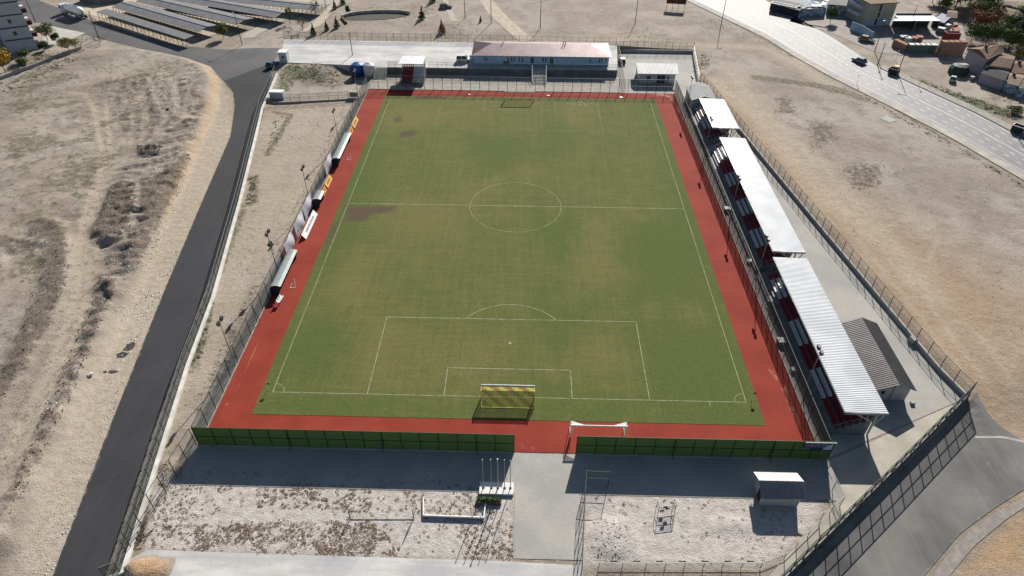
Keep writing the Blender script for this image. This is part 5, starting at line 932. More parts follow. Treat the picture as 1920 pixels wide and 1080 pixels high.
for i, (p_, h, w_, kd, sh, lb) in enumerate([
    ((-32.92,159.56), 4.2, 2.2, 'dark', 'cone', 'dark green conifer right of the sunken oval bed'), ((-24.9,146.53), 4.2, 2.6, 'rust', 'cone', 'rust red conifer before the terrace fence'),
    ((-64.29,143.16), 3.6, 2.0, 'dark', 'cone', 'dark conifer nearest the terrace fence, left of the footpath end'), ((-61.24,147.66), 3.0, 1.6, 'dark', 'cone', 'small conifer second from the terrace fence'),
    ((-58.64,150.26), 3.4, 2.1, 'dark', 'cone', 'bushy conifer by the left tip of the sunken oval bed'), ((-63.66,169), 2.9, 1.8, 'dark', 'cone', 'small dark conifer between the footpath and the top edge'), ((-58.19,164.65), 2.6, 1.7, 'dark', 'round', 'small round dark tree left of the oval bed'),
    ((-62.13,174.36), 3.2, 1.9, 'dark', 'cone', 'dark conifer at the top edge left of the oval bed'), ((-31.59,177.94), 4.0, 2.4, 'dark', 'cone', 'tall dark conifer at the top edge right of the oval bed'), ((-13.6,157.62), 2.0, .9, 'green', 'cone', 'tiny conifer by the dirt road'),
    ((-68.61,146.9), 4.4, 3.2, 'olive', 'sparse', 'bare young tree left of the row of conifers'), ((-68.43,162.05), 4.2, 2.8, 'olive', 'sparse', 'thin olive sapling beside the market lane'), ((-74.74,154.3), 4.6, 2.0, 'olive', 'sparse', 'almost bare sapling between lane and weeds'), ((-72.13,143.35), 2.4, 3.0, 'olive', 'sparse', 'bare shrub by the corner of the terrace fence'),
    ((-90.78,139.34), 4.4, 4.2, 'olive', 'round', 'olive autumn tree at the end of the sheds'),
    ((-142.97,135.59), 4.2, 5.2, 'green', 'round', 'large round green tree beside the apartment block'), ((-139,133.45), 2.8, 2.4, 'dark', 'round', 'small dark bush right of the large round tree'), ((-139.09,127.68), 2.4, 2.6, 'dark', 'round', 'small round bush at the foot of the apartment block'),
    ((-131.58,126.65), 3.6, 4.6, 'olive', 'round', 'olive green tree above the garden wall'), ((-130.26,127.99), 3.0, 3.6, 'yellow', 'sparse', 'thin yellowing tree next to the olive tree'), ((-129.62,129.76), 2.8, 4.0, 'olive', 'sparse', 'ragged olive shrub near the lamp post'),
    ((-141.65,112.1), 5.2, 5.0, 'yellow', 'round', 'orange yellow autumn tree at the left edge'), ((-139.96,119.51), 3.2, 3.2, 'green', 'round', 'green bush under the apartment block'), ((-137.87,114.58), 2.6, 2.8, 'green', 'round', 'lower green bush by the garden wall'), ((-133.94,118.59), 1.6, 3.2, 'olive', 'sparse', 'low shrub in the middle of the garden wall'), ((-136.15,119.26), 1.5, 2.6, 'olive', 'sparse', 'low shrub left of the wall shrub'), ((-125.94,133.46), 1.8, 3.0, 'brown', 'sparse', 'brown shrub at the road bend'),
    ((149.53,179.81), 7.5, 8, 'green', 'round', 'wide green tree at the top right'), ((155.01,187.27), 8, 7, 'yellow', 'round', 'golden autumn tree at the top right edge'), ((157.19,184.9), 7.5, 6.5, 'olive', 'round', 'olive tree behind the golden one'), ((156.48,174.84), 6.5, 7, 'green', 'round', 'green tree before the small brick lodge'), ((164.12,183.95), 7, 7, 'olive', 'round', 'dark olive tree left of the tiled house'),
    ((146.8,158.32), 5, 8, 'rust', 'round', 'rust brown wide tree below the tiled house'), ((151.74,159.01), 5, 8, 'brown', 'round', 'brown tree right of the rust coloured one'), ((142.62,146), 5, 6, 'green', 'round', 'green tree behind the pink house'), ((146.94,148.03), 5.5, 6, 'olive', 'round', 'olive tree behind the pink house roof'), ((146.54,140.67), 5.5, 6, 'green', 'round', 'green tree right of the pink house'), ((155.08,149.75), 5, 6, 'dark', 'round', 'dark tree at the right edge below the tiled house'), ((143.17,130.26), 4, 4.5, 'olive', 'round', 'olive tree over the annex roof'),
    ((147.93,185.77), 6, 6, 'green', 'round', 'dark green tree behind the white canopy'), ((171.32,189.77), 6.5, 7, 'green', 'round', 'green tree at the top edge, right of the golden tree'), ((145.67,188.16), 6, 5, 'brown', 'round', 'brown tree beside the beige house'), ((147.89,182.12), 6, 6, 'olive', 'round', 'olive tree above the brick lodge'), ((150.21,168.47), 5.5, 6, 'olive', 'round', 'olive green tree left of the rust coloured one'), ((153.55,166.42), 5.5, 6.5, 'green', 'round', 'green tree between the tiled house and the rust tree'), ((154.61,157.09), 5, 6.5, 'green', 'round', 'green tree below the small tiled house'), ((138.96,147.74), 4.5, 5, 'green', 'round', 'green tree at the corner behind the brick pallets'), ((163.3,163.59), 5, 6, 'olive', 'round', 'olive tree at the right edge under the low tiled house'), ((149.09,138.99), 4.5, 5.5, 'olive', 'round', 'olive tree at the right edge behind the brown tiled house'), ((164.62,191.41), 7, 7.5, 'olive', 'round', 'tall olive tree cut by the top edge'), ((143.76,177.24), 4.5, 4.5, 'green', 'round', 'small green tree left of the brick lodge'), ((101.39,164.49), 4.2, 3.2, 'green', 'round', 'round topped street tree beside the scrap yard'), ((124,96.22), 1.4, 3.4, 'grass', 'round', 'bright green bush on the verge at the right edge')]):
    if p_[0] < -100: h, w_ = h*1.1, w_*1.35
    if p_[0] > 100: h, w_ = h*1.15, w_*1.35
    tree('conifer' if sh == 'cone' else 'bush' if h < 3 and sh == 'round' else 'shrub' if h < 3 else 'tree', lb, p_, h, w_, kd, 'tree' if h >= 3 else 'bush', TR, 100+i, .15 if h < 3 else .28, 1.0 if w_ > 3 else .9, sh)
# ---------------------------------------------------------------- lamp posts
def lamp(label, p_, h, arm=0, ang=0., wood=False, base=None):
    x, y = p_; z = Tz(x, y); t = thing('lamp_post', label, 'lamp post', (x, y, z), 0, 'street lamps and poles'); mb = MB(); mb.cyl((x, y), .15 if wood else .12, z, z+h, .08, 8); part('pole', mb, m_bark if wood else m_lamp, t)
    if arm:
        dx, dy = math.cos(ang)*arm, math.sin(ang)*arm; mb = MB(); mb.bar((x, y, z+h-.05), (x+dx, y+dy, z+h+.35), .07); part('arm', mb, m_gal, t)
        mb = MB(); a = Vector((x+dx, y+dy, z+h+.35)); mb.bar(a, a+Vector((math.cos(ang)*.8, math.sin(ang)*.8, .04)), .32, .12); part('lamp_head', mb, m_gal, t)
    else: mb = MB(); mb.box(x-.5, x+.5, y-.07, y+.07, z+h-.35, z+h-.25); part('crossarm', mb, m_lamp, t)
lamp('tall pole by the dirt road behind the clubhouse', (-10.1,156.69), 11.5); lamp('tall pole behind the middle of the clubhouse', (5.71,152.13), 10.5); lamp('tall pole right of the clubhouse on bare ground', (36.72,159.95), 9.5); lamp('tall pole beside the highway pavement', (63.32,155.26), 10.5, 1.5, .8)
lamp('thin pole standing on the pale terrace', (-48.7, 126.6), 8.3); lamp('pole at the road bend beside the truck', (-128.32,137.51), 8.2, 0, 0, True); lamp('pole at the road junction with a long shadow', (-83.42,134.09), 8.6, .8, 2.2); lamp('pole on the pavement by the apartment block', (-156.19,151.8), 8, 0, 0, True)
lamp('short lamp beside the park footpath', (-18.91,161.17), 6, .6, 2.); lamp('thin lamp beside the park trees', (-67.28,171.19), 4.5)
lamp('highway lamp by the brick pallets', (105.8,138.33), 9, 1.6, -2.2); lamp('highway lamp beside the dark skip', (105.52,121.38), 9.5, 1.6, 2.4); lamp('highway lamp at the right edge', (117.12,81.67), 9, 1.6, 2.4); lamp('utility pole beside the car on the highway', (102.03,126.78), 6.5, 0, 0, True); lamp('lamp post in front of the white canopy', (124.23,158), 7.5, 1.0, 1.5)
# ---------------------------------------------------------------- vehicles
m_tyre = simple('tyre_rubber', (.015, .015, .016), None, 4, .9); m_rim = simple('wheel_rim', (.3, .3, .31), None, 4, .4, .6); m_light = simple('headlight_glass', (.6, .6, .58), None, 4, .2); m_tail = simple('tail_light', (.3, .02, .02), None, 4, .3)
def wheels(t, pts, r):
    for x, y in pts:
        s = 1 if y > 0 else -1; mb = MB(); mb.lathe((x, y-s*.2, r), (x, y, r), [(0, r), (.9, r), (1, r*.9)], 14); w_ = lpart('wheel', mb, m_tyre, t, True); mb = MB(); mb.lathe((x, y-.02*s, r), (x, y+s*.015, r), [(0, r*.62), (1, r*.55)], 10); lpart('rim', mb, m_rim, w_)
def car(label, p_, rz, paint, Lc=4.3, Wc=1.76, hh=1.45, kind='car', z=None):
    t = thing('car' if kind == 'car' else kind, label, kind, (*p_, Tz(*p_)+.04 if z is None else z), rz); W_ = Wc/2
    lo = [(-Lc/2, .35), (-Lc/2, .72), (-Lc/2+.12, .86), (Lc*.17, .92), (Lc/2-.25, .78), (Lc/2, .6), (Lc/2, .3)] if kind == 'car' else [(-Lc/2, .35), (-Lc/2, .95), (Lc*.24, 1.0), (Lc/2-.2, .88), (Lc/2, .65), (Lc/2, .3)]
    mb = MB(); n = len(lo); mb.add([(x, -W_, z_) for x, z_ in lo]+[(x, W_, z_) for x, z_ in lo], [tuple(range(n))[::-1], tuple(range(n, 2*n))]+[(i, (i+1) % n, n+(i+1) % n, n+i) for i in range(n)]); lpart('body', mb, paint, t)
    a0, a1, b0, b1 = (-Lc*.44, Lc*.19, -Lc*.33, Lc*.04) if kind == 'car' else (-Lc*.49, Lc*.26, -Lc*.46, Lc*.12); zb = lo[2][1]-.02; i_ = .16
    mb = MB(); mb.add([(a0, -W_+.06, zb), (a1, -W_+.06, zb), (a1, W_-.06, zb), (a0, W_-.06, zb), (b0, -W_+i_, hh), (b1, -W_+i_, hh), (b1, W_-i_, hh), (b0, W_-i_, hh)], [(0,1,5,4),(1,2,6,5),(2,3,7,6),(3,0,4,7)]); lpart('windows', mb, m_glass, t)
    mb = MB(); mb.box(b0-.04, b1+.04, -W_+i_-.03, W_-i_+.03, hh+.002, hh+.06)
    for q in ((a0, b0), (a1, b1), ((a0+a1)/2-.1, (b0+b1)/2-.1)):
        for s in (-1, 1): mb.bar((q[0], s*(W_-.05), zb), (q[1], s*(W_-i_+.015), hh), .08)
    lpart('roof', mb, paint, t); wheels(t, [(Lc*.31, W_+.005), (Lc*.31, -W_-.005), (-Lc*.30, W_+.005), (-Lc*.30, -W_-.005)], .32)
    for s in (-1, 1): mb = MB(); mb.box(Lc/2+.002, Lc/2+.03, s*(W_-.35)-.17, s*(W_-.35)+.17, .5, .62); lpart('headlight', mb, m_light, t); mb = MB(); mb.box(-Lc/2-.03, -Lc/2-.002, s*(W_-.25)-.12, s*(W_-.25)+.12, .6, .78); lpart('tail_light', mb, m_tail, t)
    return t
pt = lambda n_, c: simple(n_, c, tuple(v*.9 for v in c), 1, .25, .1, .6)
car('white small van parked on the terrace left of the clubhouse', (-16.2, 123.0), R_(2), pt('van_white', (.62, .62, .62)), 4.1, 1.75, 1.8, 'van', 1.87)
car('blue grey car driving along the highway', (97.59,129.07), R_(118), pt('car_blue_grey', (.10, .17, .21)))
car('dark car with a pale bonnet parked by the booth outside the gate', (-69.45,118.12), R_(75), pt('car_dark', (.09, .12, .17)))
car('dark car parked on the park footpath behind the clubhouse', (-26.29,171.58), R_(8), pt('car_slate', (.05, .06, .08)))
car('khaki pickup parked below the blue white hoarding', (106.41,146.57), R_(-40), pt('pickup_khaki', (.16, .14, .10)), 4.8, 1.75, 1.6)
car('white cart like vehicle parked on the verge by the tarpaulin hut', (118.1,116.17), R_(60), pt('car_pale', (.42, .44, .46)), 3.0, 1.5, 1.4)
car('dark blue car parked in the shade of the right yard fence', (29.3, 128.6), R_(88), pt('car_navy', (.03, .05, .06)), 4.2, 1.75, 1.45, 'car', .02)
# white bulk cement truck on the junction road
p_ = (-147.18,158.54); q_ = (-153.76,162.74); t = thing('tank_truck', 'white bulk cement tanker truck standing on the side road', 'truck', (*p_, Tz(*p_)+.05), math.atan2(q_[1]-p_[1], q_[0]-p_[0]))
mb = MB(); mb.box(-6.0, 5.6, -.5, .5, .75, 1.0); lpart('chassis', mb, m_lamp, t)
mb = MB(); mb.lathe((-6.2, 0, 2.3), (3.4, 0, 2.55), [(0, .4), (.04, .95), (.15, 1.25), (.85, 1.25), (.96, .95), (1, .4)], 20); lpart('tank', mb, m_white, t, True)
mb = MB(); mb.box(-4.2, 2.0, -.3, .3, 3.62, 3.72); lpart('walkway', mb, m_gal, t); mb = MB(); mb.lathe((-6.3, 0, 1.6), (-5.6, 0, 2.2), [(0, .2), (1, .7)], 12); lpart('outlet', mb, m_gal, t)
mb = MB(); mb.add([(4.2, -1.2, .6), (6.4, -1.2, .6), (6.4, 1.2, .6), (4.2, 1.2, .6), (4.2, -1.2, 3.0), (6.1, -1.2, 3.0), (6.1, 1.2, 3.0), (4.2, 1.2, 3.0)], [(3,2,1,0),(4,5,6,7),(0,1,5,4),(1,2,6,5),(2,3,7,6),(3,0,4,7)]); lpart('cab', mb, pt('cab_white', (.6, .62, .64)), t)
mb = MB(); mb.add([(6.36, -1.05, 1.7), (6.36, 1.05, 1.7), (6.19, 1.05, 2.7), (6.19, -1.05, 2.7)], [(0, 1, 2, 3)]); lpart('windscreen', mb, m_glass, t)
for s in (-1, 1): mb = MB(); mb.box(4.7, 5.8, s*1.21-.012, s*1.21+.012, 1.8, 2.6); lpart('window', mb, m_glass, t)
wheels(t, [(5.3, 1.15), (5.3, -1.15), (2.6, 1.15), (2.6, -1.15), (-3.2, 1.15), (-3.2, -1.15), (-4.5, 1.15), (-4.5, -1.15), (-5.6, 1.15), (-5.6, -1.15)], .5)
# ---------------------------------------------------------------- top left: apartments, market sheds
m_apw = simple('bluish_white_render', (.42, .43, .47), (.37, .38, .42), .6, .85); m_band = simple('dark_floor_band', (.06, .06, .085), None, 1, .8); m_balc = simple('maroon_balcony', (.075, .022, .03), (.05, .018, .025), 1, .7)
t = thing('apartment_block', 'white apartment block with dark floor bands and maroon balconies', 'building', (-142, 128.5, 1.8))
fp = [(-141.75, 128.45), (-147.9, 125.3), (-156, 136), (-150, 142.0)]; fp = [(-141.75, 128.45), (-148.0, 125.2), (-165.2, 144.7), (-158.9, 148.0)]
mb = MB(); mb.prism(fp, 1.5, 19.0); part('wall', mb, m_apw, t); mb = MB(); mb.prism([(fp[0][0]+.6, fp[0][1]-.2), (fp[1][0]-.5, fp[1][1]-.6), (fp[2][0]-.6, fp[2][1]+.3), (fp[3][0]+.5, fp[3][1]+.6)], 19.002, 19.4); part('roof', mb, m_band, t)
d = Vector((-148+141.75, 125.2-128.45, 0)).normalized(); nrm = Vector((-.46, .89, 0)) if False else Vector((d.y, -d.x, 0)); nrm = -nrm if nrm.y > 0 else nrm
A0 = Vector((-141.75, 128.45, 0)); side = Vector((fp[3][0]-fp[0][0], fp[3][1]-fp[0][1], 0)).normalized()
for i in range(6):
    z = 1.8+3.35*i+(0 if i else 0)
    if i: mb = MB(); a = A0+nrm*.02+Vector((0, 0, z)); mb.bar(a, a+d*7.05, .10, .34); part('floor_band', mb, m_band, t)
    for u in (3.4,):
        a = A0+d*u+nrm*.02+Vector((0, 0, z+1.2)); mb = MB(); mb.add([tuple(a), tuple(a+d*.9), tuple(a+d*.9+Vector((0, 0, 1.1))), tuple(a+Vector((0, 0, 1.1)))], [(0, 1, 2, 3)]); part('window', mb, m_glass if (i+int(u)) % 3 else m_bwall, t)
    out = -d; a = A0+out*.02+side*.3; mb = MB(); zz = z+.05
    b = [a, a+out*1.3, a+out*1.3+side*2.6, a+side*2.6]; mb.prism([(q.x, q.y) for q in b], z+(.1 if i else -.2), z+1.25); o = part('balcony', mb, m_balc, t)
    mb = MB(); mb.prism([(q.x, q.y) for q in [a+side*2.9, a+out*1.2+side*2.9, a+out*1.2+side*5.2, a+side*5.2]], z+(.1 if i else -.2), z+1.1); part('balcony', mb, m_cwall, t)
wall('garden_wall', 'low grey garden wall before the apartment block', [(-140.47,107.63),(-135.85,114.98),(-132.4,122.46),(-129.32,128.9)], .8, .35, m_conc, Tz)
wall('yard_wall', 'dark grey block wall behind the truck', [(-153.89,174.48),(-144.15,170.04),(-138.53,174.46)], 2.2, .3, simple('block_wall', (.13, .125, .13), (.10, .095, .10), .7, .9), Tz)
struct('garden_path', strip([(-143.62,128.39),(-145.34,138.3),(-148.09,146.97),(-157.38,151.75)], [(-140.82,128.49),(-138.1,132.12),(-135.96,137.7),(-135.2,142.5)], .05, 14, 3), simple('path_paving', (.42, .39, .34), (.33, .31, .28), .7, .9))
m_shedA = simple('shed_roof_sheet', (.16, .16, .165), (.115, .118, .125), .45, .75)
m_shedL = m_shedA
struct('market_ground', strip([(-148.95,165.2),(-131.57,148.59),(-107.8,133.22),(-100.68,133.47)], [(-132.36,203.4),(-111.67,197.06),(-90.28,192.39),(-66.33,190.63)], .02, 10, 10), simple('sandy_yard', (.46, .39, .29), (.36, .305, .23), .5, .95))
def market(label, a, b, wd, z, n=24, gable=True):
    """long low shed roof from a to b (ridge), on rows of thin posts"""
    a = Vector((*a, 0)); b = Vector((*b, 0)); d = (b-a).normalized(); nn = Vector((-d.y, d.x, 0)); nn = nn if nn.y > 0 else -nn; t = thing('market_shed', label, 'shed', (a.x, a.y, Tz(a.x, a.y)), 0, 'rows of market sheds'); z0 = Tz(a.x, a.y)
    e = Vector((0, 0, 1)); h, rise = z, .55 if gable else .12
    if gable:
        for nm, s in (('roof_slope', 1), ('roof_slope', -1)):
            q = [a+nn*s*wd/2+e*(z0+h), b+nn*s*wd/2+e*(z0+h), b+e*(z0+h+rise), a+e*(z0+h+rise)]; mb = MB(); mb.add([tuple(v) for v in q]+[tuple(v-e*.09) for v in q], [(0, 1, 2, 3), (7, 6, 5, 4), (0, 4, 5, 1), (1, 5, 6, 2), (3, 7, 4, 0)]); part(nm, mb, m_shedA, t)
        mb = MB(); mb.bar(a+e*(z0+h+rise+.05), b+e*(z0+h+rise+.05), .5, .08); part('ridge_cap', mb, m_gal, t)
    else:
        q = [a-nn*wd/2+e*(z0+h), b-nn*wd/2+e*(z0+h), b+nn*wd/2+e*(z0+h+rise), a+nn*wd/2+e*(z0+h+rise)]; mb = MB(); mb.add([tuple(v) for v in q]+[tuple(v-e*.12) for v in q], [(0, 1, 2, 3), (7, 6, 5, 4), (0, 4, 5, 1), (1, 5, 6, 2), (2, 6, 7, 3), (3, 7, 4, 0)]); part('roof_slope', mb, m_shedA, t)
    me = MB().box(-.05, .05, -.05, .05, 0, h).data('post', m_post); o0 = ORG[t.name]
    for s in (-1, 1):
        for i in range(n+1):
            q = a.lerp(b, i/n)+nn*s*(wd/2-.12); link('post', me, t, (q.x-o0[0], q.y-o0[1], 0))
            if s < 0 and i % 1 == 0:
                mb = None
    me2 = MB(); me2.bar((0, 0, h*.55), tuple(nn*1.1+e*h), .06); m2 = me2.data('brace', m_post)
    for i in range(n+1): q = a.lerp(b, i/n)-nn*(wd/2-.12); link('brace', m2, t, (q.x-o0[0], q.y-o0[1], 0))

market('narrow flat roofed market shed nearest the road', [(-137.05,155.49)], [(-98.43,132.52)], 3.2, 2.4, 22, False) if False else None
ra = [(-136.54,157.05),(-98.03,132.86),(-133.24,163.96),(-95.56,140.96),(-128.16,170.07),(-86.41,147.78),(-118.75,172.87),(-76.79,154.94),(-106.06,173.36),(-66.79,163.05)]; 
for i, (lb, wd, gb) in enumerate((('narrow flat roofed market shed nearest the road', 3.4, False), ('market shed with a grey gabled roof, second row from the road', 7.2, True), ('market shed with a grey gabled roof, third row from the road', 7.2, True), ('market shed with a grey gabled roof, fourth row from the road', 7.2, True), ('market shed with a grey gabled roof, last row at the top edge', 7.2, True))):
    market(lb, ra[2*i], ra[2*i+1], wd, 2.4, (22, 26, 26, 26, 26)[i], gb)
fence('market_fence', 'thin post fence between the market sheds and the road', [(-139.77,154.51),(-118.8,143.1),(-100.68,133.47)], 1.9, 2.6, (1.85,), m_mesh3, group='fences round the grounds')
# sunken oval planting bed with curved concrete rim
t = thing('planting_bed', 'long curved concrete rim of a sunken planting bed', 'kerb', (-49.34,162.21)); zt = ORG[t.name][2]
rim = [(-59.22,159.66),(-57.36,162.46),(-54.18,164.25),(-49.96,165.53),(-45.56,165.97),(-41.07,165.86),(-37.67,164.59)]; low = [(-58.98,158.59),(-55.46,157.65),(-50.27,157.84),(-45.17,158.57),(-40.3,160.91),(-37.2,163.77)]
mb = MB()
for a, b in zip(rim, rim[1:]): mb.bar((*a, zt+.45), (*b, zt+.45), .55, 1.0)
part('rim', mb, m_pale, t); mb = MB(); fl_ = rim+low[::-1]; flat(fl_, zt+.06, mb); part('bed', mb, simple('dark_bed_soil', (.035, .045, .03), (.07, .06, .045), .8, .95), t)
mb = MB(); mb.bar((*[(-59.22,159.66)][0], zt+.3), (*[(-56.39,153.93)][0], zt+.3), .5, .7); part('end_wall', mb, simple('brown_wall', (.14, .08, .05), None, 1, .9), t)
# notice hoarding at the top
p_ = (52.43,176.13); t = thing('hoarding', 'dark hoarding on four posts behind the clubhouse ground', 'hoarding', (*p_, Tz(*p_)), R_(-10))
for x in (-3, -1, 1, 3): mb = MB(); mb.bar((x, 0, 0), (x, 0, 2.6), .12); lpart('post', mb, m_post, t)
mb = MB(); mb.box(-3.3, 3.3, -.08, .08, 1.9, 4.3); lpart('panel', mb, simple('dark_red_panel', (.09, .03, .03), None, 1, .7), t)
# ---------------------------------------------------------------- houses and yards across the highway
m_tilered = simple('brown_roof_tiles', (.19, .115, .075), (.12, .075, .052), 1.1, .9, bump=.6); m_tileold = simple('pale_old_tiles', (.26, .20, .145), (.18, .135, .10), 1.1, .9, bump=.6); m_darktile = simple('dark_bitumen_roof', (.035, .033, .036), (.025, .024, .027), 1, .85)
m_pink = simple('mauve_render', (.34, .29, .34), (.29, .245, .29), .5, .9); m_beige = simple('beige_render', (.38, .34, .28), (.32, .285, .235), .4, .9); m_mottled = simple('peeling_blue_render', (.34, .42, .47), (.13, .16, .18), .8, .9, lo=.45, hi=.55)
def rows_of_tiles(t, a, b, c, d, mat, n=None, name='tile_course'):
    """overlapping courses on the slope a-b eave, d-c ridge"""
    a, b, c, d = map(Vector, (a, b, c, d)); Ls = (d-a).length; n = n or max(4, int(Ls/.5)); nn = (b-a).cross(d-a).normalized(); nn = nn if nn.z > 0 else -nn
    for i in range(n):
        u0, u1 = i/n, min(1, (i+1.12)/n); q = [a.lerp(d, u0)+nn*.08, b.lerp(c, u0)+nn*.08, b.lerp(c, u1)+nn*.02, a.lerp(d, u1)+nn*.02]; mb = MB(); mb.add([tuple(v) for v in q]+[tuple(v-nn*.07) for v in q[:2]], [(0, 1, 2, 3), (0, 4, 5, 1)]); part(name, mb, mat, t)
def house(label, quad, z0, ze, rise, wmat, rmat, name='house', hip=0., wins=2, over=.4, chim=True):
    """quad: eave corners, first edge faces the camera; ridge parallel to it"""
    a, b, c, d = [Vector((*q, 0)) for q in quad]; t = thing(name, label, 'house' if name == 'house' else 'building', ((a.x+c.x)/2, (a.y+c.y)/2, z0)); e = Vector((0, 0, 1))
    mid = (a+b+c+d)/4; w4 = [q.lerp(mid, over/max(1, (q-mid).length)) for q in (a, b, c, d)]; r0 = (a+d)/2; r1 = (b+c)/2; r0, r1 = r0.lerp(r1, hip), r1.lerp(r0, hip)
    mb = MB(); mb.prism([(q.x, q.y) for q in w4], z0-.3, ze-.03); part('wall', mb, wmat, t); E = [q+e*ze for q in (a, b, c, d)]; R0, R1 = r0+e*(ze+rise), r1+e*(ze+rise)
    mb = MB(); mb.add([tuple(v) for v in E+[R0, R1]], [(0, 1, 5, 4), (2, 3, 4, 5), (1, 2, 5), (3, 0, 4), (3, 2, 1, 0)]); part('roof', mb, rmat, t)
    rows_of_tiles(t, E[0], E[1], R1, R0, rmat); rows_of_tiles(t, E[2], E[3], R0, R1, rmat)
    if chim: q = r0.lerp(r1, .3); mb = MB(); mb.box(q.x-.3, q.x+.3, q.y-.3, q.y+.3, ze+rise-.3, ze+rise+.8); part('chimney', mb, m_tilered, t)
    u = (w4[1]-w4[0]); Lw = u.length; u.normalize(); nn = Vector((u.y, -u.x, 0))
    for i in range(wins):
        s = Lw*(i+.5)/wins; p0 = w4[0]+u*(s-.5)+nn*.03; mb = MB(); mb.add([tuple(p0+e*(z0+1.1)), tuple(p0+u+e*(z0+1.1)), tuple(p0+u+e*(z0+2.3)), tuple(p0+e*(z0+2.3))], [(0, 1, 2, 3)]); f_ = part('window', mb, m_frame, t)
        mb = MB(); p1 = p0+nn*.02; mb.add([tuple(p1+u*.1+e*(z0+1.2)), tuple(p1+u*.9+e*(z0+1.2)), tuple(p1+u*.9+e*(z0+2.2)), tuple(p1+u*.1+e*(z0+2.2))], [(0, 1, 2, 3)]); part('pane', mb, m_glass, f_)
    return t
z_ = .8
house('mauve rendered house with a brown tiled roof by the highway', [(127.11,119.39),(135.11,125.7),(134.43,130.3),(126.01,127.87)], z_, 5.6, 1.3, m_pink, m_tilered, wins=0)
house('mauve wing of the house with a low tiled roof', [(126.55,118.65),(132.46,116.56),(138.47,125.41),(136.58,128.22)], z_, 4.4, .8, m_pink, m_tilered, wins=0, chim=False)
house('low annex with a dark bitumen roof before the mauve house', [(124.21,115.45),(128.02,110.12),(133.8,118.42),(132.16,121.85)], z_, 3.4, .5, m_pink, m_darktile, wins=0, chim=False)
house('small house with pale old tiles at the right edge', [(128.03,109.19),(129.95,107.16),(136.58,115.27),(133.05,117.39)], z_, 3.2, .7, m_mottled, m_tileold, wins=0)
house('brown tiled house at the right edge behind the mauve house', [(132.43,116.35),(136.82,113.54),(142.59,123.67),(137.8,124.3)], z_, 3.6, .9, m_beige, m_tilered, wins=0)
house('dark house with pale tiles at the far right edge', [(129.37,106.11),(133.94,104.57),(138.48,112.41),(134.88,113.01)], z_, 3.2, .6, m_mottled, m_tileold, wins=0, chim=False)
wall('yard_wall', 'peeling pale blue wall along the right verge', [(126.44,118.68),(127.22,114.3),(129.06,109.76),(130.56,107.41),(135.51,107.58)], 2.6, .3, m_mottled, Tz)
house('tiled house among trees in the top right corner', [(153.17,165.33),(156.18,159.52),(162.85,167.92),(160.07,171.78)], z_, 4.2, 1.2, m_pink, m_tileold, wins=1)
house('low tiled house right of the top right tiled house', [(156.23,159),(162.22,157.14),(168.52,168.13),(163.49,169.06)], z_, 4.2, 1.1, m_pink, m_tilered, wins=0)
house('small brick lodge with an ochre roof among the trees', [(137.92,163.74),(141.51,163.33),(144.8,171.19),(142.1,171.09)], z_, 3.0, .8, m_beige, m_tileold, wins=0, chim=False)
# beige house with balconies
t = thing('house', 'tall beige house with a dark strip down its front by the highway', 'house', (116, 166, z_)); fp = [(111.2, 160.9), (120.3, 162.8), (118.2, 175), (108.8, 172.6)]
mb = MB(); mb.prism(fp, .5, 7.7); part('wall', mb, m_beige, t); mb = MB(); mb.prism([(110.7, 160.4), (120.9, 162.4), (118.6, 175.6), (108.3, 173.1)], 7.703, 7.95); part('roof', mb, m_tilered, t)
d = Vector((9.1, 1.9, 0)).normalized(); nn = Vector((d.y, -d.x, 0)); A0 = Vector((111.2, 160.9, 0))
mb = MB()
for u, z0, z1 in ((3.6, 3.4, 5.0), (3.5, 5.3, 7.6), (3.4, 1.0, 3.0)): a = A0+d*u+nn*.02; mb = MB(); mb.add([(a.x, a.y, z0), ((a+d*.7).x, (a+d*.7).y, z0), ((a+d*.7).x, (a+d*.7).y, z1), (a.x, a.y, z1)], [(0, 1, 2, 3)]); part('stair_window', mb, m_darktile, t)
a = A0+nn*.015; mb = MB(); mb.add([(a.x, a.y, .8), ((a+d*9.2).x, (a+d*9.2).y, .8), ((a+d*9.2).x, (a+d*9.2).y, 3.0), (a.x, a.y, 3.0)], [(0, 1, 2, 3)]); part('plinth_panel', mb, simple('pale_blue_panel', (.36, .43, .55), None, 1, .7), t)
for z in (3.2, 5.6):
    mb = MB(); mb.prism([(109.2, 163.2), (111.0, 163.6), (109.7, 169.5), (107.9, 169.1)], z, z+.95); part('balcony', mb, simple('pale_balcony', (.42, .46, .52), None, 1, .8) if 'pale_balcony' not in bpy.data.materials else bpy.data.materials['pale_balcony'], t)
# hoarding wall, canopy, yard goods
t = thing('hoarding_wall', 'pale blue metal hoarding around the yard before the beige house', 'hoarding', (*(105.32,154.28), z_)); q = [(105.24,157.3),(107.18,153.85),(108.25,147.1)]
m_hoard = simple('pale_blue_sheet', (.34, .45, .55), (.24, .34, .43), .7, .6)
for a, b in zip(q, q[1:]):
    n = 5
    for i in range(n): mb = MB(); a_, b_ = (a[0]+(b[0]-a[0])*(i+.03)/n, a[1]+(b[1]-a[1])*(i+.03)/n), (a[0]+(b[0]-a[0])*(i+.97)/n, a[1]+(b[1]-a[1])*(i+.97)/n); mb.bar((*a_, z_+1.1), (*b_, z_+1.1), .08, 3.0); part('panel', mb, m_hoard, t)
t = thing('canopy', 'white roofed open canopy in the building yard', 'canopy', (130, 160, z_)); q = [(116.72,154.7),(131.59,155.26),(131.57,161.05),(120.01,160.61)]
mb = MB(); mb.prism(q, 4.5, 4.62); part('roof', mb, m_roofw, t)
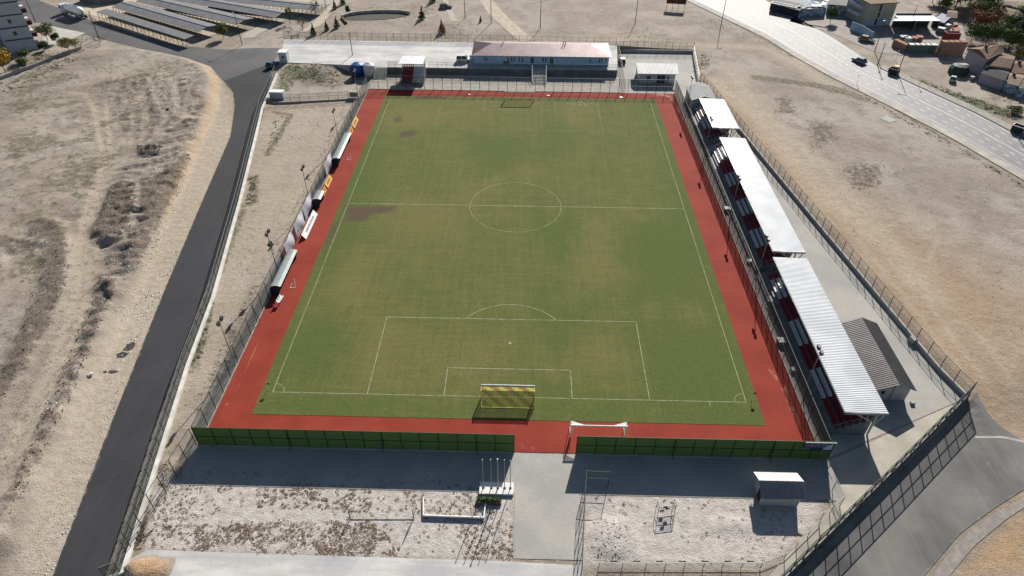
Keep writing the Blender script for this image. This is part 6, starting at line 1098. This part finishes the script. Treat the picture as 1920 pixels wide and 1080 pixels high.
for x, y in q+[((q[0][0]+q[1][0])/2, (q[0][1]+q[1][1])/2)]: mb = MB(); mb.bar((x, y, z_), (x, y, 4.49), .2); part('post', mb, m_gal, t)
mb = MB(); mb.bar((*q[3], 2.6), (*q[2], 2.6), .15, 5.0); part('back_wall', mb, simple('green_back_wall', (.03, .06, .05), None, 1, .8), t)
t = thing('lean_to', 'blue sheeted lean-to beside the white canopy', 'shed', (*(140.53,169.2), z_)); q = [(132.89,161.41),(134.61,157.8),(140.11,164.36),(138.78,168.15)]; mb = MB(); mb.prism(q, .7, 3.0); part('wall', mb, m_darktile, t); mb = MB(); mb.prism(q, 3.003, 3.12); part('roof', mb, simple('blue_sheet', (.03, .05, .14), None, 1, .5), t)
m_bag = simple('white_wrapped_goods', (.55, .55, .52), (.40, .41, .38), 1.4, .7, bump=.5); m_greenwrap = simple('green_wrapped_goods', (.12, .17, .14), (.08, .12, .10), 1.2, .7); m_brk = simple('brick_pallet', (.28, .19, .13), (.2, .13, .09), 1.6, .9, bump=.4); m_brk2 = simple('orange_brick', (.32, .16, .10), (.22, .10, .065), 1.3, .9, bump=.5)
def pallet(label, p_, sx, sy, sz, mat, top, rz, z=None, group='wrapped goods in the building yard'):
    t = thing('pallet', label, 'pallet', (*p_, Tz(*p_) if z is None else z), rz, group); mb = MB(); mb.box(-sx/2, sx/2, -sy/2, sy/2, .12, sz); lpart('goods', mb, mat, t); mb = MB(); mb.box(-sx/2+.03, sx/2-.03, -sy/2+.03, sy/2-.03, sz+.002, sz+.08); lpart('cover', mb, top, t); mb = MB(); mb.box(-sx/2, sx/2, -sy/2, sy/2, 0, .11); lpart('base', mb, m_rust, t)
ordn = ('first', 'second', 'third', 'fourth', 'fifth', 'sixth', 'seventh')
a, b = [(115.25,138.22),(123.07,138.06)]
for i in range(5): pallet('%s pale topped wrapped pallet from the left in the yard front row' % ordn[i], (a[0]+(b[0]-a[0])*(i+.5)/5, a[1]+(b[1]-a[1])*(i+.5)/5), 2.0, 1.8, 2.3, m_greenwrap, m_bag, 0)
a, b = [(113.31,143.1),(114.93,138.21)]
for i in range(3): pallet('%s brown wrapped pallet from the left at the yard corner' % ordn[i], (a[0]+(b[0]-a[0])*(i+.5)/3, a[1]+(b[1]-a[1])*(i+.5)/3), 1.7, 1.6, 2.0, m_brk, m_brk2, .5)
a, b = [(123.33,135.89),(130.01,136.13)]
for k_ in range(3):
    for i in range(4): pallet('brick pallet %s from the left, %s of its stack' % (ordn[i], ('lowest', 'middle', 'topmost')[k_]), (a[0]+(b[0]-a[0])*(i+.5)/4, a[1]+(b[1]-a[1])*(i+.5)/4), 2.05, 1.9, 1.28, m_brk, m_brk2, 0, z_+k_*1.37, 'brick pallets stacked by the highway')
for i, (p_, m1, m2, lb) in enumerate((((117.69,146.97), m_greenwrap, m_bag, 'white topped pallet in the middle of the yard'), ((118.61,146.07), m_bag, m_bag, 'white wrapped pallet next to the brown ones in the yard middle'), ((120.59,146.14), m_brk, m_brk2, 'brown pallet in the yard middle'), ((122.5,147.15), m_brk, m_brk2, 'brown pallet at the right of the yard middle'), ((136.04,162.58), m_bag, m_bag, 'white covered pallet under the canopy corner'), ((136.4,158.96), m_bag, m_bag, 'white covered pallet beside the red brick heap'), ((132.99,155.29), m_greenwrap, m_bag, 'green wrapped pallet behind the red skip'), ((139.36,163.76), m_bag, m_bag, 'pale pallet at the top of the brick heap'))): pallet(lb, p_, 2.2, 1.9, 1.6, m1, m2, i*.4)
t = thing('brick_heap', 'long stack of orange bricks at the right side of the yard', 'bricks', (*(139.46,157.54), z_)); q = [(140.64,163.69),(141.7,163.73),(136.97,151.26),(134.41,149.7)]
for i in range(7):
    f0, f1 = i/7, (i+.94)/7; L0 = [tuple(q[0][j]+(q[3][j]-q[0][j])*f for j in (0, 1)) for f in (f0, f1)]; R0 = [tuple(q[1][j]+(q[2][j]-q[1][j])*f for j in (0, 1)) for f in (f0, f1)]; mb = MB(); mb.prism([L0[0], R0[0], R0[1], L0[1]], .7, 2.0+.25*(i % 3)); part('brick_stack', mb, m_brk2, t)
def skip(label, p_, rz, sx, sy, h, mat, rimm, name='skip'):
    t = thing(name, label, 'skip' if name == 'skip' else 'trailer', (*p_, Tz(*p_)+.04), rz); b = .25; mb = MB()
    for s in (-1, 1): mb.box(-sx/2, sx/2, s*sy/2-.04, s*sy/2+.04, b, h); mb.box(s*sx/2-.04, s*sx/2+.04, -sy/2+.04, sy/2-.04, b, h)
    mb.box(-sx/2+.04, sx/2-.04, -sy/2+.04, sy/2-.04, b, b+.08); lpart('body', mb, mat, t)
    mb = MB()
    for s in (-1, 1): mb.bar((-sx/2, s*sy/2, h+.05), (sx/2, s*sy/2, h+.05), .12); mb.bar((s*sx/2, -sy/2, h+.05), (s*sx/2, sy/2, h+.05), .12)
    lpart('rim', mb, rimm, t); wheels(t, [(sx*.3, sy/2), (sx*.3, -sy/2), (-sx*.3, sy/2), (-sx*.3, -sy/2)], .3); return t
skip('dark refuse skip standing at the highway kerb', (103.85,120.55), R_(-50), 2.4, 1.8, 1.5, m_plate, m_plate); skip('red skip with a pale edge between the brick pallets', (131.07,145.58), 0, 4.2, 2.0, 3.4, simple('red_skip', (.22, .03, .035), None, 1, .6), simple('pink_rim', (.55, .25, .25), None, 1, .6))
skip('dark refuse skip with a white lid at the right edge', (118.63,85.54), R_(-50), 2.4, 1.8, 1.6, m_plate, m_white); skip('long dark blue trailer with white top rails', (88.55,174.01), R_(-38), 8.5, 2.4, 2.6, simple('navy_trailer', (.02, .03, .055), None, 1, .6), m_white, 'trailer')
tag(link('flower_tub', MB().cyl((0, 0), .6, 0, .55, .75, 10).data('flower_tub', m_yel)), 'yellow tub beside the dark refuse skip on the verge', 'tub').location = (*(106.88,125.34), Tz(*(106.88,125.34)))
# tarpaulin hut
p_ = (122.16,121.57); t = thing('hut', 'round dark green tarpaulin hut with a pale top before the mauve house', 'hut', (*p_, z_)); mb = MB(); mb.lathe((*p_, z_), (*p_, z_+2.6), [(0, 2.5), (.6, 2.6), (.9, 2.0), (1, .9)], 9); part('cover', mb, simple('green_tarpaulin', (.035, .055, .05), (.02, .035, .032), .8, .7), t); mb = MB(); mb.prism([(p_[0]-.2, p_[1]-.6), (p_[0]+1.9, p_[1]-.6), (p_[0]+1.7, p_[1]+.9), (p_[0]-.6, p_[1]+.9)], z_+2.5, z_+2.66); part('roof_sheet', mb, m_conc, t)
tag(link('bin', MB().cyl((0, 0), .5, 0, 1.0, .55, 10).data('bin', simple('pale_bin', (.35, .3, .32), None, 2, .6))), 'pale bin with a red lid beside the peeling blue wall', 'bin').location = (*(123.76,117.1), z_)
# scrap yard at the top
t = thing('scrap_shed', 'ruinous scrap yard shed with loose roof sheets at the top edge', 'shed', (*(99.92,176.75), z_)); q = [(92.27,169.02),(101.42,171.08),(106.46,183.87),(96.7,183.49)]; mb = MB(); mb.prism(q, .6, 3.4); part('wall', mb, m_mottled, t)
r = random.Random(5)
for i in range(12):
    u, v = r.random(), r.random(); c = [q[0][j]*(1-u)*(1-v)+q[1][j]*u*(1-v)+q[2][j]*u*v+q[3][j]*(1-u)*v for j in (0, 1)]; an = r.uniform(0, 3); dx, dy = math.cos(an)*1.6, math.sin(an)*1.6; mb = MB(); z = 3.5+r.uniform(.0, .25)+i*.02
    mb.add([(c[0]-dx-dy*.4, c[1]-dy+dx*.4, z), (c[0]+dx-dy*.4, c[1]+dy+dx*.4, z+.15), (c[0]+dx+dy*.4, c[1]+dy-dx*.4, z+.1), (c[0]-dx+dy*.4, c[1]-dy-dx*.4, z)], [(0, 1, 2, 3)]); part('roof_sheet', mb, (m_conc, m_tilered, m_roofw, m_shedA)[i % 4], t)
house('dark shed behind the long trailer at the top edge', [(84.84,175.2),(92.18,168.54),(96.94,180.48),(89.24,186.43)], z_, 3.2, .5, m_darktile, m_shedA, 'shed', wins=0, chim=False)
house('grey yard building at the top edge behind the scrap shed', [(102.66,173.17),(110.11,171.12),(115.89,185.89),(107.59,185.57)], z_, 4.0, .6, m_mottled, m_shedA, 'workshop', wins=0, chim=False)
struct('yard_ground', strip([(88.27,165.08),(98.5,154.03),(105.45,137.43),(121.84,132),(127.28,130.53)], [(106.97,195.66),(115.99,183.33),(128.57,177.84),(147.95,172.82),(135.31,142.07)], .03, 16, 6), simple('dusty_yard', (.28, .25, .225), (.20, .18, .165), .4, .9))
wall('island_kerb', 'short low concrete kerb at the yard entrance', [(93.81,161.55),(101.11,157.66)], .25, .3, m_pale, Tz)
# traffic signs
for p_, lb in (((91.17,113.42), 'thin road sign at the left pavement of the highway'), ((107.23,112.18), 'thin road sign at the right pavement of the highway'), ((108.98,131.13), 'triangular road sign before the brick yard')):
    t = thing('road_sign', lb, 'sign', (*p_, Tz(*p_)), R_(60), 'road signs'); mb = MB(); mb.bar((0, 0, 0), (0, 0, 2.6), .07); lpart('pole', mb, m_gal, t); mb = MB(); mb.box(-.35, .35, -.03, .03, 2.0, 2.75); lpart('plate', mb, m_gal, t)

# ---------------------------------------------------------------- weeds, stones and litter (uncountable)
def inside(poly, n, r, keep=None):
    xs_ = [q[0] for q in poly]; ys_ = [q[1] for q in poly]; X = rng.uniform(min(xs_), max(xs_), n*4); Y = rng.uniform(min(ys_), max(ys_), n*4); m = inpoly(X, Y, poly)
    if keep is not None: m &= keep(X, Y)
    return list(zip(X[m][:n], Y[m][:n]))
from_grid_x, from_grid_y = xs, ys
def gz(x, y):
    i = min(max(np.searchsorted(xs, x)-1, 0), len(xs)-2); j = min(max(np.searchsorted(ys, y)-1, 0), len(ys)-2); u = (x-xs[i])/(xs[i+1]-xs[i]); v = (y-ys[j])/(ys[j+1]-ys[j])
    return float((GZ2[i, j]*(1-u)+GZ2[i+1, j]*u)*(1-v)+(GZ2[i, j+1]*(1-u)+GZ2[i+1, j+1]*u)*v)
def tufts(name, pts, rad, h, kind, blades=9, seed=1):
    r = random.Random(seed); vs, fs, ti = [], [], []
    for x, y in pts:
        s = r.uniform(.5, 1.3); z = gz(x, y)-.02; ct = r.random()
        for _ in range(blades*2):
            a0 = r.uniform(0, 6.28); d0 = rad*s*math.sqrt(r.random()); cx, cy = x+math.cos(a0)*d0, y+math.sin(a0)*d0; hz = z+.03+h*s*.7*r.random()*(1-(d0/(rad*s))**2); n_ = Vector((r.uniform(-.6, .6), r.uniform(-.5, .8), r.uniform(.5, 1))).normalized(); u = n_.orthogonal().normalized(); u.rotate(Matrix.Rotation(r.uniform(0, 6.28), 3, n_)); v = n_.cross(u); q = Vector((cx, cy, hz)); w1, w2 = rad*r.uniform(.18, .4), rad*r.uniform(.08, .2); o = len(vs)
            vs += [tuple(q-u*w1), tuple(q+v*w2), tuple(q+u*w1), tuple(q-v*w2)]; fs.append((o, o+1, o+2, o+3)); ti += [min(1, ct*.6+r.random()*.5)]*4
        for _ in range(0):
            a = r.uniform(0, 6.28); d = rad*s*r.uniform(.15, 1); bx, by = x+math.cos(a)*d*.5, y+math.sin(a)*d*.5; tx, ty = x+math.cos(a)*d*1.3, y+math.sin(a)*d*1.3; wv = rad*s*.28; px_, py_ = -math.sin(a)*wv, math.cos(a)*wv; o = len(vs); hh = h*s*r.uniform(.5, 1.1)
            vs += [(bx-px_, by-py_, z), (bx+px_, by+py_, z), (tx+px_*.5, ty+py_*.5, z+hh), (tx-px_*.4, ty-py_*.4, z+hh*.8)]; fs.append((o, o+1, o+2, o+3)); ti += [min(1, ct*.6+r.random()*.5)]*4
    mb = MB(); mb.v = vs; mb.f = fs; o = stuff(name, mb, LM[kind]); at = o.data.color_attributes.new('tint', 'FLOAT_COLOR', 'POINT'); at.data.foreach_set('color', np.repeat(np.array(ti, np.float32)[:, None], 4, 1).ravel())
def dens(sc, lo, seed): return lambda X, Y: fbm(X, Y, sc, 3, seed) > lo
plotL = [(-43.42,-15.36),(0.95,-14.67),(1.31,-24.13),(-25.81,-24.48),(-40.29,-24.23),(-41.8,-22.26)]; plotR = [(10.34,-14.41),(38.58,-15.61),(37.15,-19.05),(30.42,-23.98),(9.72,-24.54)]
pts = inside(plotL, 190, 0)+inside(plotL, 760, 0, dens(3.5, .50, 61))+inside([(-40.87,-21.19),(-15.6,-19.79),(-11.1,-24.08),(-23.36,-24.42),(-40.31,-23.9)], 620, 0, dens(2.2, .47, 62))+inside([(-31.34,-15.02),(-16.49,-15),(-16.44,-18.74),(-30.25,-18.4)], 220, 0, dens(2, .42, 66))+inside([(-16.64,-14.22),(0.94,-14.13),(0.96,-14.9),(-16.46,-15.15)], 60, 0)+inside([(-5.08,-22.6),(1.46,-22.75),(1.5,-24.38),(-4.31,-24.35)], 60, 0)
tufts('dry_weeds', pts, .23, .16, 'dry', 8, 11)
tufts('plot_weeds', inside(plotR, 60, 0, dens(2.5, .5, 63))+inside([(9.7,-13.88),(15.77,-13.71),(14.74,-17.15),(9.55,-16.56)], 22, 0)+inside([(-44.28,-13.4),(0.92,-13.34),(0.94,-14.36),(-43.66,-14.82)], 130, 0, dens(2, .45, 65)), .24, .16, 'dry', 7, 12)
tufts('strip_weeds', inside([(-64.59,96.21),(-43.37,99.27),(-41.77,42.76),(-42.07,5.62),(-43.42,-15.36),(-43.25,-22.97),(-47.45,-0.87),(-49.97,20.23)], 170, 0, dens(4, .56, 64))+inside([(-45.62,-16.19),(-43.75,-16.91),(-41.69,-22.93),(-42.93,-23.64)], 60, 0)+inside([(-43.7,94.43),(-42.79,46.48),(-43.28,9),(-42.89,-2.71),(-44.26,-0.78),(-44.52,10.15),(-44.35,44.53),(-45.05,94.38)], 260, 0, dens(3, .45, 67)), .22, .15, 'dry', 6, 13)
tufts('strip_grass', inside([(-56.88,59.5),(-55.88,60.65),(-53.02,50.49),(-54.28,49.05)], 60, 0)+inside([(-61.36,92.14),(-56.97,90.87),(-56.45,77.95),(-56.53,70.14)], 40, 0, dens(2, .45, 71))+inside([(-50.68,20.21),(-49.47,18.88),(-46.97,8.9),(-46.86,3.84),(-48.56,7.69)], 70, 0)+inside([(-42.71,7.86),(-40.94,6.55),(-41.7,3.45),(-43.27,4.49)], 16, 0)+inside(green_bank, 320, 0, dens(3, .48, 72)), .32, .25, 'grass', 8, 14)
tufts('field_scrub', inside([(-140.29,107.32),(-121.69,125.72),(-82.89,109.03),(-75.81,85.75),(-68.48,41.93),(-65.52,22.58),(-60.29,-6.97),(-63.76,-15.53),(-90.72,2.04),(-147.8,77.68)], 700, 0, dens(7, .54, 73))+inside([(-62.74,158.99),(-52.02,176.55),(-22.45,177.68),(-13.17,147.94),(-28.94,140.18),(-54.82,139.25)], 260, 0, dens(4, .46, 74))+inside([(1.64,178.6),(57.18,178.08),(73.65,149.2),(52.25,141.36),(3.51,148.55)], 260, 0, dens(5, .52, 75))+inside([(54.18,134.73),(87.32,105.27),(103.98,60.17),(81.15,15.56),(69.8,12.81),(63.28,39.72),(55.46,88.57)], 210, 0, dens(7, .58, 76))+inside([(66.31,104.56),(71.01,106.41),(69.86,93.5),(63.21,93.28)], 60, 0)+inside([(70.24,90.53),(76.3,89.26),(75.27,80.84),(65.91,72.8)], 90, 0)+inside([(69.8,66.91),(75.95,69.47),(80.78,68.44),(76.98,60.4),(70.32,57.41)], 150, 0)+inside([(50.75,132.43),(56.56,134.81),(53.24,122.28),(48.5,120.24)], 60, 0)+inside([(65.34,116.94),(76.35,114.73),(83.5,110.3),(87.32,105.27),(82.66,107.84),(75.45,111.8)], 140, 0)+inside([(-86.13,166.43),(-62.41,173.15),(-62.89,138.95),(-74.87,140.86)], 130, 0, dens(3, .45, 77)), .26, .16, 'dry', 5, 15)
tufts('verge_grass', inside([(107.58,120.3),(113.06,113.09),(124.08,96.84),(121.55,92.22),(109.34,111.19)], 220, 0, dens(3, .42, 78))+inside([(90.67,106.06),(94.65,93.12),(100.54,78.23),(106.84,61.34),(106,60.23),(93.49,91.59),(89.59,104.68)], 170, 0)+inside([(58.49,185.45),(75.32,143.11),(80.54,133.51),(89.24,106.69),(88.29,105.64),(79.4,131.77),(73.97,141.68),(57.4,183.54)], 130, 0, dens(3, .45, 79))+inside([(-140.44,122.99),(-131.24,131.92),(-127.4,127.66),(-138.33,108.96)], 90, 0, dens(3, .45, 80))+inside([(-139.38,105.79),(-127.83,125.5),(-121.94,121.63),(-128.34,101.57),(-133.26,95.53)], 200, 0, dens(4, .45, 81)), .38, .28, 'grass', 7, 16)
# planter shrubs
r = random.Random(9); vs, fs, ti = leaves([(-3.0+.45*i, -17.0, .6, .34, .34) for i in range(6)], 60, .11, r)
leafobj('shrub', [(x+1.7, y+17.0, z) for x, y, z in vs], fs, ti, leafmat('bright_green_leaves', (.02, .07, .012), (.05, .14, .03), (.03, .09, .02)), bpy.data.objects['planter'])
def stones(name, pts, smin, smax, mat, seed=2):
    r = random.Random(seed); mb = MB()
    for x, y in pts:
        s = r.uniform(smin, smax); z = gz(x, y); a = r.uniform(0, 6); c, d = math.cos(a)*s, math.sin(a)*s; h = s*r.uniform(.5, 1)
        mb.add([(x+c, y+d, z-.02), (x-d*r.uniform(.6, 1), y+c, z-.02), (x-c, y-d*r.uniform(.6, 1), z-.02), (x+d, y-c, z-.02), (x+c*.2+d*.2, y+r.uniform(-.2, .2)*s, z+h)], [(0, 1, 4), (1, 2, 4), (2, 3, 4), (3, 0, 4)])
    stuff(name, mb, mat)
m_stone = simple('pale_stone', (.45, .41, .34), (.33, .29, .235), 2, .95); m_clod = simple('soil_clod', (.15, .12, .092), (.08, .065, .05), 2, .95); m_wstone = simple('whitish_rubble', (.58, .56, .51), (.42, .40, .36), 2, .95)
edge = [(-50.12,-27.61),(-51.09,-22.51),(-53.61,-8.58),(-57.5,7.43),(-58.87,19.97),(-60.17,31.86),(-61.81,33.44),(-62.27,25.6),(-59.82,9.7),(-55.22,-6.83),(-53.24,-19.76),(-52.5,-27.68)]
stones('verge_stones', inside(edge, 900, 0, dens(4, .45, 82))+inside([(-73.64,31.45),(-64.73,33.35),(-60.65,19.92),(-62.65,12.04),(-63.54,9.59)], 350, 0, dens(2, .48, 83))+inside([(-63.93,-3.8),(-62.07,-3.74),(-61.52,-6.09),(-62.61,-6.12)], 40, 0), .06, .20, m_wstone, 21)
soilp = [[(-82.89,53.26),(-77.73,53.42),(-74.08,45.51),(-71.05,33.16),(-76.87,34.31),(-80.63,44.35)], [(-79.42,66.94),(-72.09,67.17),(-64.73,33.35),(-64.86,25.52),(-67.35,25.44),(-73.78,39.95)], [(-92.02,39.39),(-79.41,31.28),(-74.77,22.3),(-70.42,4.8),(-68.97,-7.22),(-71.14,-7.28),(-76.1,11.65)], [(-70.23,23.88),(-66.09,21.85),(-61.39,-0.76),(-58.83,-16.94),(-58.4,-22.02),(-61.6,-12.24)], [(-85.59,70.46),(-79.82,70.65),(-79.21,66.46),(-83.68,66.32)], [(-113.05,108.13),(-89.38,99.76),(-85.08,77.01),(-96.35,79.37)]]
cl_ = []
for q in soilp: cl_ += inside(q, 800, 0)
stones('soil_clods', cl_, .05, .17, m_clod, 22)
stones('rubble', inside([(10.69,-19.07),(13.94,-18.63),(15.16,-22.05),(13.42,-23.93),(10.99,-23.8)], 110, 0)+inside([(-44.42,-13.4),(-42.7,-11.88),(-41.93,-13.73),(-43.19,-15.12)], 60, 0)+inside([(28.27,-20.33),(29.99,-20.97),(28.85,-22.99)], 20, 0), .05, .16, m_stone, 23)
stones('loose_stones', inside([(-114.77,65.8),(-97.88,93.7),(-72.97,60.11),(-65.15,14.48),(-59.73,-15.42),(-63.76,-15.53)], 500, 0)+inside([(56.81,70.06),(86.51,71.01),(88.71,32.34),(72.79,6.16),(65.93,22.91)], 350, 0)+inside([(-55.13,42.34),(-41.77,42.76),(-42.91,-11.72),(-45.68,-11.79)], 200, 0), .05, .13, m_stone, 24)
stones('brick_rubble', inside([(44.84,116.32),(47.25,113.45),(50.32,107.25),(46.46,109.13)], 60, 0)+inside([(51.1,134.39),(55.77,134.79),(53.64,124.28),(48.2,120.23)], 120, 0), .1, .25, m_clod, 25)
# paper scraps on the turf
mb = MB(); r = random.Random(3)
for cx, cy, n, sx, sy in ((1090, 194, 60, 0, 0),):
    g0 = (15.97,99.96)
    for i in range(60): x, y = g0[0]+r.gauss(0, 2.2), g0[1]+r.gauss(0, 1.4); s = r.uniform(.02, .06); mb.quad((x-s, y-s, .07), (x+s, y-s*.6, .07), (x+s*.8, y+s, .075), (x-s, y+s*.9, .07))
for g0 in ():
    for i in range(25): x, y = g0[0]+r.gauss(0, 2.5), g0[1]+r.gauss(0, 1.2); s = r.uniform(.02, .06); mb.quad((x-s, y-s, .07), (x+s, y-s*.6, .07), (x+s*.8, y+s, .075), (x-s, y+s*.9, .07))
stuff('paper_scraps', mb, m_white)
for p_, s, lb in (((7.51,104.34), .35, 'white board lying on the turf right of the far goal'), ((26.68,103.98), .45, 'white board lying on the turf near the far right corner'), ((-13.32,104.32), .3, 'small white sheet on the turf left of the far goal')):
    tag(link('foam_board', MB().box(p_[0]-s, p_[0]+s, p_[1]-.3, p_[1]+.3, .06, .16).data('foam_board', m_white)), lb, 'board')
bl = link('ball', MB().lathe((0, 0, -.11), (0, 0, .11), [(0, .01), (.15, .08), (.5, .11), (.85, .08), (1, .01)], 12).data('ball', m_white)); bl.location = (*(-0.1,89.75), .17); tag(bl, 'white football on the turf before the far goal', 'ball')
# heap of dark stems by the kerb, oil stains on the verge
mb = MB(); mb2 = MB()
struct('oil_stain', (lambda mb: [flat([(cx+math.cos(a)*rx*random.uniform(.6, 1.1), cy+math.sin(a)*ry*random.uniform(.6, 1.1)) for a in np.linspace(0, 6.28, 15)[:-1]], .01+.003*i, mb) for i, (cx, cy, rx, ry) in enumerate(((*(-58.61,8.56), .9, 1.3), (*(-58.86,6.82), 1.0, .8), (*(-58.59,3.29), .9, .35), (*(-59.77,3.25), .3, .25)))] and mb)(MB()), simple('oily_ground', (.025, .024, .024), (.05, .045, .04), 1.5, .7))
g0 = (-42.93,-23.37); mb = MB(); r = random.Random(8)
for i in range(26): x, y = g0[0]+r.gauss(0, .5), g0[1]+r.gauss(0, .7); a = r.gauss(.9, .4); l = r.uniform(.4, 1.0); mb.bar((x, y, r.uniform(.03, .3)), (x+l*math.cos(a), y+l*math.sin(a), r.uniform(.03, .35)), .06)
stuff('brushwood', mb, m_bark)
tag(link('tyre', MB().lathe((0, 0, 0), (0, 0, .25), [(0, .3), (.2, .38), (.8, .38), (1, .3)], 14).data('tyre', m_tyre)), 'discarded black tyre on the raised field left of the road', 'tyre').location = (*(-86.71,89.15), gz(*(-86.71,89.15))+.02)
for p_, lb in (((-73.11,67.63), 'white plastic sack at the edge of the raised field'), ((-61.08,1.93), 'white plastic sack beside the stony verge')):
    o = link('sack', MB().lathe((-.5, 0, .15), (.5, 0, .15), [(0, .08), (.2, .24), (.7, .26), (1, .1)], 8).data('sack', m_bag)); o.location = (*p_, gz(*p_)+.05); o.rotation_euler.z = 1; tag(o, lb, 'sack')
